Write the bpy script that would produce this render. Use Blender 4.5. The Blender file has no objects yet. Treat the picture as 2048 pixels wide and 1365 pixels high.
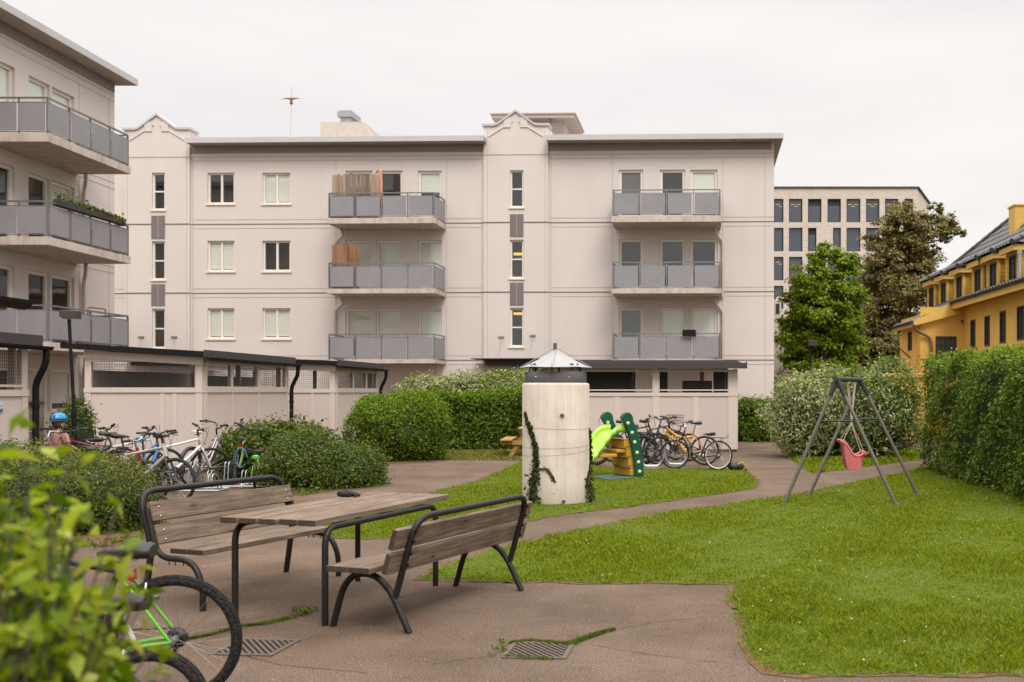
import bpy, bmesh, math, random
import numpy as np
from mathutils import Vector, Matrix
random.seed(7); RNG = np.random.default_rng(11)
R = math.radians; PI = math.pi
SC = bpy.context.scene; COL = SC.collection
# ------------------------------------------------------------------ camera
CH, FPX, CX, HZ = 1.65, 2050.0, 1345.0, 782.0
cam_d = bpy.data.cameras.new('camera'); cam = bpy.data.objects.new('camera', cam_d); COL.objects.link(cam)
cam.location = (0, 0, CH); cam.rotation_euler = (R(90), 0, 0)
cam_d.sensor_width = 36; cam_d.sensor_fit = 'HORIZONTAL'; cam_d.lens = 36 * FPX / 2048
cam_d.shift_x = (1024 - CX) / 2048; cam_d.shift_y = (HZ - 682.5) / 2048
cam_d.clip_end = 2000; cam_d.clip_start = 0.05
cam_d.dof.use_dof = True; cam_d.dof.focus_distance = 13.0; cam_d.dof.aperture_fstop = 3.2
SC.camera = cam
def P(px, py, Y): return Vector(((px - CX) * Y / FPX, Y, CH + (HZ - py) * Y / FPX))
def G(px, py):
    Y = CH * FPX / (py - HZ); return Vector(((px - CX) * Y / FPX, Y, 0))
# ------------------------------------------------------------------ objects
def tag(o, label=None, cat=None, group=None, kind=None):
    if label: o['label'] = label
    if cat: o['category'] = cat
    if group: o['group'] = group
    if kind: o['kind'] = kind
    return o
def thing(name, label, cat, loc=(0, 0, 0), rot=(0, 0, 0), group=None):
    o = bpy.data.objects.new(name, None); COL.objects.link(o)
    o.location = loc; o.rotation_euler = rot; o.empty_display_size = .1
    return tag(o, label, cat, group)
def wm(o):
    m = Matrix.LocRotScale(o.location, o.rotation_euler, o.scale)
    return (wm(o.parent) @ m) if o.parent else m
class MB:
    def __init__(s): s.v = []; s.f = []; s.m = []; s.sm = []; s.cur = 0
    def add(s, vs, fs, smooth=False):
        b = len(s.v); s.v.extend([tuple(v) for v in vs])
        for f in fs: s.f.append([i + b for i in f]); s.m.append(s.cur); s.sm.append(smooth)
        return s
    def quad(s, a, b, c, d): return s.add([a, b, c, d], [(0, 1, 2, 3)])
    def box(s, x0, x1, y0, y1, z0, z1):
        if x0 > x1: x0, x1 = x1, x0
        if y0 > y1: y0, y1 = y1, y0
        if z0 > z1: z0, z1 = z1, z0
        return s.add([(x0, y0, z0), (x1, y0, z0), (x1, y1, z0), (x0, y1, z0), (x0, y0, z1), (x1, y0, z1), (x1, y1, z1), (x0, y1, z1)],
              [(0, 3, 2, 1), (4, 5, 6, 7), (0, 1, 5, 4), (1, 2, 6, 5), (2, 3, 7, 6), (3, 0, 4, 7)])
    def bev(s, x0, x1, y0, y1, z0, z1, b=.006):
        bm = bmesh.new(); bmesh.ops.create_cube(bm, size=1)
        for v in bm.verts: v.co = ((x0 + x1) / 2 + v.co.x * abs(x1 - x0), (y0 + y1) / 2 + v.co.y * abs(y1 - y0), (z0 + z1) / 2 + v.co.z * abs(z1 - z0))
        bmesh.ops.bevel(bm, geom=list(bm.edges), offset=b, segments=2, affect='EDGES', profile=.5)
        return s.bm(bm)
    def bm(s, bm, M=None, smooth=False):
        bm.verts.index_update()
        s.add([(M @ v.co) if M else v.co.copy() for v in bm.verts], [[v.index for v in f.verts] for f in bm.faces], smooth); bm.free(); return s
    def obox(s, c, ax, ay, az):
        c, ax, ay, az = map(Vector, (c, ax, ay, az)); vs = []
        for k in (-1, 1):
            for i, j in ((-1, -1), (1, -1), (1, 1), (-1, 1)): vs.append(c + ax * i + ay * j + az * k)
        return s.add(vs, [(0, 3, 2, 1), (4, 5, 6, 7), (0, 1, 5, 4), (1, 2, 6, 5), (2, 3, 7, 6), (3, 0, 4, 7)])
    def beam(s, p, q, w, h, up=(0, 0, 1)):
        p, q = Vector(p), Vector(q); d = (q - p); L = d.length; d.normalize()
        sd = d.cross(Vector(up));
        if sd.length < 1e-4: sd = d.cross(Vector((1, 0, 0)))
        sd.normalize(); u = sd.cross(d)
        return s.obox((p + q) / 2, d * (L / 2), sd * (w / 2), u * (h / 2))
    def tube(s, pts, r, n=8, closed=False, caps=True):
        pts = [Vector(p) for p in pts]; N = len(pts)
        rs = r if isinstance(r, (list, tuple)) else [r] * N
        vs = []; prev = None
        for i, p in enumerate(pts):
            a = pts[(i - 1) % N] if (closed or i > 0) else p; b = pts[(i + 1) % N] if (closed or i < N - 1) else p
            t = (b - a).normalized() if (b - a).length > 1e-9 else Vector((0, 0, 1))
            if prev is None:
                u = t.cross(Vector((0, 0, 1)))
                if u.length < .05: u = t.cross(Vector((1, 0, 0)))
            else: u = prev - t * prev.dot(t)
            u.normalize(); w = t.cross(u); prev = u
            for k in range(n):
                g = 2 * PI * k / n; vs.append(p + (u * math.cos(g) + w * math.sin(g)) * rs[i])
        fs = []
        for i in range(N if closed else N - 1):
            j = (i + 1) % N
            for k in range(n): l = (k + 1) % n; fs.append((i * n + k, i * n + l, j * n + l, j * n + k))
        s.add(vs, fs, True)
        if caps and not closed:
            s.add(vs[:n], [tuple(reversed(range(n)))]); s.add(vs[-n:], [tuple(range(n))])
        return s
    def lathe(s, prof, c=(0, 0, 0), n=24, smooth=True, axis='z'):
        vs = []; c = Vector(c)
        for r, z in prof:
            for k in range(n):
                a = 2 * PI * k / n; x, y = r * math.cos(a), r * math.sin(a)
                vs.append(c + (Vector((x, y, z)) if axis == 'z' else Vector((x, z, y))))
        fs = []
        for i in range(len(prof) - 1):
            for k in range(n):
                l = (k + 1) % n; q = (i * n + k, i * n + l, (i + 1) * n + l, (i + 1) * n + k)
                fs.append(q if axis == 'z' else q[::-1])
        return s.add(vs, fs, smooth)
    def prism(s, poly, h0, h1, axis='z'):
        n = len(poly)
        def pt(a, b, h): return {'z': (a, b, h), 'y': (a, h, b), 'x': (h, a, b)}[axis]
        vs = [pt(a, b, h0) for a, b in poly] + [pt(a, b, h1) for a, b in poly]
        return s.add(vs, [tuple(reversed(range(n))), tuple(range(n, 2 * n))] + [(i, (i + 1) % n, n + (i + 1) % n, n + i) for i in range(n)])
    def xf(s, M, start=0):
        s.v[start:] = [tuple(M @ Vector(v)) for v in s.v[start:]]; return s
    def build(s, name, mat, parent=None, world=False, bevel=0, fixn=True):
        me = bpy.data.meshes.new(name)
        vs = s.v
        if parent is not None and world:
            Mi = wm(parent).inverted(); vs = [tuple(Mi @ Vector(v)) for v in vs]
        me.from_pydata(vs, [], s.f)
        for m in (mat if isinstance(mat, (list, tuple)) else [mat]): me.materials.append(m)
        if len(s.f):
            me.polygons.foreach_set('material_index', s.m); me.polygons.foreach_set('use_smooth', s.sm)
        me.update()
        if fixn:
            bm = bmesh.new(); bm.from_mesh(me); bmesh.ops.recalc_face_normals(bm, faces=bm.faces); bm.to_mesh(me); bm.free()
        o = bpy.data.objects.new(name, me); COL.objects.link(o)
        if parent is not None: o.parent = parent
        if bevel:
            b = o.modifiers.new('bevel', 'BEVEL'); b.width = bevel; b.segments = 2; b.limit_method = 'ANGLE'; b.angle_limit = R(50)
        return o
def np_mesh(name, V, F, mat, parent=None, mi=None):
    """V (n,3), F (m,k) arrays -> object"""
    me = bpy.data.meshes.new(name); k = F.shape[1]
    me.vertices.add(len(V)); me.vertices.foreach_set('co', V.astype(np.float32).ravel())
    me.loops.add(F.size); me.loops.foreach_set('vertex_index', F.astype(np.int32).ravel())
    me.polygons.add(len(F)); me.polygons.foreach_set('loop_start', np.arange(0, F.size, k, dtype=np.int32))
    for m in (mat if isinstance(mat, (list, tuple)) else [mat]): me.materials.append(m)
    if mi is not None: me.polygons.foreach_set('material_index', mi.astype(np.int32))
    me.update(calc_edges=True); me.validate()
    o = bpy.data.objects.new(name, me); COL.objects.link(o)
    if parent is not None: o.parent = parent
    return o
def bend(pts, rad, n=5):
    """polyline with rounded corners"""
    pts = [Vector(p) for p in pts]; out = [pts[0]]
    for i in range(1, len(pts) - 1):
        a, b, c = pts[i - 1], pts[i], pts[i + 1]
        r = rad[i - 1] if isinstance(rad, (list, tuple)) else rad
        d1 = min(r, (a - b).length * .49); d2 = min(r, (c - b).length * .49)
        p, q = b + (a - b).normalized() * d1, b + (c - b).normalized() * d2
        for k in range(n + 1):
            t = k / n; out.append(p * (1 - t) ** 2 + b * 2 * t * (1 - t) + q * t * t)
    out.append(pts[-1]); return out
def dup(root, loc, rot, label=None, group=None):
    r = root.copy(); COL.objects.link(r); r.location = loc; r.rotation_euler = rot
    if label: r['label'] = label
    if group: r['group'] = group
    for ch in list(root.children):
        c = ch.copy(); COL.objects.link(c); c.parent = r
        for g in ch.children:
            d = g.copy(); COL.objects.link(d); d.parent = c
    return r
# ------------------------------------------------------------------ materials
MATS = {}
class NT:
    def __init__(s, name):
        s.mat = bpy.data.materials.new(name); s.mat.use_nodes = True; s.t = s.mat.node_tree; s.t.nodes.clear()
        s.out = s.n('ShaderNodeOutputMaterial')
    def n(s, ty, **kw):
        nd = s.t.nodes.new(ty)
        for k, v in kw.items():
            if k.startswith('i_'): nd.inputs[k[2:].replace('_', ' ')].default_value = v
            else: setattr(nd, k, v)
        return nd
    def l(s, a, b): s.t.links.new(a, b)
    def coord(s, kind='Object', scale=(1, 1, 1)):
        tc = s.n('ShaderNodeTexCoord'); mp = s.n('ShaderNodeMapping'); mp.inputs['Scale'].default_value = scale
        s.l(tc.outputs[kind], mp.inputs['Vector']); return mp.outputs['Vector']
    def noise(s, vec, scale, detail=4, rough=.55):
        nz = s.n('ShaderNodeTexNoise'); nz.inputs['Scale'].default_value = scale; nz.inputs['Detail'].default_value = detail
        nz.inputs['Roughness'].default_value = rough; s.l(vec, nz.inputs['Vector']); return nz.outputs['Fac']
    def ramp(s, fac, stops):
        r = s.n('ShaderNodeValToRGB'); e = r.color_ramp.elements
        while len(e) < len(stops): e.new(.5)
        for i, (p, c) in enumerate(stops): e[i].position = p; e[i].color = (*c, 1) if len(c) == 3 else c
        s.l(fac, r.inputs['Fac']); return r.outputs['Color']
    def mix(s, fac, a, b, mode='MIX'):
        m = s.n('ShaderNodeMix', data_type='RGBA', blend_type=mode)
        for sock, val in ((m.inputs[0], fac), (m.inputs[6], a), (m.inputs[7], b)):
            if hasattr(val, 'node'): s.l(val, sock)
            elif isinstance(val, (int, float)): sock.default_value = val
            else: sock.default_value = (*val, 1)
        return m.outputs[2]
    def bsdf(s, col, rough=.6, metal=0, spec=.5, bump=None, bstr=.2, bdist=.01, **kw):
        p = s.n('ShaderNodeBsdfPrincipled'); p.inputs['Metallic'].default_value = metal
        p.inputs['Specular IOR Level'].default_value = spec
        for val, nm in ((col, 'Base Color'), (rough, 'Roughness')):
            if hasattr(val, 'node'): s.l(val, p.inputs[nm])
            else: p.inputs[nm].default_value = val if isinstance(val, (int, float)) else (*val, 1)
        if bump is not None:
            b = s.n('ShaderNodeBump'); b.inputs['Strength'].default_value = bstr; b.inputs['Distance'].default_value = bdist
            s.l(bump, b.inputs['Height']); s.l(b.outputs['Normal'], p.inputs['Normal'])
        return p
    def done(s, sh): s.l(sh.outputs[0] if hasattr(sh, 'outputs') else sh, s.out.inputs['Surface']); return s.mat
def sm(name, col, rough=.6, metal=0, var=.12, scale=6, bump=.08, spec=.5, bscale=60):
    """simple surface: colour with soft two-scale wear, slight bump"""
    if name in MATS: return MATS[name]
    t = NT(name); v = t.coord('Object')
    a = t.noise(v, scale, 6, .65); b = t.noise(v, scale * 9, 3)
    dark = tuple(c * (1 - var * 1.6) for c in col); lite = tuple(min(1, c * (1 + var)) for c in col)
    c1 = t.ramp(a, [(.3, dark), (.52, col), (.75, lite)])
    c2 = t.mix(.25, c1, t.ramp(b, [(.35, dark), (.65, lite)]))
    MATS[name] = t.done(t.bsdf(c2, rough, metal, spec, b if bump else None, bump, .004)); return MATS[name]
def leaf_mat(name, cols, trans=.35, rough=.5, patch=None, spec=.2):
    t = NT(name); g = t.n('ShaderNodeNewGeometry')
    stops = [(i / max(1, len(cols) - 1), c) for i, c in enumerate(cols)]
    c = t.ramp(g.outputs['Random Per Island'], stops)
    v = t.coord('Object'); nz = t.noise(v, patch or 1.3, 3)
    c = t.mix(nz, t.mix(.75, c, (0, 0, 0), 'MIX') if False else c, t.mix(1.0, c, (.8, .84, .72), 'MULTIPLY'))
    p = t.bsdf(c, rough, 0, spec)
    tr = t.n('ShaderNodeBsdfTranslucent'); t.l(t.mix(1.0, c, (1.15, 1.15, .6), 'MULTIPLY'), tr.inputs['Color'])
    m = t.n('ShaderNodeMixShader'); m.inputs[0].default_value = trans
    t.l(p.outputs[0], m.inputs[1]); t.l(tr.outputs[0], m.inputs[2]); MATS[name] = t.done(m); return MATS[name]
def wood_mat(name, c0, c1, c2, grain=(40, 2, 40), knots=True, rough=.75):
    t = NT(name); v = t.coord('Object', grain); v1 = t.coord('Object')
    a = t.noise(v, 1.2, 8, .7); w = t.noise(v, 4, 4, .6)
    c = t.ramp(a, [(.28, c0), (.5, c1), (.72, c2)])
    c = t.mix(t.ramp(w, [(.35, (.55,) * 3), (.6, (0,) * 3)]), c, c0)
    if knots:
        mp = t.coord('Object', (14, 2.4, 14)); vo = t.n('ShaderNodeTexVoronoi'); vo.inputs['Scale'].default_value = 1.0; t.l(mp, vo.inputs['Vector'])
        k = t.ramp(vo.outputs['Distance'], [(.06, (1,) * 3), (.15, (0,) * 3)])
        c = t.mix(k, c, tuple(x * .4 for x in c0))
    big = t.noise(v1, 3.1, 4); c = t.mix(t.ramp(big, [(.4, (0,) * 3), (.75, (.5,) * 3)]), c, tuple(x * .6 for x in c0))
    MATS[name] = t.done(t.bsdf(c, rough, 0, .3, a, .45, .003)); return MATS[name]
def plaster_mat(name, col, streak=.05):
    t = NT(name); v = t.coord('Object'); vs = t.coord('Object', (2.2, 2.2, .13))
    a = t.noise(v, .35, 5, .6); b = t.noise(vs, 1.0, 6, .7); f = t.noise(v, 90, 2)
    c = t.mix(t.ramp(a, [(.35, (0,) * 3), (.7, (1,) * 3)]), col, tuple(x * .93 for x in col))
    c = t.mix(t.ramp(b, [(.5, (0,) * 3), (.85, (streak * 4,) * 3)]), c, tuple(x * .72 for x in col))
    MATS[name] = t.done(t.bsdf(c, .85, 0, .2, f, .12, .004)); return MATS[name]
M = MATS
plaster_mat('plaster', (.655, .59, .56)); plaster_mat('plaster_shed', (.60, .53, .495), .03)
sm('joint', (.50, .43, .40), .9, var=.1); sm('dark_joint', (.16, .135, .125), .9)
sm('grey_band', (.175, .15, .15), .8, var=.06); sm('eaves_grey', (.27, .235, .23), .8, var=.06); sm('panel_grey', (.255, .245, .265), .45, var=.07, scale=2, bump=.02)
sm('roof_edge', (.50, .48, .49), .45, var=.07, scale=1.5); sm('soffit', (.40, .33, .29), .85, var=.08)
sm('slab', (.56, .48, .43), .85, var=.14, scale=1.5); sm('win_frame', (.78, .72, .64), .5, var=.04)
sm('rail_metal', (.23, .23, .23), .4, .6, var=.12); sm('pipe_white', (.5, .43, .39), .5)
sm('black_metal', (.008, .007, .007), .55, 0, var=.2, spec=.2); sm('roof_black', (.014, .013, .013), .8, var=.2, spec=.12)
sm('fascia_grey', (.06, .053, .052), .7, var=.1, spec=.2); sm('galv', (.42, .42, .42), .35, .75, var=.15)
sm('room_dark', (.035, .033, .032), .9); sm('blind', (.80, .80, .72), .8, var=.06, scale=3); sm('blind_white', (.86, .84, .79), .8, var=.04)
sm('curtain_dark', (.12, .11, .1), .9)
def glass():
    t = NT('glass'); fr0 = t.n('ShaderNodeLayerWeight'); fr0.inputs['Blend'].default_value = .5; fr = t.n('ShaderNodeMath', operation='POWER'); fr.inputs[1].default_value = 4; t.l(fr0.outputs['Facing'], fr.inputs[0])
    g = t.n('ShaderNodeBsdfGlossy'); g.inputs['Roughness'].default_value = .02; g.inputs['Color'].default_value = (.82, .85, .86, 1)
    tr = t.n('ShaderNodeBsdfTransparent'); tr.inputs['Color'].default_value = (.93, .95, .93, 1)
    ad = t.n('ShaderNodeMath', operation='MULTIPLY_ADD'); ad.inputs[1].default_value = .8; ad.inputs[2].default_value = .11; t.l(fr.outputs[0], ad.inputs[0])
    m = t.n('ShaderNodeMixShader'); t.l(ad.outputs[0], m.inputs[0]); t.l(tr.outputs[0], m.inputs[1]); t.l(g.outputs[0], m.inputs[2])
    MATS['glass'] = t.done(m)
glass()
# ------------------------------------------------------------------ world and sun
w = bpy.data.worlds.new('World'); SC.world = w; w.use_nodes = True; wt = w.node_tree; wt.nodes.clear()
SUN_EL, SUN_ROT = R(50), R(156)
sky = wt.nodes.new('ShaderNodeTexSky'); sky.sky_type = 'NISHITA'; sky.sun_disc = False; sky.sun_elevation = SUN_EL; sky.sun_rotation = SUN_ROT
sky.air_density = 1.0; sky.dust_density = 3.0
geo = wt.nodes.new('ShaderNodeTexCoord'); sep = wt.nodes.new('ShaderNodeSeparateXYZ'); wt.links.new(geo.outputs['Generated'], sep.inputs[0])
grad = wt.nodes.new('ShaderNodeValToRGB'); ge = grad.color_ramp.elements
ge[0].position = 0.0; ge[0].color = (6.75, 6.5, 6.3, 1); ge[1].position = .40; ge[1].color = (6.5, 6.33, 6.2, 1)
e = ge.new(1.0); e.color = (25.0, 24.2, 23.0, 1)
wt.links.new(sep.outputs['Z'], grad.inputs['Fac'])
mp = wt.nodes.new('ShaderNodeMapping'); mp.inputs['Scale'].default_value = (1.2, 1.2, 5.0); wt.links.new(geo.outputs['Generated'], mp.inputs[0])
nz = wt.nodes.new('ShaderNodeTexNoise'); nz.inputs['Scale'].default_value = 1.7; nz.inputs['Detail'].default_value = 5; wt.links.new(mp.outputs[0], nz.inputs['Vector'])
cr = wt.nodes.new('ShaderNodeValToRGB'); cr.color_ramp.elements[0].position = .35; cr.color_ramp.elements[0].color = (.90, .895, .90, 1)
cr.color_ramp.elements[1].position = .65; cr.color_ramp.elements[1].color = (1.03, 1.02, 1.01, 1); wt.links.new(nz.outputs['Fac'], cr.inputs['Fac'])
mu = wt.nodes.new('ShaderNodeMix'); mu.data_type = 'RGBA'; mu.blend_type = 'MULTIPLY'; mu.inputs[0].default_value = 1
wt.links.new(grad.outputs[0], mu.inputs[6]); wt.links.new(cr.outputs[0], mu.inputs[7])
mx = wt.nodes.new('ShaderNodeMix'); mx.data_type = 'RGBA'; mx.inputs[0].default_value = .94
wt.links.new(sky.outputs[0], mx.inputs[6]); wt.links.new(mu.outputs[2], mx.inputs[7])
bg = wt.nodes.new('ShaderNodeBackground'); bg.inputs['Strength'].default_value = .1; wt.links.new(mx.outputs[2], bg.inputs['Color'])
wo = wt.nodes.new('ShaderNodeOutputWorld'); wt.links.new(bg.outputs[0], wo.inputs['Surface'])
sd = bpy.data.lights.new('sun', 'SUN'); sun = bpy.data.objects.new('sun', sd); COL.objects.link(sun)
sd.energy = 1.35; sd.angle = R(24); sd.color = (1, .95, .88)
# light comes from behind the camera, slightly right, high
sun.rotation_euler = (R(40), 0, R(24))
SC.view_settings.view_transform = 'Standard'; SC.view_settings.look = 'None'; SC.view_settings.exposure = 0.6; SC.view_settings.gamma = 1
cy = SC.cycles; cy.max_bounces = 7; cy.diffuse_bounces = 3; cy.glossy_bounces = 3; cy.transparent_max_bounces = 12; cy.transmission_bounces = 4
cy.caustics_reflective = False; cy.caustics_refractive = False
try: cy.use_denoising = True; cy.denoiser = 'OPENIMAGEDENOISE'
except Exception: pass
# ================================================================== GROUND
def asphalt_mat():
    t = NT('asphalt'); v = t.coord('Object')
    fine = t.noise(v, 75, 4, .8); mid = t.noise(v, 24, 5, .65); big = t.noise(v, .9, 5, .6); st = t.noise(v, 3.5, 6, .7)
    vo = t.n('ShaderNodeTexVoronoi'); vo.inputs['Scale'].default_value = 70; t.l(v, vo.inputs['Vector'])
    c = t.ramp(fine, [(.30, (.025, .017, .012)), (.47, (.12, .087, .063)), (.58, (.215, .156, .114)), (.76, (.52, .41, .33))])
    c = t.mix(.3, c, t.ramp(vo.outputs['Distance'], [(.1, (.20, .142, .11)), (.6, (.09, .063, .05))]))
    c = t.mix(t.ramp(big, [(.38, (0,) * 3), (.62, (.9,) * 3)]), c, t.mix(1.0, c, (.68, .64, .60), 'MULTIPLY'))
    damp = t.noise(v, .38, 6, .7); c = t.mix(t.ramp(damp, [(.5, (0,) * 3), (.66, (.7,) * 3)]), c, t.mix(1.0, c, (1.25, 1.12, 1.0), 'MULTIPLY'))
    c = t.mix(t.ramp(st, [(.52, (0,) * 3), (.74, (.55,) * 3)]), c, t.mix(1.0, c, (.66, .62, .6), 'MULTIPLY'))
    c = t.mix(t.ramp(mid, [(.6, (0,) * 3), (.75, (.4,) * 3)]), c, (.20, .14, .108))
    MATS['asphalt'] = t.done(t.bsdf(c, .9, 0, .2, fine, .5, .006))
asphalt_mat()
def soil_mat(name, a, b, c3):
    t = NT(name); v = t.coord('Object'); n = t.noise(v, 16, 7, .7); n2 = t.noise(v, 90, 3)
    c = t.mix(.4, t.ramp(n, [(.3, a), (.5, b), (.7, c3)]), t.ramp(n2, [(.35, a), (.65, c3)]))
    MATS[name] = t.done(t.bsdf(c, .95, 0, .1, n2, .6, .01))
soil_mat('soil', (.05, .028, .016), (.12, .07, .04), (.24, .14, .08))
soil_mat('turf', (.035, .055, .008), (.075, .115, .014), (.15, .17, .035))
soil_mat('far_ground', (.06, .06, .03), (.10, .10, .05), (.14, .13, .08))
def poly_area_pts(pts, step=.12, jit=.03, seed=1):
    """closed outline resampled and roughened"""
    rnd = random.Random(seed); out = []
    n = len(pts)
    for i in range(n):
        a, b = pts[i], pts[(i + 1) % n]; L = (b - a).length; k = max(1, min(220, int(L / step)))
        for j in range(k):
            p = a.lerp(b, j / k); out.append(Vector((p.x + rnd.gauss(0, jit), p.y + rnd.gauss(0, jit), 0)))
    return out
def sheet(name, pts, z, mat, seed=1, jit=.0, step=.3, kind='structure', label=None):
    pp = poly_area_pts(pts, step, jit, seed) if jit else pts
    bm = bmesh.new(); vs = [bm.verts.new((p.x, p.y, z)) for p in pp]
    es = [bm.edges.new((vs[i], vs[(i + 1) % len(vs)])) for i in range(len(vs))]
    bmesh.ops.triangle_fill(bm, use_beauty=True, use_dissolve=False, edges=es, normal=(0, 0, 1))
    me = bpy.data.meshes.new(name); bm.to_mesh(me); bm.free(); me.materials.append(mat)
    o = bpy.data.objects.new(name, me); COL.objects.link(o); tag(o, label=label, kind=kind); return o, pp
gb = MB(); gb.quad((-900, -300, -.03), (900, -300, -.03), (900, 1500, -.03), (-900, 1500, -.03)); tag(gb.build('ground', M['far_ground']), 'dark earth around the courtyard', kind='structure')
ab = MB(); ab.quad((-30, -6, 0), (16, -6, 0), (16, 41.4, 0), (-30, 41.4, 0)); tag(ab.build('asphalt_yard', M['asphalt']), 'worn brown asphalt yard and path', kind='structure')
PX = lambda L: [G(x, y) for x, y in L]
LAWN_A = PX([(843, 1160), (900, 1160), (1000, 1165), (1100, 1163), (1200, 1168), (1300, 1165), (1400, 1169), (1462, 1168), (1478, 1180), (1474, 1205), (1492, 1235), (1488, 1262), (1502, 1300), (1518, 1325), (1545, 1343), (1600, 1351), (1720, 1350), (2048, 1349), (2400, 1340), (2650, 1180), (2100, 935),
     (1850, 935), (1800, 948), (1700, 968), (1600, 988), (1500, 1003), (1400, 1017), (1300, 1033), (1200, 1053), (1100, 1075), (1055, 1086), (980, 1104), (900, 1128), (860, 1145)])
LAWN_B = PX([(585, 1062), (640, 1040), (740, 1010), (860, 988), (905, 976), (958, 963), (1000, 945), (1036, 928), (1080, 912), (1130, 908), (1170, 915), (1188, 936), (1300, 937), (1400, 938), (1482, 940), (1502, 950), (1513, 965), (1505, 977), (1460, 985), (1380, 996), (1300, 1008), (1200, 1021), (1120, 1030), (1060, 1041), (980, 1055), (900, 1068), (820, 1076), (740, 1078), (680, 1077), (620, 1071)])
LAWN_C = PX([(740, 924), (860, 919), (960, 921), (1036, 922), (1075, 909), (1160, 906), (1160, 899), (1000, 897), (740, 900)])
LAWN_D = PX([(1606, 936), (1625, 948), (1700, 938), (1760, 930), (1836, 921), (1836, 900), (1700, 898), (1570, 905)])
LAWN_E = PX([(1478, 922), (1500, 938), (1512, 950), (1490, 940), (1480, 936)])
BED_L = PX([(-250, 1120), (120, 1098), (232, 1092), (285, 1080), (325, 1050), (335, 1018), (300, 985), (180, 950), (-250, 930)])
BED_M = PX([(425, 946), (470, 985), (520, 990), (600, 993), (650, 985), (710, 970), (757, 946), (745, 930), (700, 905), (560, 895), (440, 915)])
BED_H = PX([(690, 920), (705, 930), (830, 927), (890, 920), (890, 905), (700, 905)])
lawns = []
for i, (nm, pl, lb) in enumerate([('lawn', LAWN_A, 'large open lawn of short bright grass'), ('lawn', LAWN_B, 'lawn between the path and the yard'), ('lawn', LAWN_C, 'strip of dry grass before the clipped hedge'), ('lawn', LAWN_D, 'grass strip under the variegated shrub')]):
    e = []; c = sum(pl, Vector()) / len(pl)
    sgn = 1 if sum(pl[k].x * pl[(k + 1) % len(pl)].y - pl[(k + 1) % len(pl)].x * pl[k].y for k in range(len(pl))) > 0 else -1
    wide = []
    for k in range(len(pl)):
        d = (pl[(k + 1) % len(pl)] - pl[k - 1]).normalized(); wide.append(pl[k] + Vector((d.y, -d.x, 0)) * sgn * .055)
    soil, sp = sheet('soil_edge', wide, .004, M['soil'], 10 + i, .022, .14, label='bare brown earth edging the grass')
    lw, lp = sheet(nm, pl, .007, M['turf'], 30 + i, .045, .06, label=lb); lawns.append(pl)
for i, pl in enumerate((BED_L, BED_M, BED_H)): sheet('planting_bed', pl, .005, M['soil'], 50 + i, .05, .12, label='brown soil bed under shrubs')
# ------------------------------------------------------------------ grass
def inside(pts, X, Y):
    r = np.zeros(len(X), bool); n = len(pts); px = np.array([p.x for p in pts]); py = np.array([p.y for p in pts])
    for i in range(n):
        j = (i - 1) % n
        if py[i] == py[j]: continue
        c = ((py[i] > Y) != (py[j] > Y)) & (X < (px[j] - px[i]) * (Y - py[i]) / (py[j] - py[i]) + px[i]); r ^= c
    return r
def fnoise(X, Y, s, seed=0):
    r = np.random.default_rng(seed); v = np.zeros_like(X)
    for k in range(7):
        a = r.uniform(0, 2 * PI); f = s * r.uniform(.6, 2.2); v += np.sin((X * np.cos(a) + Y * np.sin(a)) * f + r.uniform(0, 6.3)) / 7 ** .5
    return v
leaf_mat('grass_green', [(.06, .10, .003), (.12, .18, .005), (.185, .25, .009), (.26, .31, .02), (.37, .33, .06)], .35, .7, .8, .1)
leaf_mat('grass_dry', [(.09, .12, .012), (.16, .175, .025), (.24, .21, .06), (.30, .22, .09)], .3, .6, .8)
leaf_mat('weed_green', [(.05, .08, .008), (.10, .145, .014), (.17, .20, .04)], .3, .5)
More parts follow.
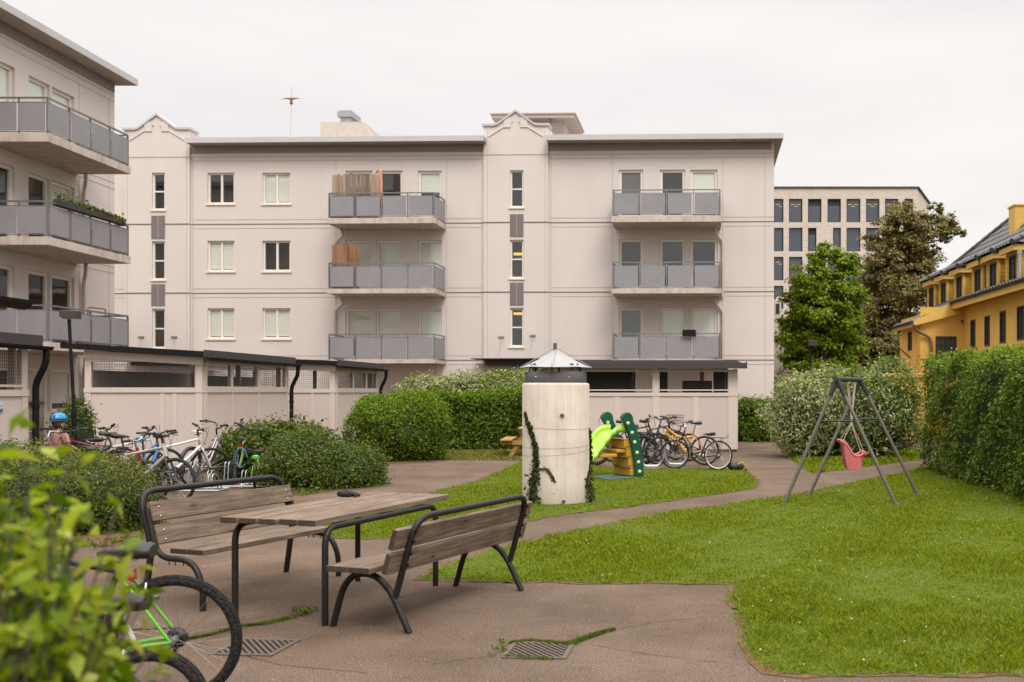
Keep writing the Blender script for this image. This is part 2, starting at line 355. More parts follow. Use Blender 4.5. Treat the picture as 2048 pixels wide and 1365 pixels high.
def grass(name, polys, dens, mat, h=(.02, .05), wid=1.0, grow=.02, label=None, ymax=40):
    VV = []
    for pts in polys:
        px = np.array([p.x for p in pts]); py = np.array([p.y for p in pts])
        x0, x1, y0, y1 = px.min(), min(px.max(), 7.5), py.min(), py.max()
        yb = y0
        while yb < y1:
            ye = min(y1, yb + .5); ym = max(5, (yb + ye) / 2)
            d = dens * (7.0 / ym) ** 1.6; n = int((x1 - x0) * (ye - yb) * d)
            X = RNG.uniform(x0, x1, n); Y = RNG.uniform(yb, ye, n)
            k = inside(pts, X + RNG.normal(0, grow, n), Y + RNG.normal(0, grow, n))
            # only what the lens (or a step to its side) can see
            sx = X / Y; k &= (sx < .55) & (sx > -.85)
            VV.append(np.stack([X[k], Y[k]], 1)); yb = ye
    A = np.concatenate(VV); n = len(A); X, Y = A[:, 0], A[:, 1]
    tall = 1 + .45 * fnoise(X, Y, 2.2, 3) + .3 * fnoise(X, Y, 9, 4); keep = RNG.uniform(0, 1, n) < .95 + .3 * fnoise(X, Y, 5, 8)
    A, X, Y, tall = A[keep], X[keep], Y[keep], tall[keep]; n = len(A)
    hh = RNG.uniform(h[0], h[1], n) * np.clip(tall, .45, 1.9); a = RNG.uniform(0, 2 * PI, n); ww = RNG.uniform(.0028, .0055, n) * wid * np.clip(Y / 8, 1, 3)
    la = RNG.uniform(0, 2 * PI, n); ll = RNG.uniform(.2, 1.1, n) * hh
    dx, dy = np.cos(a) * ww, np.sin(a) * ww; z0 = np.full(n, .006)
    V = np.empty((n, 4, 3)); V[:, 0] = np.stack([X - dx, Y - dy, z0], 1); V[:, 1] = np.stack([X + dx, Y + dy, z0], 1)
    V[:, 2] = np.stack([X + dx * .8 + np.cos(la) * ll * .45, Y + dy * .8 + np.sin(la) * ll * .45, z0 + hh * .65], 1)
    V[:, 3] = np.stack([X + np.cos(la) * ll, Y + np.sin(la) * ll, z0 + hh], 1)
    F = np.arange(n * 4).reshape(n, 4)
    o = np_mesh(name, V.reshape(-1, 3), F, mat); tag(o, label=label, kind='stuff'); return n
ng = grass('grass', [lawns[0], lawns[1]], 9000, M['grass_green'], (.012, .034), .62, .05, label='short mown lawn grass with clover')
grass('grass', [lawns[2]], 3800, M['grass_dry'], (.03, .07), 1.2, .05, label='dry yellowing grass before the hedge')
grass('grass', [lawns[3]], 4200, M['grass_green'], (.04, .10), 1.2, .06, label='longer grass below the variegated shrub')
# clover heads and daisies in the lawn
fl = MB()
for k in range(300):
    y = 6 + 12 * random.random() ** 1.3; x = random.uniform(-3, 6)
    if inside(lawns[0], np.array([x]), np.array([y]))[0] or inside(lawns[1], np.array([x]), np.array([y]))[0]:
        r = random.uniform(.004, .008); z = random.uniform(.03, .06)
        fl.add([(x + r, y, z), (x, y + r, z), (x - r, y, z), (x, y - r, z), (x, y, z + r), (x, y, z - r)], [(0, 1, 4), (1, 2, 4), (2, 3, 4), (3, 0, 4), (1, 0, 5), (2, 1, 5), (3, 2, 5), (0, 3, 5)])
sm('clover', (.6, .57, .45), .8); tag(fl.build('clover_flowers', M['clover']), 'tiny white clover heads scattered in the lawn', kind='stuff')
# loose grit and fallen bits on the asphalt
gr = MB()
for k in range(2600):
    y = 5.6 + 9 * random.random() ** 1.6; x = random.uniform(-4.5, 1.5)
    if inside(lawns[0], np.array([x]), np.array([y]))[0] or inside(lawns[1], np.array([x]), np.array([y]))[0]: continue
    r = random.uniform(.002, .006); a = random.uniform(0, 6)
    gr.cur = random.choice((0, 0, 1, 2))
    gr.add([(x + r * math.cos(a + j * 2.1), y + r * math.sin(a + j * 2.1), .001) for j in range(3)] + [(x, y, r * .8)], [(0, 1, 3), (1, 2, 3), (2, 0, 3)])
sm('grit_dark', (.05, .035, .025), .9); sm('grit_light', (.5, .43, .37), .9); sm('grit_brown', (.22, .11, .05), .9)
tag(gr.build('grit', [M['grit_dark'], M['grit_light'], M['grit_brown']]), 'loose grit on the asphalt', kind='stuff')
def leaf_np(Pn, N, size, asp=.55, fold=.15, jit=.8):
    """rhombic folded leaves at points Pn with outward N -> V (n,4,3)"""
    n = len(Pn); N = N + RNG.normal(0, jit, (n, 3)); N /= np.linalg.norm(N, axis=1, keepdims=True) + 1e-9
    A = RNG.normal(0, 1, (n, 3)); A -= N * (A * N).sum(1, keepdims=True); A /= np.linalg.norm(A, axis=1, keepdims=True) + 1e-9
    B = np.cross(N, A); s = (size * RNG.uniform(.65, 1.35, n))[:, None] if np.isscalar(size) else size[:, None]
    V = np.empty((n, 4, 3)); V[:, 0] = Pn - A * s * .5; V[:, 2] = Pn + A * s * .5 - N * s * fold; V[:, 1] = Pn + B * s * asp * .5 + A * s * .05; V[:, 3] = Pn - B * s * asp * .5 + A * s * .05
    return V
# moss along the cracks
def moss(pts, w, n, label, h=(.008, .022), mat='weed_green'):
    V = []; pts = PX(pts)
    L = sum((pts[i + 1] - pts[i]).length for i in range(len(pts) - 1))
    for i in range(len(pts) - 1):
        m = int(2.2 * n * (pts[i + 1] - pts[i]).length / L); ww = w[i] if isinstance(w, list) else w
        for k in range(m):
            t = random.random(); p = pts[i].lerp(pts[i + 1], t); q = Vector((random.gauss(0, ww), random.gauss(0, ww), 0)); p = p + q
            hh = random.uniform(*h); a = random.uniform(0, 6.3); d = Vector((math.cos(a), math.sin(a), 0)) * min(hh * .16, .006); e = Vector((random.gauss(0, hh * .5), random.gauss(0, hh * .5), hh))
            V.append([p - d, p + d, p + d * .8 + e, p - d * .8 + e])
    V = np.array([[tuple(c) for c in q] for q in V]); o = np_mesh('moss', V.reshape(-1, 3), np.arange(len(V) * 4).reshape(-1, 4), M[mat]); tag(o, label=label, kind='stuff')
def weeds(pts, w, n, label, h=(.02, .08)):
    pts = PX(pts); Q, NN, S = [], [], []
    for c in range(max(6, n // 9)):
        t = random.random() * (len(pts) - 1); i = int(t); p = pts[i].lerp(pts[min(i + 1, len(pts) - 1)], t - i) + Vector((random.gauss(0, w), random.gauss(0, w), 0)); hh = random.uniform(*h)
        for k in range(9): Q.append((p.x + random.gauss(0, hh * .5), p.y + random.gauss(0, hh * .5), hh * random.uniform(.15, 1))); NN.append((random.gauss(0, .8), random.gauss(0, .8), 1)); S.append(min(.06, hh * .75) * random.uniform(.6, 1.3))
    n_ = len(Q); V = leaf_np(np.array(Q), np.array(NN), np.array(S), .5, .15, .4); o = np_mesh('weeds', V.reshape(-1, 3), np.arange(n_ * 4).reshape(n_, 4), M['weed_green']); tag(o, label=label, kind='stuff')
moss([(1135, 1292), (1165, 1280), (1200, 1268), (1228, 1261)], [.014, .012, .006], 1300, 'green moss growing along a crack by the drain')
moss([(1020, 1288), (1060, 1284), (1135, 1290)], .012, 700, 'moss line along the far edge of the drain')
weeds([(985, 1310), (1002, 1300), (1018, 1288)], .018, 70, 'small weeds at the drain corner', (.015, .05))
moss([(1010, 1315), (1060, 1318), (1100, 1320)], .012, 160, 'weeds in the near drain frame')
moss([(350, 1285), (420, 1272), (480, 1255), (530, 1249), (590, 1235)], [.006, .006, .008, .018], 1100, 'thin line of moss in an asphalt crack')
weeds([(592, 1234), (612, 1228), (626, 1222)], .03, 130, 'tuft of weeds in the crack beside the table leg', (.02, .06))
weeds([(540, 985), (600, 990), (690, 974), (757, 944)], .14, 900, 'low green weeds in front of the shrub bed', (.03, .12))
weeds([(60, 1099), (232, 1092), (300, 1070)], .16, 420, 'pale green weeds at the bed edge', (.03, .10))
# cracks in the asphalt: real shallow dark seams
ck = MB()
for pl in ([(1228, 1261), (1300, 1247), (1360, 1240), (1420, 1238)], [(860, 1330), (940, 1318), (1000, 1312)], [(400, 1285), (470, 1262), (540, 1249)], [(640, 1228), (720, 1206), (800, 1196), (880, 1178)], [(380, 1283), (560, 1330), (760, 1350)], [(1480, 926), (1530, 922), (1580, 921)], [(752, 948), (800, 940), (850, 930)], [(1180, 1290), (1300, 1310), (1480, 1330)]):
    pp = PX(pl); out = []
    for i in range(len(pp) - 1):
        for k in range(8): out.append(pp[i].lerp(pp[i + 1], k / 8) + Vector((random.gauss(0, .006), random.gauss(0, .006), 0)))
    for i in range(len(out) - 1):
        a, b = out[i], out[i + 1]; d = (b - a).normalized(); s = Vector((-d.y, d.x, 0)) * random.uniform(.0015, .0035); u = Vector((0, 0, .0035))
        ck.quad(a - s + u, b - s + u, b + s + u, a + s + u)
sm('crack', (.035, .026, .02), .95); tag(ck.build('asphalt_cracks', M['crack']), 'fine dark cracks in the asphalt', kind='structure')

# ================================================================== WALL HELPERS
def wall_cells(mb, mp, x0, x1, z0, z1, ops, depth):
    """wall rectangle with openings; mp(u, d, z) -> point (d into the wall); adds reveals"""
    xs = sorted({x0, x1, *[v for o in ops for v in o[:2] if x0 < v < x1]}); zs = sorted({z0, z1, *[v for o in ops for v in o[2:4] if z0 < v < z1]})
    for i in range(len(xs) - 1):
        for j in range(len(zs) - 1):
            cx, cz = (xs[i] + xs[i + 1]) / 2, (zs[j] + zs[j + 1]) / 2
            if any(o[0] < cx < o[1] and o[2] < cz < o[3] for o in ops): continue
            mb.quad(mp(xs[i], 0, zs[j]), mp(xs[i + 1], 0, zs[j]), mp(xs[i + 1], 0, zs[j + 1]), mp(xs[i], 0, zs[j + 1]))
    for a, b, c, d in [o[:4] for o in ops]:
        for p, q in (((a, c), (a, d)), ((a, d), (b, d)), ((b, d), (b, c)), ((b, c), (a, c))):
            mb.quad(mp(p[0], 0, p[1]), mp(q[0], 0, q[1]), mp(q[0], depth, q[1]), mp(p[0], depth, p[1]))
def mbox(mb, mp, u0, u1, d0, d1, z0, z1):
    c = [mp(u, d, z) for z in (z0, z1) for u, d in ((u0, d0), (u1, d0), (u1, d1), (u0, d1))]
    mb.add(c, [(0, 3, 2, 1), (4, 5, 6, 7), (0, 1, 5, 4), (1, 2, 6, 5), (2, 3, 7, 6), (3, 0, 4, 7)])
def window(root, mp, u0, u1, z0, z1, dep=.14, splits=(), hsplit=None, blind=0, bmat='blind', fw=.075, sill=True, name='window', tilt=0, fmat='win_frame', dark='room_dark'):
    """frame mesh (part) with pane and blind sub-parts"""
    f = MB(); fd = .06
    mbox(f, mp, u0, u0 + fw, dep - fd, dep + .02, z0, z1); mbox(f, mp, u1 - fw, u1, dep - fd, dep + .02, z0, z1)
    mbox(f, mp, u0 + fw, u1 - fw, dep - fd + .002, dep + .02, z1 - fw, z1); mbox(f, mp, u0 + fw, u1 - fw, dep - fd + .002, dep + .02, z0, z0 + fw)
    for s in splits: mbox(f, mp, u0 + s * (u1 - u0) - fw * .55, u0 + s * (u1 - u0) + fw * .55, dep - fd + .004, dep + .018, z0 + fw, z1 - fw)
    if hsplit: mbox(f, mp, u0 + fw, u1 - fw, dep - fd + .004, dep + .018, z0 + hsplit * (z1 - z0) - fw * .4, z0 + hsplit * (z1 - z0) + fw * .4)
    if sill:
        mbox(f, mp, u0 - .05, u1 + .05, -.05, dep - fd - .002, z0 - .06, z0 - .003)
    fo = f.build(name, M[fmat], root)
    g = MB(); a, b = u0 + fw * .9, u1 - fw * .9; g.quad(mp(a, dep - .01, z0 + fw * .9), mp(b, dep - .01, z0 + fw * .9), mp(b, dep - .01, z1 - fw * .9), mp(a, dep - .01, z1 - fw * .9)); g.build('pane', M['glass'], fo)
    r = MB(); mbox(r, mp, u0 - .02, u1 + .02, dep + .45, dep + .5, z0 - .02, z1 + .02)
    mbox(r, mp, u0 - .03, u0 - .005, dep + .03, dep + .44, z0, z1); mbox(r, mp, u1 + .005, u1 + .03, dep + .03, dep + .44, z0, z1); mbox(r, mp, u0, u1, dep + .03, dep + .44, z0 - .03, z0 - .005)
    mbox(r, mp, u0, u1, dep + .03, dep + .44, z1 + .005, z1 + .03); r.build('room_back', M[dark], fo)
    if blind:
        bl = MB(); zz = z1 - fw - (z1 - z0 - 2 * fw) * blind; mbox(bl, mp, u0 + fw * 1.05, u1 - fw * 1.05, dep + .006, dep + .012, zz, z1 - fw * 1.05); bl.build('blind', M[bmat], fo)
    return fo

# ================================================================== MAIN APARTMENT BUILDING
D0, FA = 41.5, .031
ca, sa = math.cos(FA), math.sin(FA)
main = thing('apartment_building', 'long grey-pink apartment block with three balcony storeys facing the courtyard', 'building', (0, D0, 0), (0, 0, -FA))
def F(px, py, c=0.0):
    dx = (px - CX) / FPX; t = (c + D0 * ca) / (dx * sa + ca); X = t * dx
    return X * ca - (t - D0) * sa, CH + (HZ - py) * t / FPX
fm = lambda u, d, z: (u, d, z)
def FR(x0, x1, y0, y1, c=0.0):
    u0, zt = F(x0, y0, c); u1, zb = F(x1, y1, c); return (u0, u1, zb, zt)
ops = []; wins = []
for r_, (ya, yb) in enumerate(((346, 408), (482, 543), (617, 678))):
    for c_, (xa, xb) in enumerate(((415, 469), (525, 581))):
        o = FR(xa, xb, ya, yb); ops.append(o); wins.append((o, dict(splits=(.5,), blind=(0 if (r_, c_) in ((0, 0), (1, 1)) else .97 if r_ else (.97, 1)[0]))))
rows_t = (342, 481, 618); slab_t = (436, 578, 719.5)
DOORS = []
for r_ in range(3):
    zb_px = slab_t[r_] - 1
    for gi, L in enumerate((((691, 745), (752, 805), (836, 883)), ((1238, 1286), (1320, 1370), (1381, 1435)))):
        for wi, (xa, xb) in enumerate(L):
            o = FR(xa, xb, rows_t[r_] - (2 if gi else 0), zb_px); ops.append(o)
            bl = {(0, 0, 2): .45, (0, 1, 2): .98, (2, 0, 0): .6, (2, 1, 1): .98, (2, 1, 2): .98, (2, 0, 1): .98, (1, 0, 0): .98, (1, 0, 1): .98, (1, 0, 2): .98, (0, 1, 0): .98, (0, 0, 0): .3, (2, 1, 0): .98, (2, 0, 2): .98}.get((r_, gi, wi), 0)
            wins.append((o, dict(blind=bl, sill=False, fw=.10, name='balcony_door', bmat='blind_white' if (r_, gi, wi) in ((0, 1, 2), (2, 1, 2)) else 'curtain_dark' if (r_, gi, wi) in ((0, 1, 0), (2, 1, 0)) else 'blind')))
STAIR = []
for xa, xb, L in ((304, 330, ((346, 420), (483, 560), (618, 697))), (1020, 1047, ((341, 415), (480, 557), (616, 694)))):
    for ya, yb in L: STAIR.append(FR(xa, xb, ya, yb, -.12))
wl = MB()
U0, _ = F(60, 300); U1, ZT = F(1548, 291); _, ZTOP = F(800, 281)
TW = [(F(252, 300)[0], F(382, 300)[0]), (F(968, 300)[0], F(1097, 300)[0])]
wall_cells(wl, fm, U0, U1, -.05, ZTOP, ops + [(s[0] - .06, s[1] + .06, s[2] - .06, s[3] + .06) for s in STAIR], .16)
wl.quad((U1, 0, -.05), (U1, 13, -.05), (U1, 13, ZTOP), (U1, 0, ZTOP)); wl.quad((U0, 0, -.05), (U0, 13, -.05), (U0, 13, ZTOP), (U0, 0, ZTOP)); wl.quad((U0, 13, -.05), (U1, 13, -.05), (U1, 13, ZTOP), (U0, 13, ZTOP))
# towers: shallow pilasters with shaped gables
for ti, (a, b) in enumerate(TW):
    px_pk = (318, 1033)[ti]; sh_y = (262, 254)[ti]; pk_y = (233, 226)[ti]
    zsh = F(px_pk, sh_y)[1]; zpk = F(px_pk, pk_y)[1]; um = (a + b) / 2; w_ = b - a
    so = [s for s in STAIR if a < s[0] < b]
    wall_cells(wl, lambda u, d, z: (u, d - .12, z), a, b, -.05, zsh, so, .16)
    for u in (a, b): wl.quad((u, -.12, -.05), (u, .0, -.05), (u, .0, zsh), (u, -.12, zsh))
    poly = [(a, zsh), (a + .16 * w_, zsh), (a + .22 * w_, zsh + .04), (um, zpk), (b - .22 * w_, zsh + .04), (b - .16 * w_, zsh), (b, zsh)]
    wl.prism(poly, -.12, .5, 'y'); zr = F(px_pk, 275)[1]
    wl.box(a, b, .002, 2.2, zr - .9, zsh - .001)
    # raised gable ornament: two little squares flanking the arch, and gable moulding
    for s in (-1, 1):
        c = um + s * .13 * w_; wl.box(c - .055 * w_, c + .055 * w_, -.16, -.12, zsh - .06, zsh + .34)
    for s in (-1, 1):
        wl.beam((um + s * .12, -.135, zpk - .38), (um + s * w_ * .42, -.135, zsh - .42), .04, .04)
# string courses: a dark cable-thin line between two shallow joints
wl.cur = 1
def hline(ypx_l, ypx_r, th, xa, xb, pr=-.006, xl=256, xr=1540):
    ul, zl = F(xl, ypx_l); ur, zr2 = F(xr, ypx_r); a = F(xa, 400)[0]; b = F(xb, 400)[0]
    za = (zl + zr2) / 2; wl.box(a, b, pr, -.0005, za - th / 2, za + th / 2)
for yl, yr in ((316, 307), (448.5, 445), (586, 585), (721, 721)):
    zz = (F(256, yl)[1] + F(1540, yr)[1]) / 2
    wl.cur = 2 if yl != 316 else 1; wl.box(U0, U1 + .01, -.012, -.0005, zz - .018, zz + .018)
    for a, b in TW: wl.box(a - .01, b + .01, -.135, -.121, zz - .02, zz + .02)
    wl.cur = 1
    for dz in ((-.16,) if yl == 316 else (.19, -.17)):
        wl.box(U0, TW[0][0] - .08, -.008, -.0005, zz + dz - .014, zz + dz + .014); wl.box(TW[0][1] + .1, TW[1][0] - .1, -.008, -.0005, zz + dz - .014, zz + dz + .014); wl.box(TW[1][1] + .1, U1, -.008, -.0005, zz + dz - .014, zz + dz + .014)
for xp in (386, 672, 893, 1102, 1225, 1445, 1530):
    u = F(xp, 500)[0]; z1 = F(xp, 312)[1]; wl.box(u - .011, u + .011, -.0075, -.0004, 0, z1)
for xp in (258, 376, 976, 1091): u = F(xp, 500)[0]; wl.box(u - .008, u + .008, -.127, -.1205, 0, F(xp, 262)[1])
wl.cur = 3
for (xa, xb), ys in (((303, 330), ((432, 478), (569, 612))), ((1020, 1047), ((429, 474), (566, 611)))):
    for ya, yb in ys:
        a, b, c, d = FR(xa, xb, ya, yb, -.12); wl.box(a, b, -.14, -.1203, c, d); 
        wl.cur = 1; wl.box((a + b) / 2 - .008, (a + b) / 2 + .008, -.145, -.1405, c, d); wl.cur = 3
wl.build('wall', [M['plaster'], M['joint'], M['dark_joint'], M['grey_band']], main)
for o, kw in wins: window(main, fm, *o, **kw)
for i, s in enumerate(STAIR):
    fo = window(main, lambda u, d, z: (u, d - .12, z), *s, hsplit=.5, fw=.07, name='stair_window', blind=0)
# warm ceiling lamps behind the right stair windows
lampm = NT('stair_lamp'); em = lampm.n('ShaderNodeEmission'); em.inputs['Color'].default_value = (1, .55, .12, 1); em.inputs['Strength'].default_value = .9; MATS['stair_lamp'] = lampm.done(em)
for s, dz in ((STAIR[4], -.52), (STAIR[5], -.2)): wl2 = MB(); wl2.box(s[0] + .1, s[1] - .1, .12, .3, s[3] + dz - .06, s[3] + dz + .03); wl2.build('stair_lamp', M['stair_lamp'], main)
# dark band and roof slabs
OV = .66
bd = MB()
for xa, xb, yt, yb in ((382, 968, 289, 306), (1098, 1543, 287, 301)):
    a, b, c, d = FR(xa, xb, yt, yb); bd.box(a, b, -.018, .3, (F(xa, yb)[1] + F(xb, yb)[1]) / 2, d + .25)
bd.build('eaves_band', M['eaves_grey'], main)
ZR0 = (F(800, 290)[1])
rf = MB(); sf = MB()
for a, b in ((F(370, 280, -OV)[0], F(968, 280, -OV)[0] - .02), (F(1092, 280, -OV)[0], F(1567, 270, -OV)[0])):
    a2 = a; zt = ZR0 + .17
    rf.box(a, b, -OV, -OV + .03, ZR0 - .015, zt + .015)                       # fascia sheet
    rf.box(a, b, -OV + .03, 13.5, zt, zt + .04)
    sf.box(a, b, -OV + .031, 13.4, ZR0, zt - .001)
    n = int((b - a) / 3.2)
    for k in range(1, n + 1): u = a + (b - a) * k / (n + 1); rf.box(u - .012, u + .012, -OV - .006, -OV + .0, ZR0 - .018, zt + .02)
rf.build('roof', M['roof_edge'], main); sf.build('soffit', M['soffit'], main)
for ti, (a, b) in enumerate(TW):
    cp = MB()
    px_pk = (318, 1033)[ti]; sh_y = (262, 254)[ti]; pk_y = (233, 226)[ti]; zsh = F(px_pk, sh_y)[1]; zpk = F(px_pk, pk_y)[1]; um = (a + b) / 2; w_ = b - a
    pts = [(a - .06, zsh), (a + .16 * w_, zsh), (a + .22 * w_, zsh + .04), (um, zpk), (b - .22 * w_, zsh + .04), (b - .16 * w_, zsh), (b + .06, zsh)]
    for i in range(len(pts) - 1):
        p, q = pts[i], pts[i + 1]; cp.prism([(p[0], p[1] + .002), (q[0], q[1] + .002), (q[0], q[1] + .09), (p[0], p[1] + .09)], -.19, .55, 'y')
    cp.build('gable_coping', M['roof_edge'], main)
# ------------------------------------------------------------------ balconies
def balcony(root, mp, u0, u1, dep, zs, th, hr, npan, sides=(1, 1), ntc=True, side_n=1):
    """mp(u, out, z): out = metres in front of the wall. slab part with railing and panel sub-parts"""
    s = MB(); mbox(s, mp, u0 - .06, u1 + .06, -.02, dep + .06, zs - th, zs)
    so = s.build('balcony_slab', M['slab_stain'], root)
    r = MB(); zt = zs + hr; rr = .022
    def bar(p, q, w=.035): r.beam(mp(*p), mp(*q), w, w)
    for z in (zt, zt - .12, zs + .06): bar((u0, dep, z), (u1, dep, z), .045 if z == zt else .022)
    for u, on in ((u0, sides[0]), (u1, sides[1])):
        if on:
            for z in (zt, zt - .12, zs + .06): bar((u, dep, z), (u, .02, z), .045 if z == zt else .022)
    for k in range(npan + 1):
        u = u0 + (u1 - u0) * k / npan; bar((u, dep - .001, zs + .002), (u, dep - .001, zt - .02), .045)
    for u, on in ((u0, sides[0]), (u1, sides[1])):
        if on:
            for k in range(1, side_n + 1): bar((u, dep * (1 - k / side_n) + .03, zs + .002), (u, dep * (1 - k / side_n) + .03, zt - .02))
    for k in range(npan):
        for ex in (.06, -.06):
            u = u0 + (u1 - u0) * (k + (0 if ex > 0 else 1)) / npan + ex * 1.3; bar((u, dep + .012, zt - .16), (u, dep + .012, zt - .11), .02); bar((u, dep + .012, zs + .05), (u, dep + .012, zs + .1), .02)
    r.build('railing', M['rail_metal'], so)
    for k in range(npan):
        a = u0 + (u1 - u0) * k / npan + .055; b = u0 + (u1 - u0) * (k + 1) / npan - .055
        p = MB(); mbox(p, mp, a, b, dep + .015, dep + .027, zs + .085, zt - .14); p.build('panel', M['panel_grey'], so)
    for u, on, sg in ((u0, sides[0], -1), (u1, sides[1], 1)):
        if on:
            for k in range(side_n):
                p = MB(); d0 = .05 + (dep - .05) * k / side_n; d1 = .05 + (dep - .05) * (k + 1) / side_n - .05
                mbox(p, mp, u + sg * .015, u + sg * .027, d0, d1, zs + .085, zt - .14); p.build('panel', M['panel_grey'], so)
    return so
def stain_mat():
    t = NT('slab_stain'); v = t.coord('Object', (1.3, 1.3, .5)); a = t.noise(v, 2.2, 7, .75); b = t.noise(t.coord('Object', (6, 6, .6)), 1.5, 5, .7)
    c = t.ramp(a, [(.3, (.33, .27, .23)), (.5, (.52, .445, .40)), (.7, (.6, .52, .47))])
    c = t.mix(t.ramp(b, [(.55, (0,) * 3), (.75, (.55,) * 3)]), c, (.2, .14, .1)); MATS['slab_stain'] = t.done(t.bsdf(c, .9, 0, .2))
stain_mat()
bm_ = lambda u, o, z: (u, -o, z)
BD = 1.62
BAL = {}
for gi, (xa, xb, L) in enumerate(((658, 868, ((387, 436, 447), (527, 577.5, 587), (669.5, 720, 727))), (1226, 1440, ((381, 432, 444), (525.5, 577.5, 587), (668, 719.5, 725))))):
    for r_, (yr, ys, yb) in enumerate(L):
        u0, zt = F(xa, yr, -BD); u1, zs = F(xb, ys, -BD); zb = F(xb, yb, -BD)[1]
        so = balcony(main, bm_, u0, u1, BD, zs, zs - zb, zt - zs, 4, side_n=1); BAL[(gi, r_)] = (u0, u1, zs, zt)
# downpipes below the balconies
for gi, r_ in ((0, 0), (0, 1), (1, 0), (1, 1)):
    u0, u1, zs, zt = BAL[(gi, r_)]; z2 = BAL[(gi, r_ + 1)][2]
    dp = MB()
    if gi == 0: uu, vv = F(690, 460)[0], F(672, 460)[0]
    else: uu, vv = F(1430, 458)[0], F(1445, 470)[0]
    dp.tube(bend([(uu, -.5, zs - .25), (uu, -.12, zs - .42), (vv, -.09, zs - .75), (vv, -.09, z2 - .2)], .12), .05, 8); dp.build('downpipe', M['pipe_white'], main)
# entrance canopies with tension rods, entry niches
for ti, (xa, xb, yt, yb, rods) in enumerate(((942, 1128, 717, 724, ((1003, 675, 995), (1066, 672, 1060))), (228, 414, 717, 724, ((283, 675, 276), (349, 675, 342))))):
    a, z1 = F(xa, yt, -1.2); b, z0 = F(xb, yb, -1.2); c = MB(); c.box(a, b, -1.25, -.13, z1 - .03, z1)
    c.box(a + .5, b - .3, -.9, -.3, z1 - .28, z1 - .031); co = c.build('entrance_canopy', M['fascia_grey'], main)
    r = MB()
    for x0, y0, x1 in rods:
        u, z = F(x0, y0, -.12); u2, _ = F(x1, 700, -1); r.tube([(u, -.13, z), (u2, -1.0, z1)], .012, 6); r.beam((u - .12, -.15, z + .02), (u + .12, -.15, z + .02), .05, .05)
    r.build('tie_rod', M['galv'], co)
u, z = F(1032, 741); el = MB(); el.lathe([(.20, 0), (.20, -.06), (.165, -.06), (.165, -.02)], (u, -.12, z), 24, axis='y'); elo = el.build('wall_lamp', M['black_metal'], main)
el = MB(); el.lathe([(.165, -.03), (.1, -.06), (.001, -.07)], (u, -.12, z), 24, axis='y'); el.build('lamp_glass', M['blind'], elo)
a, b, c, d = FR(985, 1085, 745, 820, -.12); ed = MB(); ed.box(a, b, -.135, -.122, 0, d); ed.build('entrance_door', M['soffit'], main)
# penthouse, metal vent, stair head behind the right gable
a, zt = F(641, 245, 1.5); b, _ = F(727, 245, 1.5); ph = MB(); ph.prism([(a, 10), (b, 10), (b, zt), (a, zt)], 1.5, 2.6, 'y')
y2 = 2.6; dz = F(757, 276, 4)[1]
ph.add([(b, 1.5, zt - .001), (b, 4.5, zt - .6), (b + .35, 4.5, 11.4), (b, 1.5, 11.2), (a, 4.5, zt - .6)], [(0, 3, 2, 1), (0, 1, 4)]); ph.box(a, b, 2.61, 5, 11, zt - .01)
c_ = NT('penthouse'); sm('pent', (.54, .475, .42), .85); po = ph.build('roof_penthouse', M['pent'], main)
vt = MB(); a2, z1 = F(676, 224, 2); b2, z2 = F(706, 235, 2); vt.box(a2, b2, 1.9, 3.0, z2, z1); vt.box(a2 + .1, b2 - .1, 2.0, 2.9, zt + .002, z2 - .002); vt.box(a2 + .08, b2 - .08, 1.98, 2.92, z1 + .002, z1 + .05); vt.build('roof_vent', M['galv'], po)
a, z1 = F(985, 232, 3.5); b, z0 = F(1150, 238, 3.5); st = MB(); st.box(a, b, 3.3, 6.5, z0, z1); st.box(a - .06, b + .06, 3.25, 6.6, z1 - .002, z1 + .05); so = st.build('stair_head_roof', M['soffit'], main)
st = MB(); st.box(F(1010, 250, 4)[0], F(1128, 250, 4)[0], 4, 6.3, 11.2, z0 - .002); st.build('stair_head_wall', M['slab'], main)
st = MB(); st.box(F(1100, 250, 3.6)[0], F(1104, 250, 3.6)[0], 3.45, 3.5, z0 - .35, z0 - .001); st.build('hanging_bracket', M['grey_band'], main)
# ================================================================== LEFT APARTMENT BUILDING
XW, YE = -18.4, 33.8
left = thing('apartment_building', 'near grey-pink apartment block cut by the left picture edge with deep corner balconies', 'building', (XW, YE, 0))
lm = lambda u, d, z: (-d, u, z)              # u along +Y (local, 0 = far corner), d into wall
def LY(px, X=XW): return X * FPX / (px - CX) - YE
def LZ(py, px, X=XW): return CH + (HZ - py) * (X * FPX / (px - CX)) / FPX
ZL_top = LZ(182, 229); lops = []; lw = []
tops = [10.68, 7.9, 5.11, 2.3]; slabs = [8.57, 5.78, 2.99, None]
for r_ in range(4):
    zb = slabs[r_] + .02 if slabs[r_] else 1.02
    for k, (ya, yb) in enumerate(((LY(57), LY(100)), (LY(104), LY(149)), (LY(-40), LY(30)), (LY(-130), LY(-45)))):
        o = (ya, yb, zb, tops[r_]); lops.append(o); lw.append((o, dict(fw=.09, sill=False, name='balcony_door' if slabs[r_] else 'window', blind={(0, 0): .98, (0, 1): .98, (0, 2): .98, (1, 0): 0, (1, 1): .5, (3, 0): .75, (3, 1): .85}.get((r_, k), 0), bmat='blind_white' if r_ == 0 else 'blind')))
wl = MB(); Z1L = LZ(163, 262, -17.74)
wall_cells(wl, lm, -20, 0, -.05, Z1L, lops, .18)
wl.quad((0, 0, -.05), (-12, 0, -.05), (-12, 0, Z1L), (0, 0, Z1L)); wl.quad((-12, 0, -.05), (-12, -20, -.05), (-12, -20, Z1L), (-12, 0, Z1L)); wl.quad((0, -20, -.05), (-12, -20, -.05), (-12, -20, Z1L), (0, -20, Z1L))
wl.cur = 1
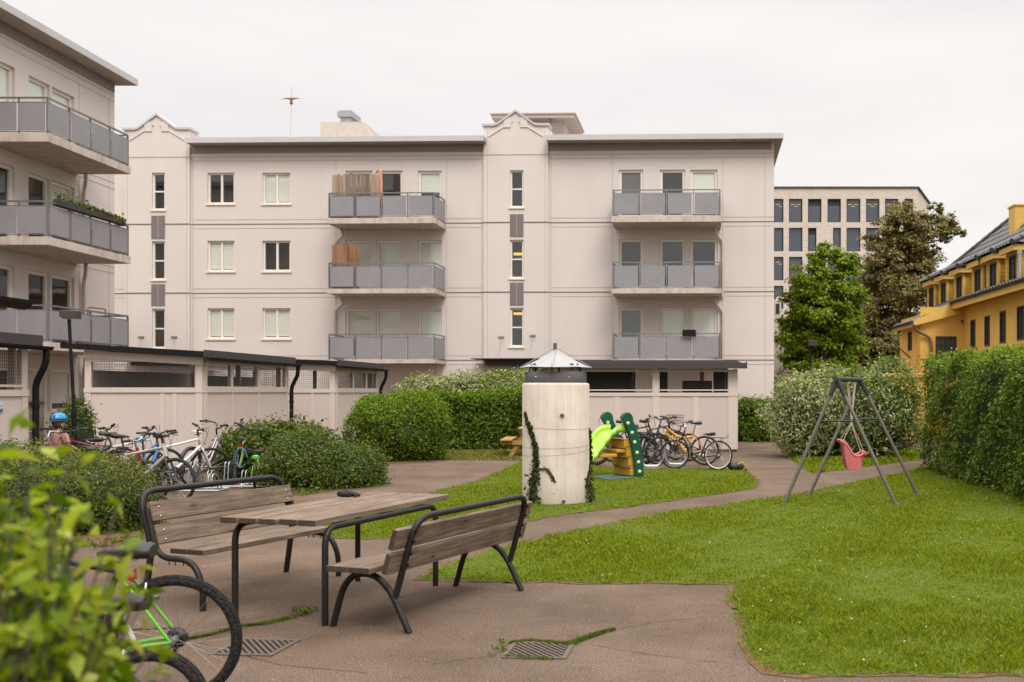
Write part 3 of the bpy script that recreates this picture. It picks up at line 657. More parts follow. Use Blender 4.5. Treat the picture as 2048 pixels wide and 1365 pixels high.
for zz in (LZ(205, 229), LZ(193, 229), 8.5, 8.3, 5.72, 5.52, 2.9, 2.7): wl.box(.0005, .008, -20, .004, zz - .012, zz + .012)
for yy in (LY(218), LY(158)): wl.box(.0004, .0075, yy - .011, yy + .011, 0, 11.2)
wl.build('wall', [M['plaster'], M['joint']], left)
for o, kw in lw: window(left, lm, *o, dep=.15, **kw)
bd = MB(); bd.box(-.3, .02, -20, -.02, LZ(182, 220), Z1L - .002); bd.build('eaves_band', M['eaves_grey'], left)
rf = MB(); rf.box(.63, .66, -20, -.1 + .33, Z1L - .015, Z1L + .19); rf.box(-12, .629, .2, .229, Z1L - .015, Z1L + .19); rf.box(-12, .629, -20, .199, Z1L + .15, Z1L + .19)
for k in range(8): y = -.6 - k * 2.1; rf.box(.66, .668, y - .012, y + .012, Z1L - .02, Z1L + .195)
rf.build('roof', M['roof_edge'], left); sf = MB(); sf.box(-12, .629, -20, .199, Z1L, Z1L + .149); sf.build('soffit', M['soffit'], left)
lb = lambda u, o, z: (o, u, z)
XB = -16.8; YN = LY(95, XB); YF = LY(255.5, XB)
for ys, yr in ((268, 196), (474, 403), (684, 611)):
    zs = LZ(ys, 95, XB); zt = LZ(yr, 95, XB); balcony(left, lb, YN, YF, 1.6, zs, .22, zt - zs, 4, side_n=2)
for zt_, zb_ in ((8.35, 5.85), (5.54, 3.05), (2.72, 0)): dp = MB(); y = LY(162); dp.tube(bend([(.35, y - .35, zt_), (.2, y - .1, zt_ - .25), (.09, y, zt_ - .5), (.09, y, zb_)], .15), .055, 8); dp.build('downpipe', M['pipe_white'], left)
# ================================================================== BIKE SHEDS
M['panel_shed'] = plaster_mat('panel_shed', (.585, .495, .455), .05); sm('trim_shed', (.60, .515, .465), .6, var=.04)
sm('mesh_wire', (.11, .10, .095), .5, .5)
def meshgrid(mb, p, du, dv, pitch=.05, w=.0035):
    """welded wire mesh: thin square bars, p = corner, du/dv = edge vectors"""
    p, du, dv = Vector(p), Vector(du), Vector(dv); lu, lv = du.length, dv.length; a, b = du / lu, dv / lv
    n = max(1, round(lu / pitch)); m = max(1, round(lv / pitch))
    for i in range(n + 1): q = p + a * (lu * i / n); mb.tube([q, q + dv], w * 1.0, 4, caps=False)
    for j in range(m + 1): q = p + b * (lv * j / m); mb.tube([q, q + du], w * 1.0, 4, caps=False)
def frame_wall(wl, tr, ms, mp, u0, u1, ztop, zs, zw0, zw1, posts, battens, pw=.10):
    """lower boarded wall up to the rail, window band with posts, wire mesh in every bay. mp(u, d, z)"""
    mbox(wl, mp, u0, u1, 0, .05, .08, zs - .05)
    zt = ztop if callable(ztop) else (lambda u: ztop)
    mbox(tr, mp, u0 - .012, u1 + .012, -.03, .06, zs - .05, zs + .045)
    edges = [u0] + posts + [u1]
    for i, u in enumerate(edges):
        w = pw if 0 < i < len(edges) - 1 else pw * 1.3
        a = u - w / 2 if 0 < i < len(edges) - 1 else (u if i == 0 else u - w); b = a + w
        mbox(tr, mp, a, b, -.012, .06, zs + .047, zt(u) - .02)
        mbox(tr, mp, a, b, -.018, -.0005, .08, zs - .052)
    for u in battens: mbox(tr, mp, u - pw * .42, u + pw * .42, -.014, -.0008, .08, zs - .052)
    for i in range(len(edges) - 1):
        a, b = edges[i] + pw * .5 + (pw * .8 if i == 0 else 0), edges[i + 1] - pw * .5 - (pw * .8 if i == len(edges) - 2 else 0)
        mbox(tr, mp, a - .001, b + .001, -.01, .055, zw1, min(zt(a), zt(b)) - .0)
        mbox(tr, mp, a - .03, b + .03, -.022, -.0122, zw0 - .035, zw0); mbox(tr, mp, a - .03, b + .03, -.0215, -.0122, zw1, zw1 + .04)
        if ms is not None: meshgrid(ms, mp(a, .02, zw0), Vector(mp(b, .02, zw0)) - Vector(mp(a, .02, zw0)), Vector(mp(a, .02, zw1)) - Vector(mp(a, .02, zw0)))
def gutter(mb, p, q, r=.062):
    """half round gutter from p to q"""
    p, q = Vector(p), Vector(q); d = (q - p).normalized(); s = Vector((-d.y, d.x, 0)); n = 9; vs = []
    for c in (p, q):
        for k in range(n + 1): a = PI + PI * k / n; vs.append(c + s * math.cos(a) * r + Vector((0, 0, 1)) * math.sin(a) * r)
    for c in (p, q):
        for k in range(n + 1): a = PI + PI * k / n; vs.append(c + s * math.cos(a) * r * .88 + Vector((0, 0, 1)) * (math.sin(a) * r * .88 + .002))
    m = n + 1; fs = [(k, k + 1, m + k + 1, m + k) for k in range(n)] + [(2 * m + k, 3 * m + k, 3 * m + k + 1, 2 * m + k + 1) for k in range(n)]
    fs += [tuple(range(0, m)), tuple(range(m, 2 * m))[::-1]]
    mb.add(vs, fs, False)
    L = (q - p).length
    for k in range(1, int(L / 1.1) + 1):
        c = p.lerp(q, k / (int(L / 1.1) + 1)); mb.beam(c + s * -r, c + s * r + Vector((0, 0, 0)), .02, .012)
def swan(mb, top, wall_x, y, zb, r=.048):
    x, z = top; mb.tube(bend([(x, y, z), (x, y, z - .22), (wall_x, y, z - .52), (wall_x, y, z - .75), (wall_x, y, zb)], .12), r, 12)
    for zz in (z - .9, z - 1.7):
        if zz > zb: mb.tube([(wall_x, y, zz), (wall_x, y, zz + .05)], r * 1.2, 12)
def shed(label, X0, X1, Y0, Y1, zl, zr, zs, fr_posts, fr_bat, sd_posts, sd_bat, fw=(1.72, 2.2), sw=(1.74, 2.15), pipe=True, front=True, ov=.14, yov=.25, group='boarded bike sheds with wire mesh windows', win_span=None):
    s = thing('bike_shed', label, 'shed', (X1, Y0, 0), group=group)
    wl, tr, ms = MB(), MB(), MB()
    zf = lambda u: zl + (zr - zl) * (u - X0) / (X1 - X0) - .10
    fp = lambda u, d, z: (u, Y0 + d, z); sp = lambda u, d, z: (X1 - d, u, z)
    if front: frame_wall(wl, tr, ms, fp, X0, X1, zf, zs, fw[0], fw[1], fr_posts, fr_bat)
    mbox(wl, fp, X0, X1, Y1 - Y0 - .05, Y1 - Y0, .08, zs - .05)
    bp = lambda u, d, z: (u, Y1 - .06 + d, z)
    mbox(tr, bp, X0, X1, -.01, .05, zs - .05, zs + .05)
    for u in (X0 + .06, (X0 + X1) / 2, X1 - .2): mbox(tr, bp, u - .05, u + .05, 0, .05, zs + .05, min(zl, zr) - .1)
    frame_wall(wl, tr, ms, sp, Y0 + .062, Y1, zr - .12, zs, sw[0], sw[1], sd_posts, sd_bat)
    mbox(wl, lambda u, d, z: (X0 + d, u, z), Y0 + .06, Y1, 0, .05, .08, zs + .4)
    wl.build('boarding', M['panel_shed'], s, True); tr.build('frame', M['trim_shed'], s, True); ms.build('wire_mesh', M['mesh_wire'], s, True)
    pl = MB(); pl.box(X0 - .0, X1 - .01, Y0 + .01, Y1 - .01, -.02, .078); pl.build('plinth', M['soil'], s, True)
    rf = MB(); xo = X1 + ov; zo = zr + (zr - zl) / (X1 - X0) * ov; xl = X0 - .35; zlo = zl - (zr - zl) / (X1 - X0) * .35
    rf.prism([(xl, zlo - .09), (xo, zo - .09), (xo, zo + .02), (xl, zlo + .02)], Y0 - yov, Y1 + .12, 'y'); rf.build('roof', M['roof_black'], s, True)
    fb = MB(); fb.box(xo + .001, xo + .022, Y0 - yov - .01, Y1 + .13, zo - .11, zo + .05); fb.build('fascia_board', M['fascia_grey'], s, True)
    bt = MB(); bt.prism([(X0, zf(X0) + .001), (X1 + .03, zf(X1)), (X1 + .03, zf(X1) - .16), (X0, zf(X0) - .16)], Y0 - .045, Y0 - .013, 'y') if front else None
    if front: bt.build('barge_board', M['trim_shed'], s, True)
    if pipe:
        g = MB(); gutter(g, (xo + .09, Y0 - yov - .03, zo - .10), (xo + .09, Y1 + .2, zo - .12)); g.build('gutter', M['black_metal'], s, True)
        d = MB(); swan(d, (xo + .09, zo - .15), X1 + .07, Y1 + .1, .03); d.build('downpipe', M['black_metal'], s, True)
    return s
s1 = shed('boarded bike shed behind the bicycles with one wide front window', -11.75, -9.4, 20.5, 25.0, 2.56, 2.42, 1.665, [], [-10.2, -9.95], [21.86, 23.25], [21.86, 23.25], (1.715, 2.23), (1.74, 2.2))
s2 = shed('farther narrow bike shed half hidden behind the round green bush', -12.4, -8.725, 26.5, 30.3, 2.56, 2.40, 1.65, [-10.0], [-9.3, -10.6], [28.0, 29.2], [28.0, 29.2], (1.70, 2.18), (1.72, 2.15))
s0 = shed('bike shed at the left picture edge with a fat black downpipe', -13, -9.7, 8.8, 15.4, 2.75, 2.45, 1.62, [], [], [11.0, 13.2], [11.0, 13.2, 14.3], (1.75, 2.2), (1.74, 2.28), front=True)
snear = shed('nearest bike shed of which only the roof corner shows', -8.2, -5.02, 3.0, 7.35, 2.62, 2.44, 1.62, [], [], [], [], pipe=False)
g = MB(); gutter(g, (-4.82, 2.7, 2.34), (-4.82, 7.62, 2.32), .07); g.build('gutter', M['black_metal'], snear, True)
st = MB(); st.box(-9.6905, -9.683, 14.55, 14.82, 1.34, 1.50); st.cur = 1; st.box(-9.6825, -9.681, 14.55, 14.82, 1.34, 1.39)
for k in range(6): st.box(-9.6825, -9.681, 14.6 + k * .035, 14.62 + k * .035, 1.42, 1.44)
sm('sticker_white', (.6, .6, .6), .5); sm('sticker_blue', (.02, .16, .28), .5)
tag(st.build('sticker', [M['sticker_white'], M['sticker_blue']]), 'small white and blue notice stuck on the left shed wall', 'notice')
# right shed, low side to the front
X0, X1, Y0, Y1 = -3.6, 1.74, 27.5, 31.5
s = thing('bike_shed', 'boarded bike shed on the right behind the column with a long dark eave', 'shed', (X0, Y0, 0), group='boarded bike sheds with wire mesh windows')
wl, tr, ms = MB(), MB(), MB()
xq = lambda px: (px - CX) * Y0 / FPX
frame_wall(wl, tr, ms, lambda u, d, z: (u, Y0 + d, z), X0, X1, 2.24, 1.555, 1.685, 2.16, [xq(1090), xq(1312)], [xq(1235), xq(1392), xq(1160)], .19)
frame_wall(wl, tr, ms, lambda u, d, z: (X1 - d, u, z), Y0 + .062, Y1, 2.24, 1.555, 1.685, 2.16, [29, 30.3], [29, 30.3], .12)
mbox(wl, lambda u, d, z: (u, Y1 - .05 + d, z), X0, X1, 0, .05, .08, 1.5); mbox(wl, lambda u, d, z: (X0 + d, u, z), Y0 + .06, Y1 - .06, 0, .05, .08, 2.2)
for u in (X0 + .1, -1.2, -.35, .9, X1 - .1): mbox(tr, lambda u_, d, z: (u_, Y1 - .05 + d, z), u - .06, u + .06, 0, .06, 1.5, 2.4)
mbox(tr, lambda u, d, z: (u, Y1 - .05 + d, z), X0, X1, -.01, .055, 1.5, 1.6)
ib = MB()  # dark boards and a block added so the shed inside looks dark
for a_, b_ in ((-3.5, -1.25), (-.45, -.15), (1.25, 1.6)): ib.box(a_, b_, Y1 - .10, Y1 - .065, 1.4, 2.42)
ib.box(.3, 1.2, Y1 - .6, Y1 - .3, .1, 1.95); ib.build('added_dark_boards', sm('added_dark', (.045, .036, .03), .9), s, True)
wl.build('boarding', M['panel_shed'], s, True); tr.build('frame', M['trim_shed'], s, True); ms.build('wire_mesh', M['mesh_wire'], s, True)
pl = MB(); pl.box(X0, X1 - .01, Y0 + .01, Y1, -.02, .078); pl.build('plinth', M['soil'], s, True)
rf = MB(); rf.prism([(Y0 - .3, 2.245), (Y1 + .3, 2.5), (Y1 + .3, 2.6), (Y0 - .3, 2.345)], X0 - .3, X1 + .22, 'x'); rf.build('roof', M['roof_black'], s, True)
fb = MB(); fb.box(X0 - .31, X1 + .24, Y0 - .325, Y0 - .301, 2.24, 2.39); fb.box(X1 + .2, X1 + .235, Y0 - .33, Y0 - .30, 2.391, 2.42); fb.build('fascia_board', M['fascia_grey'], s, True)
# ================================================================== CONCRETE VENT COLUMN
def concrete_mat():
    t = NT('concrete'); v = t.coord('Object'); vs = t.coord('Object', (7, 7, .5)); a = t.noise(v, 2.2, 7, .65); b = t.noise(vs, 1.6, 6, .7); f = t.noise(v, 55, 3); pit = t.noise(v, 17, 2, .5)
    c = t.ramp(a, [(.3, (.49, .42, .355)), (.5, (.61, .535, .465)), (.7, (.66, .59, .52))])
    c = t.mix(t.ramp(b, [(.45, (0,) * 3), (.75, (.6,) * 3)]), c, (.42, .335, .26))
    c = t.mix(t.ramp(pit, [(.24, (.8,) * 3), (.31, (0,) * 3)]), c, (.3, .24, .19))
    g = t.n('ShaderNodeTexCoord'); sp = t.n('ShaderNodeSeparateXYZ'); t.l(g.outputs['Object'], sp.inputs[0]); mr = t.n('ShaderNodeMapRange'); mr.inputs[1].default_value = .35; mr.inputs[2].default_value = .0; mr.inputs[3].default_value = 0; mr.inputs[4].default_value = .7; t.l(sp.outputs['Z'], mr.inputs[0])
    m2 = t.n('ShaderNodeMath', operation='MULTIPLY'); t.l(mr.outputs[0], m2.inputs[0]); t.l(a, m2.inputs[1])
    c = t.mix(m2.outputs[0], c, (.22, .2, .12)); MATS['concrete'] = t.done(t.bsdf(c, .9, 0, .2, f, .25, .006))
concrete_mat()
sm('collar_metal', (.085, .08, .08), .8, 0, var=.12, scale=4); sm('cap_metal', (.33, .33, .34), .55, .1, var=.1, scale=3); sm('stud_metal', (.5, .5, .48), .3, .9)
CXc, CYc = -1.74, 15.3
col = thing('ventilation_column', 'round pale concrete vent shaft with grey sheet metal cap on the lawn', 'vent shaft', (CXc, CYc, 0))
cm = MB(); cm.lathe([(.498, -.05), (.498, 1.73), (.492, 1.75), (.48, 1.762), (.46, 1.766), (.001, 1.767)], n=64); cm.build('shaft', M['concrete'], col)
ho = MB()
def onc(px, py, r=.5):
    """point on the column surface seen at pixel"""
    d = Vector(((px - CX) / FPX, 1, (HZ - py) / FPX)); o = Vector((0, 0, CH)); a = d.x ** 2 + 1; b = -2 * (d.x * CXc + CYc); c = CXc ** 2 + CYc ** 2 - r * r
    dis = b * b - 4 * a * c; t = (-b - math.sqrt(max(0, dis))) / (2 * a); p = o + d * t; return p - Vector((CXc, CYc, 0))
for px, py in ((1124, 832), (1127, 1004)):
    p = onc(px, py); n = Vector((p.x, p.y, 0)).normalized(); 
    q = n.to_track_quat('Z', 'Y').to_matrix().to_4x4()
    for r0, r1, h0, h1, ci in ((.045, .03, .003, .003, 0), (.03, .026, .004, -.0, 1)):
        ho.cur = ci; b0 = len(ho.v); ho.lathe([(r0, h0), (r1, h0 + .001)] if ci == 0 else [(.031, .0045), (.001, .005)], n=20); ho.xf(Matrix.Translation(p) @ q, b0)
sm('hole_dark', (.10, .075, .055), .95); sm('hole_rim', (.55, .47, .38), .9); ho.build('lifting_hole', [M['hole_rim'], M['hole_dark']], col)
cl = MB(); cl.lathe([(.44, 1.74), (.455, 1.768), (.455, 1.925), (.445, 1.93), (.42, 1.93), (.42, 1.775)], n=64); cl.box(-.012, .012, -.464, -.452, 1.77, 1.925); clo = cl.build('collar', M['collar_metal'], col)
sb = MB()
for a in (-2.15, -1.02): sb.lathe([(.0, .012), (.011, .01), (.011, -.005)], (.455 * math.cos(a), .455 * math.sin(a), 1.85), 8)
sb.build('stud', M['stud_metal'], clo)
cap = MB(); n = 48; rings = []
for (f, z) in ((0.0, 2.285), (.12, 2.245), (.5, 2.12), (.86, 2.03), (1.0, 2.005)):
    rg = []
    for k in range(n):
        a = 2 * PI * k / n - PI / 2 + .05; c4 = abs(math.cos(2 * a + PI - .1)) ; rr = (.465 + .07 * c4 ** 2) * f
        rg.append((rr * math.cos(a), rr * math.sin(a), z + .012 * (1 - c4) * f * f - .012 * f))
    rings.append(rg)
vs = [v for r_ in rings for v in r_]; fs = [(i * n + k, i * n + (k + 1) % n, (i + 1) * n + (k + 1) % n, (i + 1) * n + k) for i in range(4) for k in range(n)]
cap.add(vs, fs, True); cap.add([(x, y, z - .006) for x, y, z in vs], [f[::-1] for f in fs], True)
for k in range(4):
    a = -PI / 2 + k * PI / 2; cap.beam((0.02 * math.cos(a), .02 * math.sin(a), 2.283), (.535 * math.cos(a), .535 * math.sin(a), 2.0), .012, .01)
cap.build('cap', M['cap_metal'], col, fixn=False)
br = MB()
for k, a in enumerate((-PI / 2 - .02, -2.35, -2.6, -.85, -.55, .6, 1.57, 2.5)):
    c, s_ = math.cos(a), math.sin(a); br.beam((.43 * c, .43 * s_, 1.90), (.40 * c, .40 * s_, 2.05), .06 if k in (1, 3) else .03, .012, (c, s_, 0))
br.build('cap_bracket', M['collar_metal'], col)
sb = MB(); sb.box(-.035, .015, -.05, 0, 2.27, 2.36); sb.build('finial', M['collar_metal'], col)
wr = MB()
for z0, z1, dr in ((1.145, 1.10, 0), (.83, .86, 0), (.70, .80, .0)):
    wr.tube([(.501 * math.cos(a), .501 * math.sin(a), z0 + (z1 - z0) * k / 24 - .03 * math.sin(PI * k / 24)) for k, a in enumerate(np.linspace(PI + .25, 2 * PI + .15, 25))], .0017, 5)
sm('rust_wire', (.45, .31, .22), .9); wr.build('rusty_wire', M['rust_wire'], col)
# climbing ivy on the column
leaf_mat('ivy', [(.012, .022, .006), (.028, .05, .010), (.05, .085, .015), (.07, .10, .02), (.13, .07, .04)], .2, .4)
sm('stem_brown', (.13, .075, .045), .9); sm('stem_grey', (.11, .09, .07), .9)
def leaves_obj(name, V, mats, parent=None, mi=None):
    n = len(V); return np_mesh(name, V.reshape(-1, 3), np.arange(n * 4).reshape(n, 4), mats, parent, mi)
def ivy(path, width, n, label, size=.045, world=True):
    iv = thing('ivy', label, 'ivy', (CXc, CYc, 0)); pts = [onc(*p) if len(p) == 2 else Vector(p) for p in path]
    stm = MB()
    for k in range(5):
        off = [Vector((random.gauss(0, .018), 0, 0)) for _ in pts]; q = []
        for p, o_ in zip(pts, off):
            p2 = p + o_; h = Vector((p2.x, p2.y, 0)); p2 = h.normalized() * max(.505, h.length) + Vector((0, 0, p2.z)); q.append(p2)
        stm.tube(q, .006, 5)
    stm.build('stem', M['stem_brown'], iv)
    Q = []; NN = []; S = []
    for k in range(n):
        t = random.random() * (len(pts) - 1); i = int(t); p = pts[i].lerp(pts[min(i + 1, len(pts) - 1)], t - i); wv = width[i] + (width[min(i + 1, len(width) - 1)] - width[i]) * (t - i)
        p = p + Vector((random.gauss(0, wv), random.gauss(0, wv * .4), random.gauss(0, wv))); h = Vector((p.x, p.y, 0)); nn = h.normalized(); p2 = nn * max(.508, h.length if h.length > .5 else 0.508 + abs(random.gauss(0, wv * .5))) + Vector((0, 0, max(.01, p.z)))
        Q.append(tuple(p2)); NN.append(tuple(nn)); S.append(size * random.uniform(.6, 1.3))
    leaves_obj('foliage', leaf_np(np.array(Q), np.array(NN), np.array(S), .85), M['ivy'], iv); return iv
ivy([(1051, 826), (1058, 850), (1066, 872), (1072, 900), (1073, 925), (1072, 945), (1068, 965), (1066, 985), (1069, 1004)], [.014, .024, .024, .024, .028, .036, .055, .05, .075], 900, 'ivy strand climbing the left side of the concrete column')
ivy([(1178, 860), (1180, 885), (1180, 905), (1181, 925), (.50, -.18, .32), (.53, -.2, .15), (.54, -.2, .02)], [.014, .017, .017, .028, .036, .036, .045], 520, 'ivy strand on the right side of the concrete column')
ivy([(1078, 941), (1092, 938), (1098, 945), (1104, 955), (1109, 964)], [.012] * 5, 60, 'thin loose ivy shoot across the column face', .035)
# ================================================================== TABLE AND BENCHES
M['tube_paint'] = sm('tube_paint', (.015, .013, .012), .48, .0, var=.25, scale=9, spec=.32)
wood_mat('wood_grey', (.08, .055, .04), (.19, .135, .098), (.35, .27, .205), (36, 1.6, 36)); wood_mat('wood_top', (.085, .058, .042), (.215, .152, .11), (.41, .32, .25), (34, 1.5, 34), True)
sm('bolt_metal', (.4, .39, .37), .3, .8); sm('paint_chip', (.5, .48, .45), .7)
def plank(mb, x0, x1, y0, y1, z0, z1): mb.bev(x0, x1, y0, y1, z0, z1, .005)
wood_mat('wood_end', (.03, .02, .014), (.075, .05, .036), (.13, .09, .065), (60, 60, 60), False)
def endgrain(o):
    """weathered end grain on the two cut ends of a plank"""
    o.data.materials.append(M['wood_end'])
    for p in o.data.polygons:
        if abs(p.normal.y) > .9: p.material_index = 1
    return o
TX, TY, TA = -2.583, 8.116, R(-16.5)
tb = thing('garden_table', 'weathered five-plank table on black tube frames between two benches', 'table', (TX, TY, 0), (0, 0, TA))
WT, LT, TT = .81, 1.88, .75
for k in range(5):
    a = -WT / 2 + k * (WT / 5); m = MB(); y0 = -LT / 2 + random.uniform(-.012, .012); plank(m, a + .010, a + WT / 5 - .010, y0, LT / 2 + random.uniform(-.012, .012), TT - .042, TT + random.uniform(-.002, .002)); endgrain(m.build('tabletop_plank', M['wood_top'], tb))
for sx in (-.36, .395):
    m = MB(); m.tube(bend([(sx, -.835, 0), (sx, -.835, TT - .067), (sx, .70, TT - .067), (sx, .70, 0)], .13, 7), .0232, 14); m.build('leg_frame', M['tube_paint'], tb)
m = MB()
for y in (-.6, 0, .5): m.box(-.36, .395, y - .02, y + .02, TT - .062, TT - .0425)
for k in range(5):
    for y in (-.6, .5): x = -WT / 2 + (k + .5) * WT / 5; m.tube([(x, y, TT - .062), (x, y, TT - .09)], .005, 6)
m.build('crossbar', M['tube_paint'], tb)
k_ = MB(); p = G(0, 0 + 1000); 
sunl = thing('dark_glove', 'small black crumpled glove lying on the far part of the table top', 'glove', (TX, TY, TT), (0, 0, TA))
m = MB(); rnd = random.Random(5)
b0 = bmesh.new(); bmesh.ops.create_icosphere(b0, subdivisions=3, radius=1)
for v in b0.verts: d = v.co.copy(); r_ = 1 + .25 * math.sin(d.x * 5 + 1) * math.cos(d.y * 6); v.co = Vector((d.x * .075 * r_, d.y * .05 * r_, max(0, d.z * .03 * r_ + .02)))
m.bm(b0, Matrix.Translation((-.36, .52, .002)), True)
for a, L in ((.2, .07), (-.15, .08), (-.5, .065), (.7, .05)): m.tube([(-.30, .53, .018), (-.30 + L * .6 * math.cos(a), .53 + L * .6 * math.sin(a), .024), (-.30 + L * math.cos(a), .53 + L * math.sin(a), .012)], [.013, .012, .008], 8)
sm('cloth_black', (.012, .011, .012), .9); m.build('glove_body', M['cloth_black'], sunl)
# right bench (nearer, seen from behind); local x = from seat front to back, y = length
BX, BY, BA = -1.811, 7.817, R(-20.2)
b2 = thing('garden_bench', 'weathered bench seen from behind with arched tube legs near the lawn', 'bench', (BX, BY, 0), (0, 0, BA), 'tube frame benches at the garden table')
for sy in (-.79, .79):
    m = MB(); m.tube(bend([(-.315, sy, 0), (-.20, sy, .385), (.11, sy, .385), (.315, sy, 0)], [.20, .22], 9), .0232, 14); m.build('leg_arch', M['tube_paint'], b2)
m = MB(); m.tube(bend([(.205, -.79, .245), (.37, -.79, .79), (.37, .79, .79), (.205, .79, .245)], [.17, .17], 9), .0232, 14)
m.build('back_frame', M['tube_paint'], b2)
for k in range(2): m = MB(); plank(m, -.245 + k * .18, -.245 + k * .18 + .172, -.95, .95, .414, .456); endgrain(m.build('seat_plank', M['wood_grey'], b2))
for k, (zc, xc) in enumerate(((.49, .243), (.655, .294))):
    m = MB(); b0 = len(m.v); plank(m, -.021, .021, -.95, .95, -.072, .072); m.xf(Matrix.Translation((xc, 0, zc)) @ Matrix.Rotation(R(16.5), 4, 'Y'), b0); endgrain(m.build('back_slat', M['wood_grey'], b2))
m = MB()
for sy in (-.79, .79):
    for zc, xc in ((.45, .30), (.53, .325), (.615, .35), (.69, .37)): m.lathe([(.001, .0), (.011, .002), (.011, .02)], (xc, sy, zc), 8, axis='z')
m.build('bolt', M['tube_paint'], b2)
# left bench (facing right)
LBX, LBY, LBA = -3.50, 8.50, R(-20.5)
b1 = thing('garden_bench', 'weathered bench with high looped tube back facing the table', 'bench', (LBX, LBY, 0), (0, 0, LBA), 'tube frame benches at the garden table')
hoop = [(-.31, -.775, 0), (-.235, -.775, .45), (-.37, -.775, .87), (-.37, .775, .87), (-.235, .775, .45), (-.31, .775, 0)]
m = MB(); m.tube(bend(hoop, [.10, .16, .16, .10], 8), .025, 14); m.build('back_frame', M['tube_paint'], b1)
for sy in (-.775, .775):
    s2_ = .057 if sy < 0 else -.057
    m = MB(); yy = sy
    m.tube(bend([(-.285, yy, .74), (-.175, yy, .375), (.165, yy, .375), (.27, yy, .20), (.27, yy, 0)], [.13, .14, .12], 8), .0232, 14); m.build('side_frame', M['tube_paint'], b1)
for k in range(2): m = MB(); plank(m, -.10 + k * .17, -.10 + k * .17 + .16, -.73, .73, .404, .445); endgrain(m.build('seat_plank', M['wood_grey'], b1))
for k, (zc, xc) in enumerate(((.545, -.205), (.72, -.258))):
    m = MB(); b0 = len(m.v); plank(m, -.02, .02, -.77, .77, -.076, .076); m.xf(Matrix.Translation((xc, 0, zc)) @ Matrix.Rotation(R(-16.5), 4, 'Y'), b0); so = m.build('back_slat', M['wood_grey'], b1)
    m = MB()
    for sy in (-.70, .70):
        for dz in (-.035, .035): x = xc + .021 - dz * .296; m.lathe([(.001, .006), (.008, .004), (.009, -.004)], (x, sy, zc + dz), 8, axis='z')
    m.build('bolt', M['bolt_metal'], so)
m = MB()
for x in (-.06, 0, .08, .13):
    for sy in (-.775, .775): m.tube([(x, sy, .36), (x, sy, .325)], .004, 6)
m.build('bolt', M['tube_paint'], b1)
# paint chips on the legs
for root, L in ((tb, ((.395, -.863, .13), (.395, -.863, .24), (-.36, .672, .1))), (b1, ((.298, -.775, .05), (-.33, -.775, .21)))):
    m = MB()
    for x, y, z in L:
        for k in range(4): m.add([(x + random.uniform(-.008, .008), y - .001, z + random.uniform(0, .05) + d) for d in (0, .006, .012)], [(0, 1, 2)])
# ================================================================== DRAIN GRATES
def drain_mat():
    pass
sm('cast_iron', (.125, .092, .075), .7, .2, var=.2, scale=20); sm('drain_dark', (.012, .009, .008), .95)
def drain(pc, sz, rot, label):
    p = G(*pc); d = thing('drain_grate', label, 'drain', (p.x, p.y, 0), (0, 0, rot), 'slotted storm drain grates'); a = sz / 2
    m = MB(); w = .03
    m.box(-a, a, -a, -a + w, .001, .010); m.box(-a, a, a - w, a, .001, .010); m.box(-a, -a + w, -a + w, a - w, .001, .0098); m.box(a - w, a, -a + w, a - w, .001, .0098); m.build('rim', M['cast_iron'], d)
    m = MB(); b = a - w - .003; n = 9
    m.box(-b, b, -b, b, .0012, .003); m.build('pit', M['drain_dark'], d)
    m = MB(); c_, s_ = math.cos(R(-52)), math.sin(R(-52))
    def clip(off, lo=-b, hi=b):
        """segment of the diagonal line at offset inside the square"""
        ts = []
        for ax in (0, 1):
            o_ = (-s_ * off, c_ * off)[ax]; d_ = (c_, s_)[ax]; ts.append(sorted(((lo - o_) / d_, (hi - o_) / d_)))
        return max(ts[0][0], ts[1][0]), min(ts[0][1], ts[1][1])
    k = -b * 1.38
    while k < b * 1.38:
        t0, t1 = clip(k)
        if t1 - t0 > .02: m.beam((-s_ * k + c_ * t0, c_ * k + s_ * t0, .0072), (-s_ * k + c_ * t1, c_ * k + s_ * t1, .0072), .015, .006)
        k += .034
    m.build('grating', M['cast_iron'], d); return d
drain((1078, 1302), .41, R(-3), 'slotted drain grate with moss round it in the open asphalt'); drain((512, 1296), .41, R(-5), 'slotted drain grate between the green bicycle wheel and table leg')
# ================================================================== SWING
sm('swing_tube', (.16, .14, .12), .5, .25, var=.15, scale=8); sm('swing_dark', (.03, .028, .027), .6); sm('rope', (.5, .44, .37), .9)
sm('pink_plastic', (.54, .13, .145), .42, var=.06, scale=5, spec=.4); 
sw = thing('garden_swing', 'grey steel A-frame of a small swing on the lawn', 'swing', (2.72, 15.4, 0))
ZA = 1.82; fa = Vector((2.40, 14.95, ZA)); ba = Vector((2.94, 16.05, ZA)); feet = {'fl': Vector((1.655, 15.1, 0)), 'fr': Vector((3.225, 14.78, 0)), 'bl': Vector((2.145, 16.1, 0)), 'br': Vector((3.86, 16.1, 0))}
for a, L in ((fa, ('fl', 'fr')), (ba, ('bl', 'br'))):
    for q in L:
        f = feet[q]; m = MB(); m.tube([a.lerp(f, .02), f], .028, 12); m.tube([f + Vector((0, 0, .0)), f + Vector((0, 0, .03))], .045, 10); lg = m.build('leg', M['swing_tube'], sw, True)
        m = MB(); m.tube([a, a.lerp(f, .13)], .038, 12); m.build('leg_sleeve', M['swing_dark'], lg); lg.children[0].parent = lg
        ch = lg.children[0]; ch.data.transform(wm(lg).inverted())
m = MB(); m.tube([fa + (fa - ba).normalized() * .06, ba + (ba - fa).normalized() * .06], .036, 12); m.build('top_bar', M['swing_dark'], sw, True)
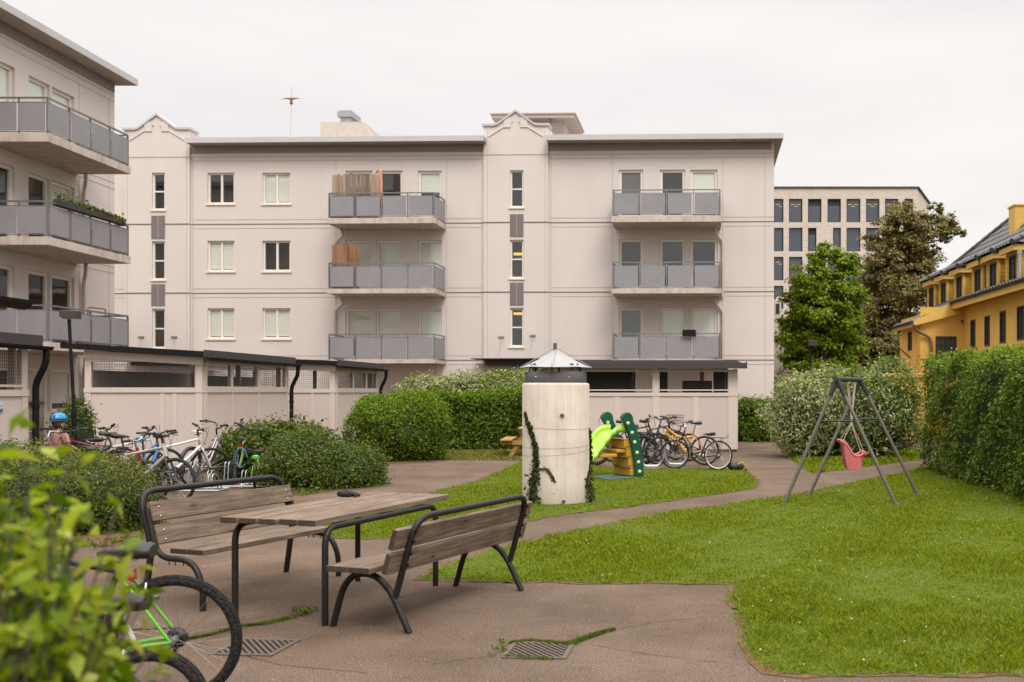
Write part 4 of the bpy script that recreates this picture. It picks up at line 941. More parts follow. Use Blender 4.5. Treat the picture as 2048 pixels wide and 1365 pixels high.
for a, L in ((fa, ('fl', 'fr')), (ba, ('bl', 'br'))):
    t = .335; p, q = a.lerp(feet[L[0]], t), a.lerp(feet[L[1]], t); m = MB(); m.tube([p, q], .014, 8); m.build('cross_bar', M['swing_dark'], sw, True)
hs = thing('toddler_swing', 'pink plastic toddler swing seat hanging on ropes', 'swing seat', (2.72, 15.5, 0))
# profile in (x, z) seen from the side: back high at left, bar at right
m = MB(); prof = [(-.20, .90), (-.17, .885), (-.12, .86), (-.075, .78), (-.02, .70), (.05, .665), (.12, .69), (.17, .715)]
outer = [(-.205, .885), (-.155, .84), (-.135, .74), (-.125, .60), (-.10, .505), (-.05, .475), (.03, .47), (.10, .465), (.13, .47)]
hw = .15
# shell: two side walls, seat pan and back
pan = [(-.125, .84), (-.105, .72), (-.09, .62), (-.05, .545), (.03, .525), (.12, .53)]
def strip(mb, pl, y0, y1, th=.012):
    for i in range(len(pl) - 1):
        (x0, z0), (x1, z1) = pl[i], pl[i + 1]; d = Vector((x1 - x0, z1 - z0)).normalized(); nx, nz = -d.y * th, d.x * th
        mb.add([(x0, y0, z0), (x1, y0, z1), (x1, y1, z1), (x0, y1, z0), (x0 - nx, y0, z0 - nz), (x1 - nx, y0, z1 - nz), (x1 - nx, y1, z1 - nz), (x0 - nx, y1, z0 - nz)], [(0, 1, 2, 3), (7, 6, 5, 4), (0, 4, 5, 1), (3, 2, 6, 7)], True)
for y in (-hw, hw):
    poly = [(-.20, .90), (-.155, .885), (-.115, .845), (-.07, .765), (-.02, .695), (.04, .662), (.10, .672), (.11, .60), (.105, .50), (.09, .475), (0, .465), (-.07, .468), (-.105, .50), (-.128, .60), (-.14, .74), (-.16, .85)]
    m.prism([(a, b) for a, b in poly], y - .011, y + .011, 'y')
strip(m, pan, -hw, hw, .02); strip(m, [(-.21, .905), (-.16, .875), (-.125, .84)], -hw - .02, hw + .02, .02)
m.build('seat_shell', M['pink_plastic'], hs)
m = MB()
for y in (-hw, hw): m.tube([(-.205, y, .905), (-.155, y, .89), (-.11, y, .845), (-.065, y, .765), (-.015, y, .695), (.04, y, .665), (.10, y, .68), (.16, y, .715)], .02, 10)
m.tube([(.165, -hw - .03, .72), (.165, hw + .03, .72)], .026, 10); m.build('arm_rim', M['pink_plastic'], hs)
m = MB()
for y in (-.06, .06): m.tube([(.155, y, .70), (.12, y, .56), (.09, y, .47)], .014, 8)
m.build('crotch_bar', M['pink_plastic'], hs)
m = MB(); L = Vector((2.72, 15.5, 0))
for k, y in enumerate((-hw, hw)):
    top = fa.lerp(ba, .40 + .35 * k) - L; kn = Vector((.0 + .03 * k - .03, y * .75, 1.16)); m.tube([top, kn], .006, 6); m.tube([kn, (-.17, y, .89)], .005, 6); m.tube([kn, (.155, y, .71)], .005, 6); m.tube([top + Vector((.02, 0, 0)), kn + Vector((.012, .01, 0))], .005, 6)
m.build('rope', M['rope'], hs)
# ================================================================== TOY SLIDE
sm('toy_green', (.012, .085, .05), .35, var=.1, scale=4, spec=.4); sm('toy_yellow', (.52, .28, .03), .4, var=.08, scale=5); sm('toy_lime', (.36, .60, .07), .35, var=.06, scale=5); sm('toy_teal', (.06, .17, .17), .5, var=.15, scale=5); sm('toy_cream', (.62, .60, .38), .5)
SL = P(1238, 955, 19.55); sl = thing('toy_slide', 'green and yellow plastic toddler slide with lime chute beside the column', 'slide', (SL.x, SL.y, 0), (0, 0, R(38)))
# local: y = width (rails at two depths), x = towards the chute foot (negative)
def rail(mb, y):
    cl = [(.235, 0, .10), (.21, .30, .105), (.15, .62, .11), (.05, .92, .125), (-.06, 1.10, .14)]
    L = [(x - w * .95, z + w * .25) for x, z, w in cl]; Rr = [(x + w * .95, z - w * .05 if z else 0) for x, z, w in cl]
    a, b = Vector((Rr[-1][0], Rr[-1][1])), Vector((L[-1][0], L[-1][1])); c = (a + b) / 2; u = (a - b) / 2; w_ = Vector((-u.y, u.x))
    tip = [tuple(c + u * math.cos(t) + w_ * math.sin(t)) for t in np.linspace(.2, PI - .2, 11)]
    mb.prism(Rr + tip + L[::-1], y - .04, y + .04, 'y')
for y in (-.33, .33):
    m = MB(); rail(m, y); ro = m.build('side_rail', M['toy_green'], sl, bevel=.016)
    for x, z in ((.225, .12), (.20, .30), (.165, .48), (.11, .68), (.05, .86), (-.045, 1.04)): m = MB(); m.lathe([(.036, 0), (.032, -.016), (.001, -.02)] if y < 0 else [(.036, 0), (.001, -.001)], (x - .01, y - .041, z), 14, axis='y'); m.build('knob', M['toy_cream'], ro)
for k, (x, z) in enumerate(((.19, .115), (.155, .30), (.11, .48), (.05, .66))):
    m = MB(); m.bev(x - .13, x + .04, -.288, .288, z - .075, z + .06, .018); m.bev(x - .14, x + .05, -.287, .287, z + .062, z + .085, .008); m.build('step', M['toy_yellow'], sl)
ch = [(-.02, .90), (-.14, .90), (-.26, .87), (-.38, .78), (-.52, .62), (-.66, .46), (-.82, .31), (-1.0, .20), (-1.2, .14), (-1.38, .14)]
m = MB()
for i_ in range(len(ch) - 1):
    (xa, za), (xb, zb) = ch[i_], ch[i_ + 1]
    for dz, f_ in ((0, 1), (-.02, -1)):
        q = [(xa, -.25, za + dz), (xb, -.25, zb + dz), (xb, .25, zb + dz), (xa, .25, za + dz)]; m.add(q if f_ > 0 else q[::-1], [(0, 1, 2, 3)], True)
    for y in (-.25, .25):
        e = .035 if y > 0 else -.035; m.add([(xa, y, za - .03), (xb, y, zb - .03), (xb, y, zb + .10), (xa, y, za + .10), (xa, y + e, za - .03), (xb, y + e, zb - .03), (xb, y + e, zb + .10), (xa, y + e, za + .10)], [(0, 1, 2, 3), (7, 6, 5, 4), (3, 2, 6, 7), (0, 4, 5, 1)], True)
m.build('chute', M['toy_lime'], sl)
m = MB(); m.bev(-.62, -.20, -.24, .24, .40, .47, .02); m.bev(-.22, .02, -.24, .24, .48, .55, .02); m.build('brace', M['toy_yellow'], sl)
m = MB(); m.bev(-.55, .40, -.36, .36, .0, .03, .012); m.build('base_plate', M['toy_teal'], sl)
# ================================================================== PICNIC TABLE (behind the column)
wood_mat('wood_new', (.30, .16, .05), (.46, .27, .10), (.58, .37, .16), (20, 20, 20), False, .6)
PT = P(1070, 912, 26.0); pt = thing('picnic_table', 'honey coloured timber picnic table half hidden behind the column', 'picnic table', (PT.x, PT.y, 0), (0, 0, R(4)))
for k in range(5): m = MB(); m.bev(-.36 + k * .146, -.36 + k * .146 + .138, -.8, .8, .70, .74, .006); m.build('tabletop_plank', M['wood_new'], pt)
for s_ in (-1, 1):
    for k in range(2): m = MB(); c = s_ * (.58 + .15 * k); m.bev(c - .07, c + .07, -.8, .8, .415, .455, .006); m.build('seat_plank', M['wood_new'], pt)
for y in (-.6, .6):
    m = MB(); m.beam((-.78, y, .365), (.78, y, .365), .045, .10); m.beam((-.35, y, .65), (.35, y, .65), .045, .095); m.build('cross_beam', M['wood_new'], pt)
    for s_ in (-1, 1): m = MB(); m.beam((s_ * .58, y + .05, 0), (s_ * .18, y + .05, .70), .045, .10); m.build('leg', M['wood_new'], pt)
# ================================================================== LAMP POST, TIMBER SCREEN
lp = P(140, 1000, 17.2); lpo = thing('lamp_post', 'thin black lamp post with boxy head in front of the left building', 'lamp post', (lp.x + .02, lp.y, 0))
m = MB(); m.tube([(0.05, 0, 0), (.045, 0, 1.3)], .042, 10); m.tube([(.045, 0, 1.3), (.045, 0, 1.36), (-.04, 0, 2.92)], [.04, .03, .026], 10); m.build('pole', M['black_metal'], lpo)
m = MB(); m.bev(-.11, .12, -.10, .10, 2.86, 2.99, .01); m.bev(-.15, -.02, -.09, .09, 2.885, 3.0, .008); m.build('lamp_head', M['fascia_grey'], lpo)
m = MB(); m.box(-.09, .10, -.08, .08, 2.853, 2.8595); m.build('lamp_glass', M['blind'], lpo)
wood_mat('wood_brown', (.12, .08, .05), (.20, .14, .095), (.28, .21, .15), (30, 30, 2.5), False)
tsp = P(74, 900, 16.8); ts = thing('timber_screen', 'short weathered timber screen beside the fat downpipe', 'screen', (tsp.x, tsp.y, 0))
m = MB(); m.bev(-.0, .09, -.05, .05, 0, 1.46, .006); m.build('post', M['wood_brown'], ts)
for k in range(9): m = MB(); m.bev(-.13, -.005, .0, .025, .06 + k * .155, .06 + k * .155 + .145, .004); m.build('board', M['wood_grey'], ts)
m = MB(); m.bev(-.16, .11, -.07, .07, 1.462, 1.49, .004); m.build('cap', M['wood_brown'], ts)
# ================================================================== THINGS ON BALCONIES AND ROOF
def reed_mat(name, c0, c1, c2):
    t = NT(name); v = t.coord('Object', (85, 85, .6)); a = t.noise(v, 1, 4, .7); b = t.noise(t.coord('Object', (3, 3, 1)), 1.2, 4)
    c = t.mix(.4, t.ramp(a, [(.3, c0), (.5, c1), (.7, c2)]), t.ramp(b, [(.35, c0), (.6, c2)])); MATS[name] = t.done(t.bsdf(c, .9, 0, .1, a, .5, .01))
reed_mat('reed_pale', (.24, .155, .10), (.40, .29, .21), (.55, .43, .33)); reed_mat('reed_red', (.14, .06, .03), (.30, .15, .085), (.45, .28, .17)); reed_mat('reed_grey', (.13, .10, .075), (.24, .18, .135), (.36, .28, .21))
def reed(label, gi, r_, spans, h0, mat, dep):
    u0, u1, zs, zt = BAL[(gi, r_)]; o = thing('reed_screen', label, 'reed screen', (0, D0, 0), (0, 0, -FA)); k = 0
    for xa, xb, ytop, mt, dd in spans:
        a, b = F(xa, 400, -dd)[0], F(xb, 400, -dd)[0]; m = MB(); n = max(4, int((b - a) / .045))
        for i in range(n):
            u = a + (b - a) * (i + .5) / n; z1 = F(xa, ytop, -dd)[1] + random.gauss(0, .035); yy = -dd + random.gauss(0, .008)
            m.tube([(u, yy, zs + .03), (u + random.gauss(0, .006), yy + random.gauss(0, .006), z1)], (b - a) / n * .56, 5)
        m.build('reed_mat', M[mt], o)
reed('pale reed privacy screen standing on the top left balcony', 0, 0, ((664, 690, 350, 'reed_pale', 1.5), (690, 740, 349, 'reed_grey', 1.5), (740, 757, 349, 'reed_pale', 1.5)), .8, 'reed_pale', 1.5)
reed('reddish brown reed screen standing on the middle left balcony', 0, 1, ((664, 694, 490, 'reed_red', 1.5), (694, 718, 488, 'reed_red', 1.35)), .8, 'reed_red', 1.5)
u, z = F(761, 333, -1.3); ps = thing('closed_parasol', 'closed salmon parasol standing on the top left balcony', 'parasol', (0, D0, 0), (0, 0, -FA)); zs = BAL[(0, 0)][2]
m = MB(); m.tube([(u, -1.3, zs), (u, -1.3, z + .02)], .02, 8); m.build('pole', M['pipe_white'], ps)
sm('salmon_cloth', (.56, .29, .20), .9, var=.15, scale=12); m = MB(); m.lathe([(.02, z - .02), (.055, z - .12), (.075, z - .3), (.09, z - .9), (.13, z - 1.5), (.05, z - 1.55)], (u, -1.3, 0), 10); m.build('folded_canopy', M['salmon_cloth'], ps)
sm('dark_cloth', (.03, .022, .022), .95); u, z = F(783, 349, -.9); m = MB(); m.prism([(u - .04, zs + .25), (u + .28, zs + .25), (u + .33, z - .05), (u + .22, z), (u + .1, z - .02), (u + .06, z - .7)], -.95, -.85, 'y')
o = m.build('hanging_clothes', M['dark_cloth']); o.location = (0, D0, 0); o.rotation_euler = (0, 0, -FA); tag(o, 'dark garment hanging on the top left balcony by the parasol', 'clothes')
u0, z1 = F(1365, 661, -1.66); u1, z0 = F(1392, 673, -1.66); m = MB(); m.bev(u0, u1, -1.80, -1.67, z0, z1, .01); m.box(u0 + .03, u1 - .03, -1.79, -1.68, z1 + .0, z1 + .015)
for uu in (u0 + .06, u1 - .06): m.beam((uu, -1.66, z1 - .02), (uu, -1.60, z1 - .0), .02, .012)
o = m.build('balcony_planter', M['black_metal']); o.location = (0, D0, 0); o.rotation_euler = (0, 0, -FA); tag(o, 'black planter box hooked on the lowest right balcony rail', 'planter')
# bird of prey kite on its pole above the roof
u, z0 = F(583, 279, 1.0); _, z1 = F(583, 198, 1.0); bk = thing('bird_scarer', 'brown kite shaped like a soaring bird on a thin roof pole', 'bird kite', (0, D0, 0), (0, 0, -FA))
m = MB(); m.tube([(u - .06, 1, z0 - .3), (u + .02, 1, z1 + .5)], .012, 6); m.tube([(u - .06, 1, z0 - .3), (u - .055, 1, z0 + .05)], .03, 8); m.build('pole', M['pipe_white'], bk)
sm('kite_brown', (.22, .10, .07), .9); m = MB(); zk = z1 - .03
for s_ in (-1, 1):
    w = [(0, .02), (.12, .07), (.25, .06), (.42, .0), (.25, .02), (.12, .0), (0, -.08)]
    m.prism([(u + s_ * a, zk + b) for a, b in w], .97, .99, 'y')
m.build('wing', M['kite_brown'], bk); m = MB(); m.lathe([(.001, .09), (.05, .06), (.06, -.02), (.045, -.1), (.07, -.2), (.001, -.2)], (u, .98, zk), 10); m.build('bird_body', M['kite_brown'], bk)
# red bent tube frame on the lowest left balcony
ya, yb = LY(184, XB), LY(219, XB); zc = LZ(615, 184, XB); m = MB(); sm('red_tube', (.28, .06, .04), .5)
m.tube(bend([(XB - .12, ya + YE, zc - 1.5), (XB - .12, ya + YE, zc), (XB - .12, yb + YE, zc + .02), (XB - .12, yb + YE, zc - .9)], .08), .02, 8); tag(m.build('tube_rack', M['red_tube']), 'thin red tube frame standing on the lowest left corner balcony', 'rack')
# ================================================================== BICYCLES
sm('tyre', (.018, .017, .016), .85, 0, var=.2, scale=12, bump=.3); sm('rim_alu', (.45, .45, .45), .3, .85, var=.08); sm('rim_black', (.03, .03, .03), .4, .4); sm('rim_white', (.70, .69, .66), .4)
sm('spoke', (.42, .42, .42), .3, .9); sm('black_plastic', (.02, .019, .019), .5); sm('chrome', (.5, .5, .5), .22, .95, var=.06)
for nm, c in dict(white=(.66, .64, .60), silver=(.44, .43, .41), lilac=(.50, .40, .50), lime=(.22, .26, .09), green=(.13, .40, .03), red=(.24, .02, .03), black=(.018, .017, .018), orange=(.56, .24, .02), dgreen=(.012, .06, .045), blue=(.03, .13, .32)).items(): sm('paint_' + nm, c, .3, .1, var=.06, scale=3, bump=0, spec=.55)
sm('saddle_white', (.55, .53, .52), .5); sm('saddle_blue', (.05, .22, .36), .5); sm('saddle_green', (.10, .5, .08), .5); sm('reflector_red', (.4, .02, .015), .25); sm('reflector_clear', (.62, .62, .60), .15)
def tread_mat():
    t = NT('tyre_tread'); v = t.coord('Object'); vo = t.n('ShaderNodeTexVoronoi'); vo.inputs['Scale'].default_value = 75; t.l(v, vo.inputs['Vector'])
    c = t.ramp(vo.outputs['Distance'], [(.2, (.032, .028, .026)), (.6, (.010, .009, .009))]); MATS['tyre_tread'] = t.done(t.bsdf(c, .8, 0, .3, vo.outputs['Distance'], .9, .006))
tread_mat()
def wheel(root, x, Rw, tw=.024, rim='rim_alu', nsp=24, steer=None, hi=False, spr=.0016, guard=None, refl=False, name='wheel'):
    T = steer if steer is not None else Matrix.Identity(4)
    n = 72 if hi else 40; rt = Rw - tw
    r = MB(); a = [2 * PI * k / n for k in range(n)]
    rd = .024 if rim == 'rim_white' else .012; prof = [(rt - rd, -.013), (rt + .006, -.013), (rt + .006, .013), (rt - rd, .013), (rt - rd - .006, 0)]
    vs = [(pr * math.cos(g), y, pr * math.sin(g)) for g in a for pr, y in prof]; q = len(prof)
    r.add(vs, [(k * q + j, k * q + (j + 1) % q, ((k + 1) % n) * q + (j + 1) % q, ((k + 1) % n) * q + j) for k in range(n) for j in range(q)], True)
    r.tube([(0, -.05, 0), (0, .05, 0)], .02, 8); r.tube([(0, -.065, 0), (0, .065, 0)], .008, 6)
    MT = T @ Matrix.Translation((x, 0, Rw)); r.xf(MT); wo_ = r.build(name, M[rim], root)
    t = MB(); t.tube([(rt * math.cos(g), 0, rt * math.sin(g)) for g in a], tw, 10 if hi else 7, closed=True); 
    if hi:  # tread knobs
        for k in range(150):
            g = 2 * PI * k / 150
            for yy, h in ((-.017, .8), (0, 1.0), (.017, .8)):
                c = Vector((math.cos(g + (.02 if yy == 0 else 0)), 0, math.sin(g + (.02 if yy == 0 else 0)))); tg = Vector((-c.z, 0, c.x)); rad = rt + math.sqrt(max(0, tw * tw - yy * yy)) + .0005
                t.obox(c * rad + Vector((0, yy, 0)), c * .0025, tg * .0055, Vector((0, .006, 0)))
    t.xf(MT); t.build('tyre', M['tyre_tread' if hi else 'tyre'], wo_)
    s = MB()
    for k in range(nsp):
        g = 2 * PI * k / nsp; sg = -1 if k % 2 else 1; g2 = g + (.9 if (k // 2) % 2 else -.9)
        s.tube([(.022 * math.cos(g2), sg * .03, .022 * math.sin(g2)), ((rt - .012) * math.cos(g), 0, (rt - .012) * math.sin(g))], spr, 4, caps=False)
    s.xf(MT); s.build('spokes', M['spoke'], wo_)
    if refl:
        s = MB(); b = len(s.v); s.bev(-.045, .045, -.006, .006, -.011, .011, .005); s.xf(Matrix.Rotation(R(-68), 4, 'Y'), b); s.xf(Matrix.Translation((.22, 0, .04)), b); s.xf(MT); s.build('reflector', M['reflector_clear'], wo_)
    if guard:
        s = MB(); g0, g1 = guard; aa = np.linspace(g0, g1, 18); rg = Rw + .018; vs = []
        for g in aa:
            for y, dr in ((-.028, -.012), (-.018, 0), (.018, 0), (.028, -.012)): vs.append(((rg + dr) * math.cos(g), y, (rg + dr) * math.sin(g)))
        s.add(vs, [(i * 4 + j, i * 4 + j + 1, (i + 1) * 4 + j + 1, (i + 1) * 4 + j) for i in range(17) for j in range(3)], True); s.xf(MT); s.build('mudguard', M['black_plastic'], wo_)
    return wo_
def saddle(root, x, z, mat='black_plastic', s=1.0):
    m = MB(); L = [(.13, .014, .0, .014), (.07, .022, .006, .02), (0, .034, .010, .026), (-.06, .062, .014, .034), (-.11, .078, .018, .036), (-.135, .058, .014, .028)]
    n = 12; vs = []
    for xx, w_, dz, th in L:
        for k in range(n):
            g = 2 * PI * k / n; c, s_ = math.cos(g), math.sin(g)
            vs.append((x + xx * s, w_ * s * c, z + (dz + th * 1.35 * (s_ if s_ > 0 else s_ * .9) * (1 if s_ < 0 else .8)) * s))
    m.add(vs, [(i * n + k, i * n + (k + 1) % n, (i + 1) * n + (k + 1) % n, (i + 1) * n + k) for i in range(len(L) - 1) for k in range(n)], True); m.add(vs[:n], [tuple(range(n))]); m.add(vs[-n:], [tuple(range(n))[::-1]])
    so = m.build('saddle', M[mat], root)
    m = MB()
    for y in (-.022, .022): m.tube([(x + .10 * s, y * .6, z - .002), (x + .03 * s, y, z - .03), (x - .06 * s, y, z - .03), (x - .10 * s, y * 1.4, z - .0)], .004, 6)
    m.build('saddle_rail', M['chrome'], so)
def bike(label, x, y, hd, *, stay=None, frim=None, lean=6, Rw=.34, paint='black', kind='mtb', sad='black_plastic', rim='rim_black', steer=0, rack=False, basket=False, guards=False, hi=False, sz=.86, bar='black_plastic', tw=.026, tail=False, stab=False, sadz=None, spr=.0016, paint2=None):
    k = Rw / .34; b = thing('bicycle', label, 'bicycle', (x, y, 0), (R(lean), 0, R(hd)), 'parked bicycles')
    p2 = M['paint_' + (paint2 or paint)]
    rh = Vector((-.43 * k, 0, Rw)); fh = Vector((.62 * k, 0, Rw)); bb = Vector((0, 0, Rw - .045 * k)); 
    st = Vector((-.165 * k, 0, .74 * k)); ht = Vector((.405 * k, 0, .86 * k)); hb = Vector((.455 * k, 0, .715 * k))
    ax = (hb - ht).normalized(); SM = Matrix.Translation(hb) @ Matrix.Rotation(R(steer), 4, ax) @ Matrix.Translation(-hb) if steer else Matrix.Identity(4)
    m = MB(); tr = .018 if kind != 'mtb' else .023
    m.tube([bb, st], .016, 10); m.tube([ht - ax * .02, hb + ax * .02], .021, 10)
    if kind == 'step':
        m.tube(bend([hb - ax * .03, Vector((.22 * k, 0, .40 * k)), Vector((.05 * k, 0, .30 * k)), bb], .12 * k), .019, 10); m.tube(bend([ht + ax * .03, Vector((.20 * k, 0, .52 * k)), Vector((-.075 * k, 0, .44 * k))], .12 * k), .014, 8)
    elif kind == 'fs':
        m.tube(bend([ht + ax * .03, Vector((.2 * k, 0, .66 * k)), Vector((0, 0, .62 * k)), Vector((-.16 * k, 0, .66 * k))], .08), .026, 10); m.tube([hb, Vector((.18 * k, 0, .52 * k)), bb], .032, 10); m.tube([Vector((.03, 0, .60 * k)), Vector((-.2 * k, 0, .50 * k))], .02, 8)
    else:
        m.tube([ht + ax * .03, st + Vector((0, 0, -.03))], tr * .85, 10); m.tube([hb, bb], tr * 1.15, 10)
    if stay: m.build('frame', M['paint_' + paint], b); m = MB()
    for s in (-1, 1):
        m.tube(bend([bb + Vector((-.03, s * .035, 0)), Vector((-.2 * k, s * .052, Rw - .03)), rh + Vector((0, s * .062, 0))], .1), .011, 8); m.tube([st + Vector((.01, s * .022, -.05)), Vector((-.22 * k, s * .05, .64 * k)), rh + Vector((0, s * .062, 0))], .009, 8)
    m.build('rear_stay' if stay else 'frame', M['paint_' + (stay or paint)], b)
    m = MB(); cr = hb + (hb - ht).normalized() * .04; 
    for s in (-1, 1): m.tube(bend([cr + Vector((0, 0, .0)), cr + Vector((0.005, s * .052, -.02)), fh + Vector((-.01, s * .052, .05)), fh + Vector((0, s * .052, 0))], .03, 3), .016 if kind == 'mtb' else .012, 8)
    m.tube([hb, cr], .02, 8); m.xf(SM); m.build('fork', M['black_plastic' if kind in ('mtb', 'fs') and paint != 'white' else 'paint_' + paint], b)
    hz = ht - ax * .10 * k + Vector((0, 0, .03)); m = MB(); m.tube([ht, hz], .016, 8); c = hz + Vector((.05 * k, 0, .01)); m.tube([hz, c], .018, 8); w_ = .31 * k
    if kind == 'step': pts = [c + Vector((-.20, -w_ * .85, .09)), c + Vector((-.06, -w_ * .85, .10)), c + Vector((.02, -.10, .09)), c + Vector((.0, -.03, 0)), c + Vector((.0, .03, 0)), c + Vector((.02, .10, .09)), c + Vector((-.06, w_ * .85, .10)), c + Vector((-.20, w_ * .85, .09))]
    else: pts = [c + Vector((-.045, -w_, .045)), c + Vector((-.01, -.13, .035)), c + Vector((0, -.05, 0)), c + Vector((0, .05, 0)), c + Vector((-.01, .13, .035)), c + Vector((-.045, w_, .045))]
    m.tube(bend(pts, .035, 4), .0125, 8); m.xf(SM); ho = m.build('handlebar', M['chrome' if bar == 'chrome' else bar], b)
    for s in (0, -1):
        m = MB(); p, q = pts[s], pts[1 if s == 0 else -2]; d = (q - p).normalized(); m.tube([p, p + d * .12 * k], .0185, 10); m.tube([p + d * .13 * k, p + d * .15 * k], .026, 8); m.tube([p + d * .17 * k, p + d * .15 * k + Vector((.05, 0, -.03)), p + d * .05 + Vector((.055, 0, -.035))], .006, 6); m.xf(SM); m.build('grip', M['black_plastic'], ho)
    m = MB()
    for s in (-1, 1):
        p = c + Vector((0, s * .18, .03)); m.tube(bend([p, p + Vector((.10, -s * .03, .05)), c + Vector((.12, -s * .02, -.10)), hb + Vector((.04, -s * .02, .02))], .08, 5), .003, 5)
    m.xf(SM); m.build('brake_cable', M['black_plastic'], ho)
    zz = sadz or .93 * k; sx = -.165 * k - (zz - .74 * k) * .28
    m = MB(); m.tube([st - Vector((0, 0, .02)), Vector((sx, 0, zz - .02))], .0135, 8); m.build('seat_post', M['chrome' if kind != 'mtb' else 'black_plastic'], b)
    saddle(b, sx - .01, zz, sad, 1.05 if hi else .95 if Rw > .28 else .8)
    if tail:
        m = MB(); m.bev(sx - .055, sx - .03, -.03, .03, zz - .14, zz - .08, .006); m.build('tail_light', M['reflector_red'], b)
    gd = (R(20), R(165)) if guards else None; gf = (R(20), R(150)) if guards else None
    wheel(b, -.43 * k, Rw, tw, rim, 28 if hi else 20, None, hi, spr, gd, hi, 'rear_wheel'); wheel(b, .62 * k, Rw, tw, frim or rim, 28 if hi else 20, SM, hi, spr, gf, False, 'front_wheel')
    m = MB(); m.lathe([(.001, -.046), (.085 * k, -.046), (.088 * k, -.043), (.085 * k, -.040), (.001, -.040)], bb, 24, axis='y'); m.tube([bb + Vector((0, -.07, 0)), bb + Vector((0, .07, 0))], .018, 8)
    for s, g in ((-1, 0.6), (1, .6 + PI)):
        e = bb + Vector((math.cos(g) * .16 * k, s * .07, math.sin(g) * .16 * k)); m.beam(bb + Vector((0, s * .065, 0)), e, .012, .024)
    co = m.build('crankset', M['black_plastic' if kind == 'mtb' else 'chrome'], b)
    for s, g in ((-1, 0.6), (1, .6 + PI)):
        e = bb + Vector((math.cos(g) * .16 * k, s * .07, math.sin(g) * .16 * k)); m = MB(); m.bev(e.x - .045, e.x + .045, min(e.y, e.y + s * .1), max(e.y, e.y + s * .1), e.z - .012, e.z + .012, .004); m.build('pedal', M['black_plastic'], co)
    m = MB(); m.lathe([(.001, -.045), (.055 * k, -.045), (.055 * k, -.028), (.03 * k, -.02)], rh, 18, axis='y'); m.lathe([(.10 * k, -.05), (.10 * k, -.047)], rh, 24, axis='y') if hi else None
    for s_ in (1, -1): m.tube([bb + Vector((0, -.043, s_ * .086 * k)), rh + Vector((0, -.043, s_ * .05 * k))], .004, 5)
    m.tube([rh + Vector((0, -.05, -.02)), rh + Vector((.03, -.05, -.11 * k))], .012, 6); m.build('chain_drive', M['black_plastic'], b)
    if hi:
        m = MB()
        for s in (-1, 1):
            q = st.lerp(rh, .48) + Vector((0, s * .055, 0)); m.tube([q, q + Vector((-.02, s * .01, .06)), q + Vector((-.01, -s * .03, .10))], .008, 6); m.box(q.x - .04, q.x + .02, q.y - .012, q.y + .012, q.z - .01, q.z + .012)
        m.build('rim_brake', M['chrome'], b)
    if rack:
        m = MB(); z = Rw * 2 + .055; x0, x1 = -.62 * k, -.20 * k
        m.tube([(x1, -.06, z), (x0, -.06, z), (x0 - .02, -.05, z + .06), (x0 - .02, .05, z + .06), (x0, .06, z), (x1, .06, z)], .006, 6)
        for yy in (-.03, 0, .03): m.tube([(x1, yy, z), (x0, yy, z)], .004, 5)
        for s in (-1, 1): m.tube([(x0 + .1, s * .06, z), rh + Vector((0, s * .065, 0))], .006, 6); m.tube([(x1 - .08, s * .06, z), rh + Vector((0, s * .065, 0))], .005, 6)
        m.tube([(x1, 0, z), (-.19 * k, 0, .66 * k)], .006, 6); m.build('luggage_rack', M['black_plastic'], b)
    if basket:
        m = MB(); cx_, z0 = c.x + .17, c.z - .14
        for zz_, s in ((z0, .82), (z0 + .08, .88), (z0 + .16, .95), (z0 + .22, 1)): m.tube([(cx_ - .14 * s, -.17 * s, zz_), (cx_ + .14 * s, -.17 * s, zz_), (cx_ + .14 * s, .17 * s, zz_), (cx_ - .14 * s, .17 * s, zz_)], .004, 5, closed=True)
        for i in range(7):
            t = -1 + 2 * i / 6
            for e in (-1, 1): m.tube([(cx_ + t * .115, e * .14, z0), (cx_ + t * .14, e * .17, z0 + .22)], .003, 4); m.tube([(cx_ + e * .115, t * .14, z0), (cx_ + e * .14, t * .17, z0 + .22)], .003, 4)
            m.tube([(cx_ + t * .115, -.14, z0), (cx_ + t * .115, .14, z0)], .003, 4)
        m.xf(SM); m.build('basket', M['black_plastic'], b)
    if stab:
        for s in (-1, 1):
            m = MB(); m.tube([rh + Vector((0, s * .07, 0)), Vector((rh.x, s * .16, Rw * .45)), Vector((rh.x, s * .2, .05))], .007, 6); m.lathe([(.001, -.012), (.05, -.012), (.05, .012), (.001, .012)], (rh.x, s * .21, .055), 16, axis='y'); m.build('stabiliser', M['rim_white'], b)
    return b
def at(px, py): p = G(px, py); return p.x, p.y
# foreground
hubx, huby = (352 - CX) * 5.42 / FPX, 5.42
h_ = R(186)
bike('green mountain bike in the left foreground with reflector in its rear wheel', hubx + .43 * math.cos(h_), huby + .43 * math.sin(h_), 186, lean=-3, Rw=.34, paint='black', stay='green', kind='mtb', hi=True, tail=True, sadz=.80, rim='rim_alu', tw=.027, spr=.0011)
h_ = R(188); kx = .26 / .34
bike('second bicycle at the bottom left of which only a knobbly wheel shows', (292 - CX) * 4.46 / FPX + .43 * kx * math.cos(h_), 4.46 + .43 * kx * math.sin(h_), 188, lean=4, Rw=.26, paint='black', kind='mtb', hi=True, tw=.028, spr=.0011)
